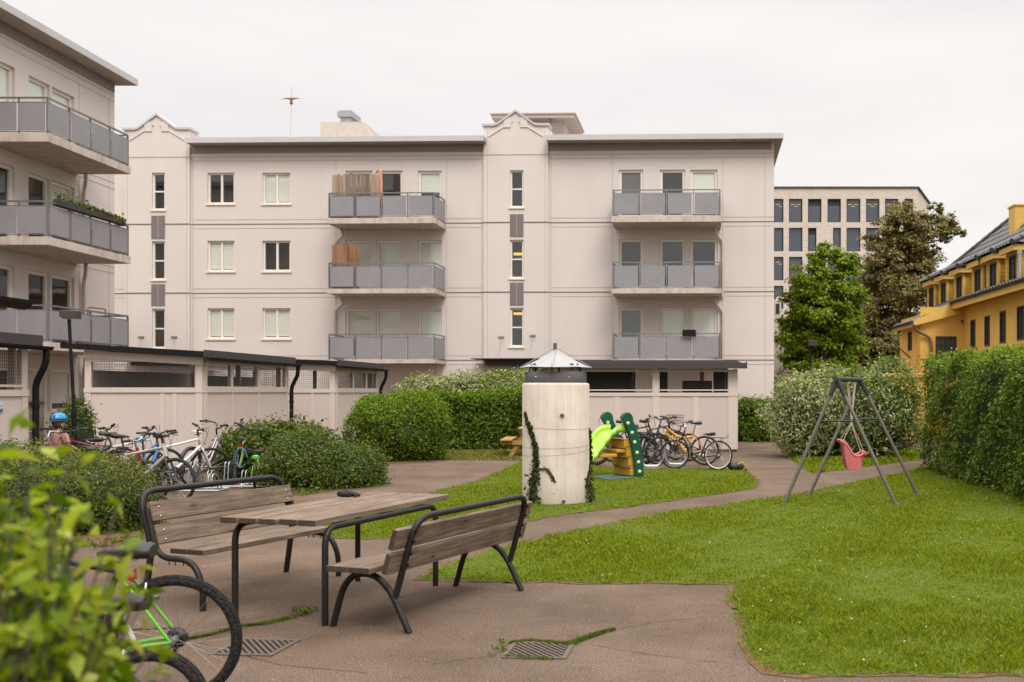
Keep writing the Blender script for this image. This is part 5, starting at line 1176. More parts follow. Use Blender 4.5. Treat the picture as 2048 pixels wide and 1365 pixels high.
# left rack
def put(label, px, py, hd, **kw): x, y = at(px, py); return bike(label, x, y, hd, **kw)
put('silver grey mountain bike nearest the shrub with its wheel broadside', 352 - 84, 1009, -4, lean=-4, paint='silver', steer=10, sadz=.98, spr=.0022)
put('white suspension mountain bike with wide flat bar before the shed', 345, 978, 52, lean=6, paint='white', steer=12, sadz=.9, spr=.0022)
put('white bicycle with black handlebar nearest the shed wall', 248, 978, 20, lean=5, paint='white', kind='city', steer=-25, spr=.0022, rack=True)
put('lilac bicycle with pale saddle pointing away', 405, 966, 84, lean=3, paint='lilac', kind='step', sad='saddle_white', bar='black_plastic', steer=18, Rw=.33, guards=True, spr=.0022)
put('black and lime mountain bike standing in the floor rack', 472, 968, 104, lean=9, paint='lime', sadz=.8, steer=20, Rw=.33, spr=.0022, tail=True)
put('small green child bicycle with white stabiliser wheels', 514, 975, 106, lean=0, paint='green', Rw=.2, kind='city', sad='saddle_green', stab=True, steer=-12, sadz=.52, tw=.022)
put('bicycle with white and blue saddle among the racked bikes', 290, 988, 96, lean=3, paint='blue', sad='saddle_blue', kind='mtb', paint2='white', Rw=.32, steer=-20, spr=.0022)
put('dark red touring bicycle with luggage rack facing left', 185, 985, 172, lean=4, paint='red', kind='city', rack=True, guards=True, spr=.0022)
put('red bicycle with low saddle behind the spiky shrub', 222, 1004, 12, lean=3, paint='red', kind='city', sadz=.78, steer=22, Rw=.31, bar='chrome')
put('red bicycle with swept white handlebar beside the child', 152, 1003, 195, lean=3, paint='red', kind='step', bar='chrome', steer=14, Rw=.33)
put('tall black bicycle behind the child at the lamp post', 165, 975, 18, lean=3, paint='black', kind='city', steer=-35, rack=True)
# right rack
put('black city bicycle with white rims and rear rack at the shed corner', 1400, 940, 160, lean=5, Rw=.31, paint='black', kind='step', rim='rim_white', rack=True, guards=False, steer=-20, sadz=.74, spr=.0030, tw=.02, frim='rim_alu', bar='chrome')
put('orange full suspension mountain bike leaning on the rack', 1372, 931, 176, lean=-4, Rw=.33, paint='orange', kind='fs', steer=-28, sadz=.93, spr=.0024)
put('black mountain bike with long low frame facing right', 1262, 924, 8, lean=4, Rw=.34, paint='black', steer=15, spr=.0024, tw=.03)
put('dark green touring bicycle with carrier and fat black rear tyre', 1246, 931, 186, lean=-5, Rw=.34, paint='dgreen', kind='city', rack=True, steer=10, sadz=.86, spr=.0024, tw=.042)
put('black city bicycle with wire basket in the middle of the rack', 1305, 922, 28, lean=4, Rw=.34, paint='black', kind='city', basket=True, steer=-10, guards=True, spr=.0024)
put('dark bicycle half hidden behind the orange bicycle', 1345, 922, 150, lean=5, Rw=.33, paint='black', kind='mtb', sad='saddle_white', sadz=.84, spr=.0024)
# ------------------------------------------------------------------ cycle racks
def hooprack(label, px, py, rz, w_=.55, h_=.50, gap=.07):
    x, y = at(px, py); o = thing('cycle_stand', label, 'bike rack', (x, y, 0), (0, 0, R(rz)), 'silver hoop bike stands')
    for s in (-gap, gap):
        m = MB(); m.tube(bend([(-w_ * .5, s, h_), (-w_ * .5, s, h_ * .55), (-w_ * .28, s, .06), (w_ * .28, s, .06), (w_ * .5, s, h_ * .55), (w_ * .5, s, h_)], .07, 5), .022, 10); m.build('hoop', M['galv'], o)
    m = MB(); m.box(-w_ * .3, w_ * .3, -.12, .12, .0, .03)
    for e in (-1, 1): m.tube([(e * w_ * .5, -gap, h_), (e * w_ * .5, gap, h_)], .022, 10)
    m.build('base', M['galv'], o); return o
hooprack('silver wheel hoop stand in front of the fat black tyre', 1303, 938, 4)
hooprack('silver wheel hoop stand half hidden among the black bicycles', 1352, 934, 2)
def floorrack(label, px, py, rz, n, L):
    x, y = at(px, py); o = thing('cycle_stand', label, 'bike rack', (x, y, 0), (0, 0, R(rz)), 'low bike racks with bent hoops'); m = MB()
    for yy in (-.22, .22): m.tube([(-L / 2, yy, .04), (L / 2, yy, .04)], .02, 8)
    for e in (-1, 1): m.tube([(e * L / 2, -.22, .04), (e * L / 2, .22, .04)], .02, 8)
    m.build('base', M['galv'], o)
    for k in range(n):
        x0 = -L / 2 + L * (k + .5) / n; hh = .32 if k % 2 else .46; m = MB()
        for e in (-.03, .03): m.tube(bend([(x0 + e, -.22, .04), (x0 + e, -.16, hh), (x0 + e, .05, hh - .05), (x0 + e, .22, .04)], .08), .010, 8)
        m.build('hoop', M['galv'], o)
floorrack('low silver rack with bent hoops under the lime bicycle', 478, 976, 3, 6, 1.7); floorrack('low silver rack half hidden beneath the white bicycles', 330, 985, 3, 6, 1.9)
# blue cable lock hanging on the lime bike
x, y = at(487, 976); m = MB(); m.tube([(x + .10 * math.cos(a), y - .1, .52 + .16 * math.sin(a)) for a in np.linspace(0, 5.4, 22)], .011, 7); sm('cable_blue', (.02, .16, .22), .4); tag(m.build('cable_lock', M['cable_blue']), 'blue spiral cable lock looped on the lime bicycle', 'bike lock')
# black bag on the ground at the pad's corner
x, y = at(1472, 941); bb_ = bmesh.new(); bmesh.ops.create_icosphere(bb_, subdivisions=3, radius=1)
for v in bb_.verts: v.co = Vector((v.co.x * .17, v.co.y * .13, max(0, v.co.z * .10 + .08 + .02 * math.sin(v.co.x * 7))))
bag = thing('rubbish_bag', 'small black and yellow bag lying at the corner of the bike pad', 'bag', (x, y, 0)); m = MB(); m.bm(bb_, None, True); m.build('bag_body', M['black_plastic'], bag)
m = MB(); m.tube(bend([(.02, -.10, .12), (.12, -.11, .18), (.2, -.06, .06), (.21, 0, .01)], .05), .016, 8); m.build('strap', M['toy_yellow'], bag)
# ------------------------------------------------------------------ child with blue helmet
def skinned(name, verts, edges, radii, mat, parent, root=0, sub=2):
    bm = bmesh.new(); L = bm.verts.layers.skin.verify(); vs = [bm.verts.new(v) for v in verts]
    for a, b in edges: bm.edges.new((vs[a], vs[b]))
    for v, r_ in zip(vs, radii): v[L].radius = (r_, r_) if not isinstance(r_, tuple) else r_
    vs[root][L].use_root = True; me = bpy.data.meshes.new(name); bm.to_mesh(me); bm.free(); me.materials.append(mat)
    o = bpy.data.objects.new(name, me); COL.objects.link(o); o.parent = parent
    o.modifiers.new('skin', 'SKIN').use_smooth_shade = True; s = o.modifiers.new('sub', 'SUBSURF'); s.levels = sub; s.render_levels = sub; return o
sm('skin', (.50, .30, .21), .6, var=.05); sm('shirt', (.44, .22, .19), .9, var=.25, scale=14); sm('shorts', (.06, .05, .06), .9); sm('hair', (.10, .045, .02), .8, var=.3, scale=30); sm('helmet_blue', (.03, .25, .55), .3, var=.1); sm('helmet_black', (.015, .015, .017), .5)
c = P(118, 845, 17.0); kid = thing('person', 'child in a blue helmet and pinkish top standing by the bicycles, back turned', 'child', (c.x, c.y, 0), (0, 0, R(-35)))
# local: faces +y (away from the camera); height 1.20
Vb = [(0, 0, .60), (0, -.01, .74), (0, -.005, .88), (0, 0, .97), (0, .01, 1.03), (0, .015, 1.10), (0, .02, 1.15),
      (-.14, 0, .93), (-.19, .05, .76), (-.15, .19, .68), (-.13, .23, .67), (.14, 0, .93), (.19, .05, .76), (.15, .19, .68), (.13, .23, .67),
      (-.075, 0, .55), (-.08, .01, .31), (-.08, -.02, .07), (-.08, .08, .035), (.075, 0, .55), (.08, .01, .31), (.08, -.02, .07), (.08, .08, .035)]
Eb = [(0, 1), (1, 2), (2, 3), (3, 4), (4, 5), (5, 6), (2, 7), (7, 8), (8, 9), (9, 10), (2, 11), (11, 12), (12, 13), (13, 14), (0, 15), (15, 16), (16, 17), (17, 18), (0, 19), (19, 20), (20, 21), (21, 22)]
Rb = [.10, .098, .105, .05, .048, .082, .07, .052, .038, .028, .024, .052, .038, .028, .024, .068, .048, .034, .03, .068, .048, .034, .03]
skinned('body', Vb, Eb, Rb, M['skin'], kid)
m = MB(); m.lathe([(.112, .60), (.118, .68), (.116, .78), (.124, .88), (.10, .955), (.062, .985), (.055, .98)], (0, 0, 0), 24); so = m.build('shirt', M['shirt'], kid)
for v in so.data.vertices: v.co.x *= 1.12; v.co.y *= .92
for s in (-1, 1):
    m = MB(); m.tube([(s * .09, 0, .94), (s * .15, .01, .915), (s * .185, .045, .79)], [.062, .060, .052], 12); m.build('sleeve', M['shirt'], kid)
    m = MB(); m.tube([(s * .072, 0, .60), (s * .076, 0, .50), (s * .08, .01, .36)], [.085, .08, .07], 12); m.build('shorts_leg', M['shorts'], kid)
    for k in range(5):   # short curled fingers closing on the handlebar
        m = MB(); b_ = Vector((s * .128 + (k - 2) * .011, .235, .672)); m.tube([b_, b_ + Vector((0, .022, -.004)), b_ + Vector((0, .03, -.02)), b_ + Vector((0, .02, -.032))] if k < 4 else [b_ + Vector((0, -.01, 0)), b_ + Vector((-s * .012, .008, -.01)), b_ + Vector((-s * .012, .022, -.02))], [.007, .0065, .006, .005] if k < 4 else [.008, .007, .006], 7); m.build('finger', M['skin'], kid)
m = MB(); m.lathe([(.10, .54), (.115, .60), (.11, .645)], n=20); m.build('shorts_waist', M['shorts'], kid)
m = MB(); b0 = bmesh.new(); bmesh.ops.create_uvsphere(b0, u_segments=20, v_segments=14, radius=1)
for v in b0.verts: v.co = Vector((v.co.x * .092, v.co.y * .098 - .01, 1.125 + v.co.z * .105)) if not (v.co.y > .35 and v.co.z < .35) else Vector((v.co.x * .07, v.co.y * .05, 1.125 + v.co.z * .09))
m.bm(b0, None, True); m.tube([(0, -.085, 1.07), (0, -.10, 1.02), (0.01, -.09, .96)], [.028, .03, .014], 8); m.build('hair', M['hair'], kid)
m = MB(); b0 = bmesh.new(); bmesh.ops.create_uvsphere(b0, u_segments=28, v_segments=16, radius=1)
for v in b0.verts:
    z = max(v.co.z, -.12 - .12 * max(0, -v.co.y)); r_ = 1 + .03 * math.sin(6 * math.atan2(v.co.x, v.co.z + 1.2)); v.co = Vector((v.co.x * .115 * r_, v.co.y * .14 * r_ - .005, 1.165 + z * .122 * r_))
m.bm(b0, Matrix.Rotation(0, 4, 'X'), True); ho = m.build('helmet', M['helmet_blue'], kid)
m = MB()
for a in (-.75, -.25, .25, .75):
    for t in (-.6, -1.1, .6):
        d = Vector((math.sin(a) * math.cos(t * .6), -math.cos(a) if t < 0 else math.cos(a), .45 + .1 * abs(t))).normalized(); q = Vector((d.x * .118, d.y * .143 - .005, 1.165 + d.z * .122)); b1_ = len(m.v); m.lathe([(.001, .003), (.012, .002), (.014, -.004)], (0, 0, 0), 10); m.xf(Matrix.Translation(q) @ d.to_track_quat('Z', 'Y').to_matrix().to_4x4() @ Matrix.Diagonal((.8, 2.0, 1, 1)), b1_)
m.tube([(.118 * math.cos(a), .143 * math.sin(a) - .005, 1.185) for a in np.linspace(0, 2 * PI, 33)[:-1]], .006, 6, closed=True); m.build('helmet_vent', M['helmet_black'], ho)
# face (turned away): eyes, nose, mouth, ears
m = MB()
for s in (-1, 1): m.lathe([(.001, .006), (.008, .003), (.009, 0)], (s * .03, .098, 1.10), 8)
m.build('eye', M['helmet_black'], kid); m = MB(); m.tube([(0, .095, 1.095), (0, .112, 1.075), (0, .10, 1.068)], [.007, .010, .008], 8)
for s in (-1, 1): m.tube([(s * .088, .01, 1.09), (s * .10, .0, 1.10), (s * .10, -.005, 1.075), (s * .088, .005, 1.06)], .008, 6)
m.build('nose_and_ears', M['skin'], kid); m = MB(); m.tube([(-.018, .098, 1.048), (0, .103, 1.046), (.018, .098, 1.048)], .004, 6); m.build('mouth', M['reflector_red'], kid)
# ================================================================== VEGETATION
def clumps_ellip(c, h, n, bumps=.12, zmin=-.25, seed=1):
    r = np.random.default_rng(seed); D = r.normal(0, 1, (n * 3, 3)); D /= np.linalg.norm(D, axis=1, keepdims=True); D = D[D[:, 2] > zmin][:n]
    b = 1 + bumps * (np.sin(D[:, 0] * 4.1 + seed) * np.cos(D[:, 1] * 3.7 + seed * 2) + .6 * np.sin(D[:, 2] * 6 + D[:, 0] * 5)); Pn = np.array(c) + D * np.array(h) * b[:, None]
    N = D / np.array(h); N /= np.linalg.norm(N, axis=1, keepdims=True); return Pn, N
def clumps_box(x0, x1, y0, y1, z0, z1, n, rnd=.25, bump=.06, seed=1, faces='xXyYZ'):
    r = np.random.default_rng(seed); L = []; A = {'x': (y1 - y0) * (z1 - z0), 'X': (y1 - y0) * (z1 - z0), 'y': (x1 - x0) * (z1 - z0), 'Y': (x1 - x0) * (z1 - z0), 'Z': (x1 - x0) * (y1 - y0)}; T = sum(A[f] for f in faces)
    PP, NN = [], []
    for f in faces:
        m = int(n * A[f] / T); u, v = r.uniform(0, 1, m), r.uniform(0, 1, m); X = x0 + (x1 - x0) * u; Y = y0 + (y1 - y0) * (u if f in 'xX' else v); Z = z0 + (z1 - z0) * v
        N = np.zeros((m, 3))
        if f == 'x': X = np.full(m, x0); N[:, 0] = -1
        if f == 'X': X = np.full(m, x1); N[:, 0] = 1
        if f == 'y': Y = np.full(m, y0); N[:, 1] = -1
        if f == 'Y': Y = np.full(m, y1); N[:, 1] = 1
        if f == 'Z': Z = np.full(m, z1); N[:, 2] = 1
        P_ = np.stack([X, Y, Z], 1)
        # rounded corners: pull to the core box + radius
        lo = np.array([x0 + rnd, y0 + rnd, z0]); hi = np.array([x1 - rnd, y1 - rnd, z1 - rnd]); q = np.clip(P_, lo, hi); d = P_ - q; ln = np.linalg.norm(d, axis=1, keepdims=True) + 1e-9
        N2 = d / ln; P2 = q + N2 * rnd; s = bump * (np.sin(X * 3.3 + seed) + np.sin(Y * 2.9 + Z * 4.1) + .6 * np.sin(X * 7 + Z * 6.1 + Y * 5))
        PP.append(P2 + N2 * s[:, None]); NN.append(N2)
    return np.concatenate(PP), np.concatenate(NN)
def spread(Pn, N, per, rad, depth, size, asp=.55, jit=.75, up=0.0, fold=.15, tips=.0):
    """per leaves round each clump centre"""
    n = len(Pn) * per; i = np.repeat(np.arange(len(Pn)), per); cl = RNG.uniform(.6, 1.5, len(Pn))[i][:, None]
    off = RNG.normal(0, 1, (n, 3)) * rad * cl * .55; Q = Pn[i] + off - N[i] * (np.abs(RNG.normal(0, depth, n))[:, None]) + N[i] * np.abs(RNG.normal(0, tips, n))[:, None]
    nn = N[i] + np.array([0, 0, up]); Q[:, 2] = np.maximum(Q[:, 2], .02)
    return leaf_np(Q, nn, np.full(n, size) * RNG.uniform(.6, 1.35, n), asp, fold, jit)
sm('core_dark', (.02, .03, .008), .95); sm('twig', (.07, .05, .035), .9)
def core(root, c, h, seed=0, name='stems_and_dark_core', sub=4, mat='core_dark', zmin=.02, box=False):
    """solid dark core added inside the leaves to block light"""
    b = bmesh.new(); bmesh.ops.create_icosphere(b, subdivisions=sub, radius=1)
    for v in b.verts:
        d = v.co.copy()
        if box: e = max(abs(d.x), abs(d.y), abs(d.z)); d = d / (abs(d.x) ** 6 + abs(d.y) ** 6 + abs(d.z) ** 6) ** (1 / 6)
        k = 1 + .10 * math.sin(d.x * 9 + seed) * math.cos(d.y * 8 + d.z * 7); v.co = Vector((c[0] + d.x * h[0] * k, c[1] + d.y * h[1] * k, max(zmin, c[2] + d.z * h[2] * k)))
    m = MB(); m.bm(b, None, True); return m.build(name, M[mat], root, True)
leaf_mat('lv_lime', [(.05, .10, .006), (.10, .19, .010), (.17, .27, .014), (.25, .36, .03), (.33, .42, .06)], .35)
leaf_mat('lv_hedge', [(.03, .055, .004), (.06, .105, .007), (.105, .165, .011), (.165, .235, .02), (.235, .30, .035)], .3, .4)
leaf_mat('lv_varieg', [(.07, .12, .02), (.16, .21, .06), (.32, .34, .15), (.48, .46, .26), (.55, .52, .34)], .3)
leaf_mat('lv_wild', [(.03, .055, .008), (.055, .10, .012), (.09, .15, .018), (.14, .19, .03), (.17, .12, .05)], .3)
leaf_mat('lv_front', [(.06, .11, .003), (.13, .20, .005), (.22, .30, .008), (.34, .41, .02), (.50, .53, .13)], .45, .35)
leaf_mat('lv_maple', [(.07, .11, .004), (.15, .21, .007), (.23, .30, .012), (.32, .38, .025)], .35)
leaf_mat('lv_copper', [(.07, .045, .018), (.16, .115, .042), (.25, .19, .07), (.34, .27, .11), (.18, .21, .04)], .25)
leaf_mat('lv_dark', [(.010, .022, .004), (.02, .04, .007), (.035, .06, .010)], .2)
leaf_mat('lv_lilac', [(.20, .12, .16), (.32, .20, .26), (.42, .29, .34), (.05, .08, .02)], .2)
leaf_mat('lv_yellowtip', [(.16, .22, .02), (.26, .30, .04), (.36, .30, .07), (.30, .16, .04)], .35)
def bush(label, parts, mat, cat='shrub', name='shrub', group=None, loc=None):
    """parts: list of (P, N, kwargs); built in world coords about loc"""
    o = thing(name, label, cat, loc, group=group); V = []
    for Pn, N, kw in parts: V.append(spread(Pn, N, **kw))
    V = np.concatenate(V) - np.array(loc); leaves_obj('foliage', V, M[mat] if isinstance(mat, str) else mat, o); return o
def tufts(o, pts, mat, size, n=6, spread_=.06, asp=.4, name='shoot'):
    """upright new shoots with leaves on top of a shrub"""
    Q, NN = [], []
    for p in pts:
        for k in range(n): Q.append((p[0] + random.gauss(0, spread_ * .5), p[1] + random.gauss(0, spread_ * .5), p[2] + random.uniform(-.04, .14))); NN.append((random.gauss(0, .8), random.gauss(0, .8), .6))
    V = leaf_np(np.array(Q) - np.array(wm(o).translation), np.array(NN), size, asp); leaves_obj(name, V, M[mat], o)
# ---- big clipped hedge on the right
HX0, HX1, HY0, HY1, HZT = 5.32, 8.6, 13.2, 21.6, 2.2
Pn, N = clumps_box(HX0, HX1, HY0, HY1, .05, HZT, 6200, .35, .085, 3, 'xyYZ')
k = (Pn[:, 0] < 7.6); Pn, N = Pn[k], N[k]
hb_ = bush('big dark green clipped hedge along the right edge of the lawn', [(Pn, N, dict(per=9, rad=.10, depth=.05, size=.068, asp=.6, up=.35, jit=.65))], 'lv_hedge', 'hedge', 'hedge', None, (6.8, 17.4, 0))
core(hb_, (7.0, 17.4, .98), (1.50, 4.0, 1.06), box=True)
tp = Pn[(N[:, 2] > .5)]; tp = tp[RNG.integers(0, len(tp), 1500)]; tufts(hb_, tp, 'lv_lime', .06, 9, .16)
# ---- clipped hedge behind the column, and far one at the shed
Pn, N = clumps_box(-6.9, -3.2, 28.3, 29.6, .03, 1.50, 2200, .22, .04, 5, 'xXyZ')
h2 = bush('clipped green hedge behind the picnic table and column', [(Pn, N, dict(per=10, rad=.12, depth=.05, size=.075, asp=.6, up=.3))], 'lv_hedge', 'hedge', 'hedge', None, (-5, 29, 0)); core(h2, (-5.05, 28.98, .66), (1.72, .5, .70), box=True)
tp = Pn[N[:, 2] > .5]; tufts(h2, tp[RNG.integers(0, len(tp), 700)], 'lv_lime', .075, 9, .12)
Pn, N = clumps_box(2.05, 3.75, 33.0, 34.3, .03, 1.28, 900, .2, .03, 6, 'xXyZ')
h3 = bush('short dark hedge at the building corner past the shed', [(Pn, N, dict(per=10, rad=.13, depth=.05, size=.085, up=.3))], 'lv_hedge', 'hedge', 'hedge', None, (2.9, 33.6, 0)); core(h3, (2.9, 33.65, .58), (.76, .5, .6), box=True)
# ---- round lime green bush
def ball(label, c, h, n, mat, per, size, seed, rad=.12, zmin=-.75, bumps=.06, tip=None, cat='shrub', name='shrub', depth=.07, asp=.5, up=.2, tips=.0, cs=.86):
    Pn, N = clumps_ellip(c, h, n, bumps, zmin, seed); o = bush(label, [(Pn, N, dict(per=per, rad=rad, depth=depth, size=size, up=up, asp=asp, tips=tips))], mat, cat, name, None, (c[0], c[1], 0)); core(o, c, tuple(x * cs for x in h), seed)
    if tip: tp = Pn[N[:, 2] > .25]; tufts(o, tp[RNG.integers(0, len(tp), tip[1])], tip[0], tip[2], 7, .10, .35)
    return o
ball('round lime green bush between the sheds and the hedge', (-6.55, 24.6, .62), (1.15, 1.0, .92), 2300, 'lv_hedge', 11, .062, 2, .10, tip=('lv_lime', 1900, .06), bumps=.10, asp=.45)
# ---- variegated hedge behind
Pn, N = clumps_ellip((-7.1, 33.4, .95), (2.2, 1.2, 1.28), 1500, .07, -.5, 8); P2, N2 = clumps_ellip((-4.9, 33.2, .95), (1.8, 1.2, 1.32), 1300, .07, -.5, 9)
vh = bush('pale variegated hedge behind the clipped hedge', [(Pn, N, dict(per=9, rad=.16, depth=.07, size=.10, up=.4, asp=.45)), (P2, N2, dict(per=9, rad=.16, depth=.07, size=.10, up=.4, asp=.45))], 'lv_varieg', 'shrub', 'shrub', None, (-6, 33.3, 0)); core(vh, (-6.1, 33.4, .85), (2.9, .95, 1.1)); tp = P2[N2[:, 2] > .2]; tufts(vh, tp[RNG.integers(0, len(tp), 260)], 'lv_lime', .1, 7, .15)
# ---- large variegated shrub behind the swing
Pn, N = clumps_ellip((3.65, 25.7, 1.0), (1.22, 1.2, 1.08), 1900, .17, -.75, 4); P2, N2 = clumps_ellip((4.95, 25.5, 1.08), (1.18, 1.2, 1.16), 1900, .17, -.75, 6)
vs_ = bush('large cream variegated shrub behind the swing', [(Pn, N, dict(per=9, rad=.14, depth=.07, size=.085, up=.35, asp=.42, tips=.07)), (P2[::2], N2[::2], dict(per=9, rad=.14, depth=.07, size=.085, up=.35, asp=.42, tips=.07))], 'lv_varieg', 'shrub', 'shrub', None, (4.3, 25.6, 0))
V = spread(P2[1::2], N2[1::2], per=9, rad=.14, depth=.07, size=.08, up=.35, asp=.5, tips=.05) - np.array((4.3, 25.6, 0)); leaves_obj('green_foliage', V, M['lv_wild'], vs_)
core(vs_, (3.65, 25.7, .95), (.95, .95, .85), 2); core(vs_, (4.95, 25.5, 1.0), (.92, .95, .92), 5); tp = P2[N2[:, 2] > .1]; tufts(vs_, tp[RNG.integers(0, len(tp), 300)], 'lv_lime', .08, 7, .14, .4); tp = Pn[N[:, 2] > .5]; tufts(vs_, tp[RNG.integers(0, len(tp), 120)], 'lv_varieg', .08, 7, .2, .4)
# ---- wild shrub left of the path
Pn, N = clumps_ellip((-6.25, 17.55, .30), (.72, .78, .60), 1200, .08, -.5, 11); P2, N2 = clumps_ellip((-5.62, 17.9, .22), (.55, .7, .44), 700, .10, -.5, 12); P3, N3 = clumps_ellip((-7.25, 19.0, .45), (1.0, .6, .58), 620, .10, -.4, 13)
wsb = bush('low wild green shrub with reddish tips beside the asphalt', [(Pn, N, dict(per=13, rad=.10, depth=.09, size=.05, up=.3, tips=.05)), (P2, N2, dict(per=13, rad=.10, depth=.08, size=.048, up=.3, tips=.05)), (P3, N3, dict(per=11, rad=.12, depth=.08, size=.085, up=.2, tips=.05))], 'lv_wild', 'shrub', 'shrub', None, (-6.2, 17.8, 0)); core(wsb, (-6.25, 17.6, .24), (.6, .64, .50)); core(wsb, (-5.68, 17.9, .18), (.45, .58, .35), 3); core(wsb, (-7.25, 19.05, .3), (.85, .45, .5), 5)
# ---- spiky shrub left
Pn, N = clumps_ellip((-7.25, 12.3, .26), (.98, .85, .58), 1500, .09, -.5, 14); P2, N2 = clumps_ellip((-8.5, 12.9, .30), (1.05, 1.0, .62), 1200, .10, -.5, 15)
ss = bush('low feathery green shrub in front of the parked bicycles', [(Pn, N, dict(per=13, rad=.09, depth=.08, size=.046, up=.3, asp=.35, tips=.05)), (P2, N2, dict(per=12, rad=.10, depth=.08, size=.05, up=.3, asp=.35, tips=.05))], 'lv_wild', 'shrub', 'shrub', None, (-6.8, 12.5, 0)); core(ss, (-7.25, 12.4, .20), (.85, .7, .48)); core(ss, (-8.5, 13, .26), (.95, .85, .5), 4)
tp = np.concatenate([Pn[N[:, 2] > .45], P2[N2[:, 2] > .45]]); tufts(ss, tp[RNG.integers(0, len(tp), 330)], 'lv_yellowtip', .045, 8, .08, .3)
ball('upright leafy bush growing behind the lamp post', (-10.72, 18.4, .72), (.34, .42, .76), 360, 'lv_wild', 13, .06, 17, .10, -.8, .08)
ball('pale green weeds bush at the foot of the left shed', (-9.35, 13.6, .30), (.55, .5, .46), 380, 'lv_wild', 12, .05, 18, .09, -.6, .1)
ball('tall leafy bush behind the child bicycle', (-7.95, 19.4, .40), (.7, .5, .55), 400, 'lv_wild', 11, .09, 19, .13, -.7, .1)
# ---- blurred leafy bush in the near foreground
fg = thing('shrub', 'bright leafy shrub in the near left foreground, out of focus', 'shrub', (-1.2, 1.6, 0))
rnd = random.Random(4); Q, NN, S = [], [], []; stm = MB(); FC = Vector((-1.235, 1.6, 0))
for k in range(560):
    # shoots fan out of the bush heart to a mound-shaped surface
    d = Vector((rnd.gauss(0, 1), rnd.gauss(0, 1), abs(rnd.gauss(0, .9)) - .15)).normalized(); f = rnd.uniform(.62, 1.06)
    tip = Vector((FC.x - .03 + d.x * .33 * f, FC.y + d.y * .55 * f, 1.07 + d.z * .58 * f)); rt = Vector((FC.x + d.x * .16, FC.y + d.y * .2, .72 + d.z * .22))
    mid = rt.lerp(tip, .55) + Vector((rnd.gauss(0, .03), rnd.gauss(0, .03), .04)); pts = bend([rt, mid, tip], .15, 4); stm.tube([p - FC for p in pts], .0020, 4, caps=False)
    for j, p in enumerate(pts[1:]):
        for q in range(3):
            a = rnd.uniform(0, 6.3); o_ = Vector((math.cos(a), math.sin(a), rnd.uniform(-.2, .5))) * rnd.uniform(.012, .045); Q.append(tuple(p + o_)); NN.append((rnd.gauss(0, .6) + d.x * .4, rnd.gauss(0, .6) + d.y * .4, .9)); S.append(rnd.uniform(.038, .066))
V = leaf_np(np.array(Q) - np.array(tuple(FC)), np.array(NN), np.array(S), .44, .25, .4)
leaves_obj('foliage', V, M['lv_front'], fg); stm.build('stems_and_dark_core', M['twig'], fg)
core(fg, (FC.x, FC.y, .62), (.22, .36, .56), 5, mat='core_dark')
# ---- trailing flowers on the left balcony
ya, yb = LY(112, XB), LY(246, XB); tpf = thing('trailing_plant', 'flowering trailing plant along the middle balcony rail of the left block', 'plant', (XB, YE + ya, 6.8)); Q, NN = [], []
for k in range(620):
    t = random.random(); Q.append((random.gauss(.02, .06), (yb - ya) * t, .06 + abs(random.gauss(0, .10 * (1.2 - t))))); NN.append((.5, 0, .8))
leaves_obj('foliage', leaf_np(np.array(Q), np.array(NN), .085, .6), M['lv_wild'], tpf); Q = [(random.gauss(.05, .05), (yb - ya) * random.uniform(.80, .97), random.gauss(.06, .07)) for k in range(40)]
leaf_mat('petal_yellow', [(.55, .42, .03), (.62, .5, .06)], .2); leaves_obj('flower', leaf_np(np.array(Q), np.ones((40, 3)), .11, .8), M['petal_yellow'], tpf)
m = MB(); m.bev(-.10, .10, 0, yb - ya, -.10, .05, .01); m.build('planter_box', M['fascia_grey'], tpf)
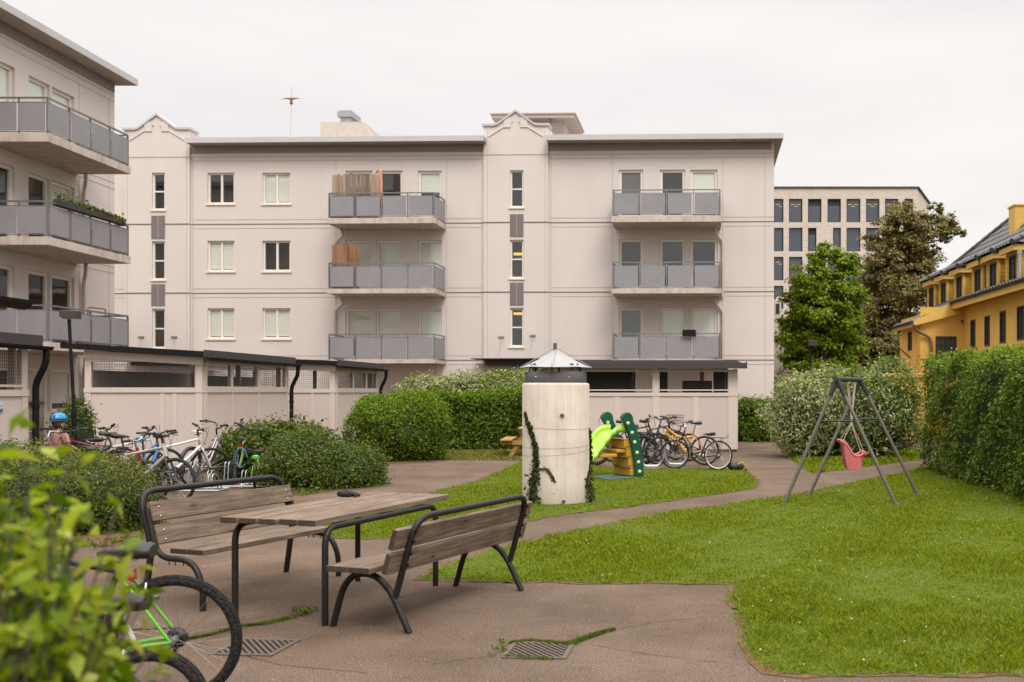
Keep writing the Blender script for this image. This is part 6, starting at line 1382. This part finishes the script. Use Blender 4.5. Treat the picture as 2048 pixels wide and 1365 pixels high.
# ---- trees on the right
sm('bark', (.035, .025, .018), .95, var=.3, scale=3)
def tree(label, base, H, trunk_r, blobs, mat, nleaf, size, seed, asp=.75, extra=None):
    r = random.Random(seed); t = thing('broadleaf_tree', label, 'tree', base); tm = MB(); x0, y0, z0 = base
    top = Vector((r.uniform(-.3, .3), 0, H * .82)); pts = [Vector((0, 0, -.2)), Vector((r.gauss(0, .1), 0, H * .22)), Vector((r.gauss(0, .2), r.gauss(0, .2), H * .5)), top]; tm.tube(pts, [trunk_r * 1.25, trunk_r, trunk_r * .6, trunk_r * .12], 10)
    Q, NN = [], []; tot = sum(b[3] * b[4] * b[5] for b in blobs) ** .5
    for (bx, by, bz, rx, ry, rz) in blobs:
        c = Vector((bx, by, bz)); s0 = pts[1].lerp(top, min(1, max(0, (bz - H * .3) / (H * .6)))); mid = s0.lerp(c, .5) + Vector((0, 0, -rz * .15)); tm.tube(bend([s0, mid, c], .6, 4), [trunk_r * .32] + [trunk_r * .2] * 5 + [trunk_r * .06], 6) if False else tm.tube([s0, mid, c], [trunk_r * .34, trunk_r * .2, trunk_r * .06], 6)
        nc = max(14, int(34 * (rx * ry * rz) ** .5)); n = int(nleaf * (rx * ry * rz) ** .67 / sum((b[3] * b[4] * b[5]) ** .67 for b in blobs))
        C = []
        for k in range(nc):
            d = Vector((r.gauss(0, 1), r.gauss(0, 1), r.gauss(0, 1))).normalized(); f = r.uniform(.5, 1.15); C.append(c + Vector((d.x * rx * f, d.y * ry * f, d.z * rz * f)))
        for q in C[: nc]:
            if r.random() < .5: tm.tube([c.lerp(q, .1), q], [trunk_r * .07, trunk_r * .02], 4, caps=False)
        i = RNG.integers(0, nc, n); cl = np.array([tuple(q) for q in C]); Pq = cl[i] + RNG.normal(0, 1, (n, 3)) * np.array([.20, .20, .10]) * (rx * ry * rz) ** (1 / 3)
        nn = Pq - np.array(tuple(c)); nn /= np.linalg.norm(nn, axis=1, keepdims=True) + 1e-6; nn[:, 2] += .7; Q.append(Pq); NN.append(nn)
    tm.build('trunk', M['bark'], t); Q = np.concatenate(Q); NN = np.concatenate(NN); leaves_obj('crown', leaf_np(Q, NN, size, asp, .15, .5), M[mat], t); return t
def TB(px, py, Y, base): p = P(px, py, Y); return (p.x - base[0], p.y - base[1], p.z - base[2])
Yt = 52.0; bg_ = P(1648, 800, Yt); bse = (bg_.x, bg_.y, 0); bl = []
for px, py, w_, h_ in ((1650, 515, 30, 24), (1690, 530, 30, 26), (1625, 560, 42, 30), (1680, 580, 42, 34), (1640, 620, 60, 34), (1690, 640, 42, 36), (1600, 600, 32, 22), (1590, 640, 28, 20), (1580, 670, 26, 22), (1630, 680, 60, 36), (1690, 690, 40, 32), (1600, 720, 34, 30), (1660, 730, 50, 30), (1588, 590, 18, 12), (1600, 755, 30, 22), (1650, 765, 40, 20)):
    x, y, z = TB(px, py, Yt, bse); k = Yt / FPX; bl.append((x, random.uniform(-.8, .8), z, w_ * k, w_ * k, h_ * k))
tree('fresh green broadleaf tree beside the apartment block', bse, 8.6, .22, bl, 'lv_maple', 46000, .15, 3)
Yt = 56.0; bg_ = P(1775, 800, Yt); bse = (bg_.x, bg_.y, 0); bl = []
for px, py, w_, h_ in ((1790, 440, 36, 26), (1850, 435, 34, 22), (1885, 450, 28, 20), (1905, 460, 16, 12), (1760, 480, 36, 28), (1830, 480, 44, 30), (1790, 530, 56, 34), (1850, 530, 38, 30), (1745, 560, 34, 30), (1815, 580, 60, 36), (1865, 570, 26, 24), (1760, 620, 50, 36), (1820, 630, 50, 36), (1740, 660, 46, 34), (1795, 690, 56, 36), (1735, 705, 44, 32), (1780, 740, 54, 26), (1840, 660, 30, 30), (1885, 478, 14, 12), (1915, 448, 10, 9), (1920, 470, 9, 8), (1870, 420, 16, 12), (1815, 422, 22, 14), (1865, 500, 14, 14)):
    x, y, z = TB(px, py, Yt, bse); k = Yt / FPX; bl.append((x, random.uniform(-.9, .9), z, w_ * k, w_ * k, h_ * k))
tree('tall bronze leaved tree next to the yellow house', bse, 11.2, .3, bl, 'lv_copper', 56000, .15, 5)
for lb_, px, Y, H, w_, sd_ in (('dark green tree low behind the bronze tree', 1720, 62, 5.2, 3.4, 8), ('dark green tree half hidden by the apartment corner', 1580, 60, 4.6, 2.4, 9)):
    b_ = P(px, 800, Y); tree(lb_, (b_.x, b_.y, 0), H, .16, [(random.uniform(-w_ * .6, w_ * .6), 0, random.uniform(.9, H * .9), w_ * .5, w_ * .4, H * .22) for k in range(7)], 'lv_dark', 9000, .26, sd_)
lc = P(1561, 757, 44); ball('purple flowering lilac bush at the building corner', (lc.x, lc.y, 1.35), (.36, .5, 1.15), 300, 'lv_lilac', 10, .13, 23, .16, -.8, .12)
dh = MB(); a, b_ = P(1548, 770, 58), P(1700, 770, 58); dh.bev(a.x, b_.x + 3, 58, 58.15, 0, 2.0, .02)
for k in range(6): x = a.x + (b_.x + 3 - a.x) * k / 5; dh.box(x - .06, x + .06, 57.95, 57.999, 0, 2.06)
tag(dh.build('garden_wall', M['core_wall'] if 'core_wall' in M else sm('core_wall', (.06, .05, .045), .9)), 'low dark garden wall behind the trees on the right', 'wall')
p = P(1620, 800, 46); lp2 = thing('lamp_post', 'dark lamp post before the trees right of the apartment block', 'lamp post', (p.x, p.y, 0)); z = P(1620, 688, 46).z
m = MB(); m.tube([(0, 0, 0), (0, 0, z - .05)], .045, 8); m.build('pole', M['black_metal'], lp2); m = MB(); m.bev(-.07, .30, -.16, .16, z - .1, z + .16, .02); m.build('lamp_head', M['fascia_grey'], lp2)
# ================================================================== BRICK OFFICE BUILDING
def brick_mat():
    t = NT('pale_brick'); v = t.coord('Object'); vo = t.noise(t.coord('Object', (1.2, 1.2, 14)), 1.5, 3, .6); br = t.n('ShaderNodeTexBrick'); br.inputs['Scale'].default_value = 1; br.inputs['Brick Width'].default_value = .5; br.inputs['Row Height'].default_value = .16
    br.inputs['Color1'].default_value = (.60, .51, .46, 1); br.inputs['Color2'].default_value = (.47, .385, .335, 1); br.inputs['Mortar'].default_value = (.58, .51, .46, 1); br.inputs['Mortar Size'].default_value = .02
    mp = t.n('ShaderNodeMapping'); mp.inputs['Rotation'].default_value = (R(90), 0, 0); tc = t.n('ShaderNodeTexCoord'); t.l(tc.outputs['Object'], mp.inputs[0]); t.l(mp.outputs[0], br.inputs[0])
    c = t.mix(.35, br.outputs[0], t.ramp(vo, [(.35, (.48, .40, .35)), (.65, (.64, .56, .51))])); MATS['pale_brick'] = t.done(t.bsdf(c, .85, 0, .2))
brick_mat()
OY = 118.0; of = thing('office_building', 'pale brick office block with tall dark windows far behind the trees', 'office building', (P(1700, 782, OY).x, OY, 0)); ofx = of.location.x
ou = lambda px: (px - CX) * OY / FPX - ofx; oz = lambda py: CH + (HZ - py) * OY / FPX
om = lambda u, d, z: (u, d, z); ops = []; cols = [(1548, 1567), (1578, 1605), (1616, 1643), (1655, 1682), (1693, 1721), (1732, 1759), (1770, 1797), (1809, 1826)]
for r_, (ya, yb) in enumerate(((398, 445), (456, 503), (514, 561), (572, 618), (630, 676), (688, 734))):
    for ci, (xa, xb) in enumerate(cols):
        if r_ == 1 and ci == 2: xb = 1633
        if r_ == 1 and ci == 3: xa = 1666
        ops.append((ou(xa), ou(xb), oz(yb), oz(ya)))
OU0, OU1, OZT = ou(1440), ou(1835), oz(377)
wl = MB(); wall_cells(wl, om, OU0, OU1, 0, OZT, ops, .45); ang = R(69); ex = Vector((math.cos(ang), math.sin(ang), 0)); LN = 10.8
q = Vector((OU1, 0, 0)); e = q + ex * LN; wl.quad((q.x, q.y, 0), (e.x, e.y, 0), (e.x, e.y, OZT), (q.x, q.y, OZT)); wl.quad((OU0, 0, OZT), (OU1, 0, OZT), (e.x, e.y, OZT), (OU0, e.y, OZT)); wl.quad((OU0, e.y, 0), (e.x, e.y, 0), (e.x, e.y, OZT), (OU0, e.y, OZT)); wl.quad((OU0, 0, 0), (OU0, e.y, 0), (OU0, e.y, OZT), (OU0, 0, OZT)); wl.build('wall', M['pale_brick'], of)
sm('office_glass', (.045, .06, .085), .08, 0, var=.1, scale=.2, bump=0, spec=.9); sm('blind_dark', (.03, .03, .035), .8)
lampw = NT('office_lamp'); em = lampw.n('ShaderNodeEmission'); em.inputs['Color'].default_value = (1, .72, .42, 1); em.inputs['Strength'].default_value = .55; MATS['office_lamp'] = lampw.done(em)
for i, o in enumerate(ops):
    f = MB(); fw = .1
    for a, b, c, d in ((o[0], o[0] + fw, o[2], o[3]), (o[1] - fw, o[1], o[2], o[3]), (o[0] + fw, o[1] - fw, o[2], o[2] + fw), (o[0] + fw, o[1] - fw, o[3] - fw, o[3])): f.box(a, b, .3, .4, c, d)
    fo = f.build('window', M['black_metal'], of); g = MB(); g.box(o[0] + fw, o[1] - fw, .34, .37, o[2] + fw, o[3] - fw); g.build('pane', M['office_glass'], fo)
    if i in (2, 3, 10): g = MB(); g.box(o[0] + fw, o[1] - fw, .325, .338, o[3] - .75, o[3] - fw); g.build('blind', M['blind_dark'], fo)
    elif i < 8 or i == 16:
        g = MB()
        for k in range(3): a = o[0] + .25 + k * .35; g.box(a, min(o[1] - .15, a + .42), .322, .336, o[3] - .62 - .22 * (k % 2), o[3] - .56 - .22 * (k % 2))
        g.build('ceiling_lamp', M['office_lamp'], fo)
cp = MB(); cp.box(OU0, OU1 + .1, -.15, .3, OZT, OZT + .18); cp.beam(q + Vector((0, 0, OZT + .09)), e + Vector((0, 0, OZT + .09)), .4, .18); cp.build('coping', M['fascia_grey'], of)
pl = MB(); a = ou(1500); b = ou(1686); pl.prism([(a, OZT + .2), (b, OZT + .2), (b, oz(366)), (a, oz(370))], 4, 12, 'y'); pl.build('roof_plant', M['roof_edge'], of)
# pale rounded block between
nb = P(1556, 700, 56); nbo = thing('apartment_building', 'narrow pale stair tower peeping out past the apartment block corner', 'building', (nb.x, 56, 0))
m = MB(); zt = P(1556, 600, 56).z; m.bev(-1.2, .18, 0, 3, 0, zt, .05); m.box(-.3, .32, -.02, 1, 0, P(0, 690, 56).z); m.bev(.0, .34, .3, 1.2, zt - .1, zt + .2, .02); m.build('wall', M['slab'], nbo)
m = MB(); m.box(-.12, .08, -.03, -.001, P(0, 628, 56).z, P(0, 608, 56).z); m.build('window', M['blind_dark'], nbo)
m = MB(); z1 = P(0, 683, 56).z
for dz in (0, .12, .24): m.tube([(-.3, -.1, z1 + dz), (.34, -.1, z1 + dz)], .018, 6)
m.build('railing', M['rail_metal'], nbo)
# ================================================================== YELLOW HOUSE
t = NT('yellow_render'); v = t.coord('Object'); a = t.noise(v, 1.1, 6, .65); b = t.noise(t.coord('Object', (3, 3, .25)), 1.3, 5, .7)
c = t.ramp(a, [(.3, (.58, .35, .07)), (.55, (.67, .42, .105)), (.75, (.71, .46, .13))]); c = t.mix(t.ramp(b, [(.55, (0,) * 3), (.8, (.5,) * 3)]), c, (.46, .27, .06)); MATS['yellow_render'] = t.done(t.bsdf(c, .85, 0, .2, t.noise(v, 60, 2), .1, .004))
t = NT('yellow_board'); wv = t.n('ShaderNodeTexWave'); wv.wave_type = 'BANDS'; wv.bands_direction = 'Z'; wv.wave_profile = 'SAW'; wv.inputs['Scale'].default_value = 2.2; wv.inputs['Distortion'].default_value = 0; t.l(t.coord('Object'), wv.inputs[0])
c = t.ramp(wv.outputs[0], [(0, (.24, .12, .012)), (.12, (.56, .34, .05)), (1, (.64, .40, .08))]); MATS['yellow_board'] = t.done(t.bsdf(c, .7, 0, .3, wv.outputs[0], .4, .02))
sm('yellow_trim', (.66, .41, .09), .6, var=.06)
def tile_mat():
    t = NT('roof_tile'); v = t.coord('Object'); n = t.noise(v, 3, 5); c = t.ramp(n, [(.3, (.035, .033, .037)), (.6, (.085, .083, .09)), (.8, (.14, .135, .14))]); MATS['roof_tile'] = t.done(t.bsdf(c, .38, 0, .5, n, .1))
tile_mat(); sm('leaded', (.08, .085, .085), .3, 0, spec=.7); sm('win_dark_frame', (.045, .035, .03), .6)
yh = thing('house', 'long yellow house with dark tiled roof and a row of dormers behind the right hedge', 'house', (10.2, 35.8, 0))
XWL = 10.2; wlm = lambda u, d, z: (XWL + d, u, z)
def YA(px, X): return X * FPX / (px - CX)
def ZA_(py, px, X): return CH + (HZ - py) * YA(px, X) / FPX
ZE = 4.62
def tiles(mb, A, B, C, D, nu, nv, lift=.035):
    """pantile surface: A-B along the eave, D-C along the top; real corrugation and stepped courses"""
    A, B, C, D = map(Vector, (A, B, C, D)); n = (B - A).cross(D - A).normalized()
    if n.z < 0: n = -n
    vs, fs = [], []; us = nu * 4
    for j in range(nv):
        for e in (0, 1):
            t = (j + e) / nv
            for i in range(us + 1):
                s = i / us; p = A.lerp(B, s).lerp(D.lerp(C, s), t); vs.append(p + n * (lift * abs(math.sin(PI * s * nu)) + (.03 if e == 0 else .0)))
    w_ = us + 1
    for j in range(nv):
        for i in range(us): b0 = j * 2 * w_ + i; fs.append((b0, b0 + 1, b0 + w_ + 1, b0 + w_))
        if j < nv - 1:
            for i in range(us): b0 = (j * 2 + 1) * w_ + i; fs.append((b0, b0 + 1, b0 + w_ + 1, b0 + w_))
    mb.add(vs, fs, False); return n
def ridge(mb, p, q, r=.10):
    mb = MB(); p, q = Vector(p), Vector(q); n = max(2, int((q - p).length / .34))
    for k in range(n): mb.tube([p.lerp(q, k / n), p.lerp(q, (k + .92) / n)], [r * 1.12, r], 10)
    mb.build('ridge_tiles', M['roof_tile'], yh, True)
wins = []
for xa, xb, ya, yb in ((1941, 1951, 640, 697), (1969, 1980, 632, 693), (1999.5, 2012, 622, 687), (2034, 2052, 612, 681)):
    Ya, Yb = YA(xb, XWL), YA(xa, XWL); wins.append((Ya, Yb, ZA_(yb, (xa + xb) / 2, XWL), ZA_(ya, (xa + xb) / 2, XWL)))
wl = MB(); wall_cells(wl, wlm, 22, 35.8, 0, ZE + .3, wins, .14)
WX = 8.66; fw_ = lambda u, d, z: (u, 35.8 + d, z); uD = lambda px: (px - CX) * 35.8 / FPX; zD = lambda py: CH + (HZ - py) * 35.8 / FPX
door = (uD(1871), uD(1913), 2.0, zD(673)); wall_cells(wl, fw_, WX, XWL, 0, ZE - .05, [door], .12)
ww_ = (YA(1824, WX), YA(1816, WX), ZA_(702, 1820, WX), ZA_(663, 1820, WX)); wall_cells(wl, lambda u, d, z: (WX + d, u, z), 35.8, YA(1802.5, WX), 0, ZE - .3, [ww_], .12)
Yend = YA(1802.5, WX); wl.quad((WX, Yend, 0), (XWL + 3, Yend, 0), (XWL + 3, Yend, ZE), (WX, Yend, ZE - .3)); wl.quad((XWL, 35.8, 0), (XWL, 46, 0), (XWL, 46, ZE - .55), (XWL, 35.8, ZE - .1)); wl.build('wall', M['yellow_render'], yh, True)
def lead_window(mp, o, nu, nv, name='window'):
    f = MB(); w_ = .05
    for a, b, c, d in ((o[0], o[0] + w_, o[2], o[3]), (o[1] - w_, o[1], o[2], o[3]), (o[0] + w_, o[1] - w_, o[2], o[2] + w_), (o[0] + w_, o[1] - w_, o[3] - w_, o[3])): mbox(f, mp, a, b, -.01, .1, c, d)
    for i in range(1, nu): u = o[0] + (o[1] - o[0]) * i / nu; mbox(f, mp, u - .014, u + .014, .02, .055, o[2] + w_, o[3] - w_)
    for j in range(1, nv): z = o[2] + (o[3] - o[2]) * j / nv; mbox(f, mp, o[0] + w_, o[1] - w_, .024, .05, z - .012, z + .012)
    Mi = wm(yh).inverted(); fo = f.build(name, M['win_dark_frame'], yh, True)
    g = MB(); mbox(g, mp, o[0] + w_, o[1] - w_, .06, .075, o[2] + w_, o[3] - w_); g.v = [tuple(Mi @ Vector(v)) for v in g.v]; g.build('pane', M['leaded'], fo)
for o in wins: lead_window(wlm, o, 3, 4)
lead_window(fw_, door, 4, 5, 'garden_door'); lead_window(lambda u, d, z: (WX + d, u, z), ww_, 2, 4)
m = MB(); mbox(m, fw_, (door[0] + door[1]) / 2 - .03, (door[0] + door[1]) / 2 + .03, -.02, .02, door[2], door[3]); m.build('door_post', M['fascia_grey'], yh, True)
# lower roof, eaves boards, verge over the wing
XE = 9.72; lr = MB(); tiles(lr, (XE, 22, ZE + .12), (XE, 35.7, ZE + .12), (11.1, 35.7, ZE + .62), (11.1, 22, ZE + .62), 46, 3)
XE2 = 8.36; Yw = YA(1787, XE2); tiles(lr, (XE2, 35.7, 4.05), (XE2, Yw, 4.05), (11.1, Yw + 3, ZE + .62), (11.1, 35.7, ZE + .62), 14, 7); lr.build('lower_roof', M['roof_tile'], yh, True)
eb = MB(); eb.box(XE - .02, XE + .05, 22, 35.6, ZE - .14, ZE + .09); eb.box(XE + .051, XWL + .05, 22, 35.6, ZE - .02, ZE + .02); eb.box(XE2 - .02, XE2 + .05, 35.62, Yw, 3.88, 4.02); eb.box(XE2 + .051, WX + .05, 35.62, Yw, 3.98, 4.02)
eb.prism([(XE2, 3.90), (XE2, 4.06), (XWL - .4, ZE + .14), (XWL - .25, ZE - .3)], 35.56, 35.615, 'y')
for k in range(26): y = 22.3 + k * .53; eb.box(XE + .06, XWL - .01, y - .03, y + .03, ZE - .10, ZE - .021)
eb.build('eaves_board', M['yellow_trim'], yh, True)
gt = MB(); gutter(gt, (XE - .08, 22, ZE + .10), (XE - .08, 35.6, ZE + .10), .06); gutter(gt, (XE2 - .08, 35.5, 4.03), (XE2 - .08, Yw, 4.03), .06); gt.build('gutter', M['fascia_grey'], yh, True)
dp = MB(); dp.tube(bend([(XE2 - .02, 35.5, 3.95), (XE2 + .1, 35.62, 3.75), (8.98, 35.72, 3.5), (9.02, 35.72, 3.2), (9.02, 35.72, 1.5)], .15), .05, 8); sm('pipe_brown', (.15, .10, .08), .6); dp.build('downpipe', M['pipe_brown'], yh, True)
vb = MB(); vb.box(uD(1922), uD(1927), 35.77, 35.799, zD(647), zD(640)); vb.build('air_vent', M['pipe_brown'], yh, True)
# dormers with clapboard cheeks
XD = 10.85; zb_, ztp = ZE + .35, 6.12; ur = MB(); rg = MB()
dorm = [(42.95, 1.5), (41.05, 1.35), (38.8, 1.9), (36.45, 1.5), (34.7, 1.35), (32.7, 1.7)]
for i, (yc, wd) in enumerate(dorm):
    ya, yb = yc - .62, yc + .55; cb = MB(); dm = lambda u, d, z: (XD + d, u, z); o = (yc - .36, yc + .36, zb_ + .16, ztp - .14)
    wall_cells(cb, dm, ya, yb, zb_ - .2, ztp, [o], .1); cb.quad((XD, ya, zb_ - .2), (XD + 2.2, ya, zb_ - .2), (XD + 2.2, ya, ztp), (XD, ya, ztp)); cb.quad((XD, yb, zb_ - .2), (XD + 2.2, yb, zb_ - .2), (XD + 2.2, yb, ztp), (XD, yb, ztp)); do = cb.build('dormer', M['yellow_board'], yh, True)
    lead_window(dm, o, 2, 4, 'dormer_window')
    tb_ = MB(); tb_.box(XD - .22, XD + 2.1, ya - .18, ya - .1, ztp - .08, ztp + .1); tb_.box(XD - .22, XD - .14, ya - .099, yb + .12, ztp - .08, ztp + .1); tb_.box(XD - .139, XD + 2, ya - .099, yb + .12, ztp + .02, ztp + .06)
    for u in (ya, yb): tb_.box(XD - .03, XD + .04, u - .05, u + .05, zb_ - .2, ztp - .081)
    tb_.v = [tuple(wm(yh).inverted() @ Vector(v)) for v in tb_.v]; tb_.build('dormer_trim', M['yellow_trim'], do)
    z0 = ztp + .12; xa, pk = XD - .3, Vector((XD + 1.5, yc, z0 + .85)); bk = Vector((XD + 2.6, yc, z0 + .85))
    tiles(ur, (xa, ya - .25, z0), (XD + 2.6, ya - .25, z0), bk, pk, 8, 4); tiles(ur, (xa, yb + .2, z0), (xa, ya - .25, z0), pk, pk + Vector((0, .01, 0)), 5, 4); tiles(ur, (XD + 2.6, yb + .2, z0), (xa, yb + .2, z0), pk, bk, 8, 4)
    ridge(rg, (xa, ya - .25, z0 + .04), pk + Vector((0, 0, .04))); ridge(rg, (xa, yb + .2, z0 + .04), pk + Vector((0, 0, .04)))
# main upper roof with a hip at the far end
ze, XU = 6.2, 11.2; rz = 9.2; Xr = 14.3; Yh = 44.9; Yr = 39.8
tiles(ur, (XU, 22, ze), (XU, Yh, ze), (Xr, Yr, rz), (Xr, 22, rz), 70, 9); tiles(ur, (XU, Yh, ze), (18.5, Yh, ze), (Xr, Yr, rz), (Xr, Yr + .01, rz), 24, 9); ridge(rg, (XU, Yh, ze + .05), (Xr, Yr, rz + .05), .12); ridge(rg, (Xr, 22, rz + .05), (Xr, Yr, rz + .05), .12)
ur.build('upper_roof', M['roof_tile'], yh, True)
cx0 = uD(0); cyy = 37.0; x0, x1 = (2030 - CX) * cyy / FPX, (2062 - CX) * cyy / FPX; cm_ = MB(); cm_.bev(x0, x1, cyy, cyy + .7, 7.2, CH + (HZ - 410) * cyy / FPX, .01); cm_.bev(x0 - .04, x1 + .04, cyy - .04, cyy + .74, CH + (HZ - 412) * cyy / FPX, CH + (HZ - 408) * cyy / FPX, .01); cm_.build('chimney', M['yellow_trim'], yh, True)
vp = MB(); y_ = 31.0; vp.tube([(10.5, y_, 5.0), (10.5, y_, 5.85)], .05, 10); vp.tube([(10.5, y_, 5.8), (10.5, y_, 5.92)], .075, 10); vp.build('vent_pipe', M['galv'], yh, True)
fp = MB(); p0 = P(1820, 716, 36.5); p1 = P(1764, 664, 33.8); fp.tube([p0, p1], [.03, .022], 8); fp.lathe([(.001, .05), (.04, .02), (.04, -.02), (.001, -.05)], p1, 8); fpo = fp.build('flagpole', M['pipe_brown']); tag(fpo, 'bare slanting flagpole fixed to the corner of the yellow house', 'flagpole')
# yellow terrace parapet below the house
tw = thing('terrace_wall', 'low yellow terrace parapet left of the yellow house', 'wall', (7.5, 35.0, 0)); m = MB(); a, b = P(1742, 742, 35).x, 8.9; m.box(a, b, 34.95, 35.2, 0, 2.1); m.box(a, a + .2, 35.201, 40, 0, 2.1); m.build('wall_body', M['yellow_render'], tw, True); m = MB(); m.bev(a - .08, b + .05, 34.86, 35.26, 2.102, 2.24, .01); m.bev(a - .07, a + .28, 35.262, 40, 2.102, 2.238, .01); m.build('coping', M['yellow_trim'], tw, True)
bpy.context.view_layer.update()
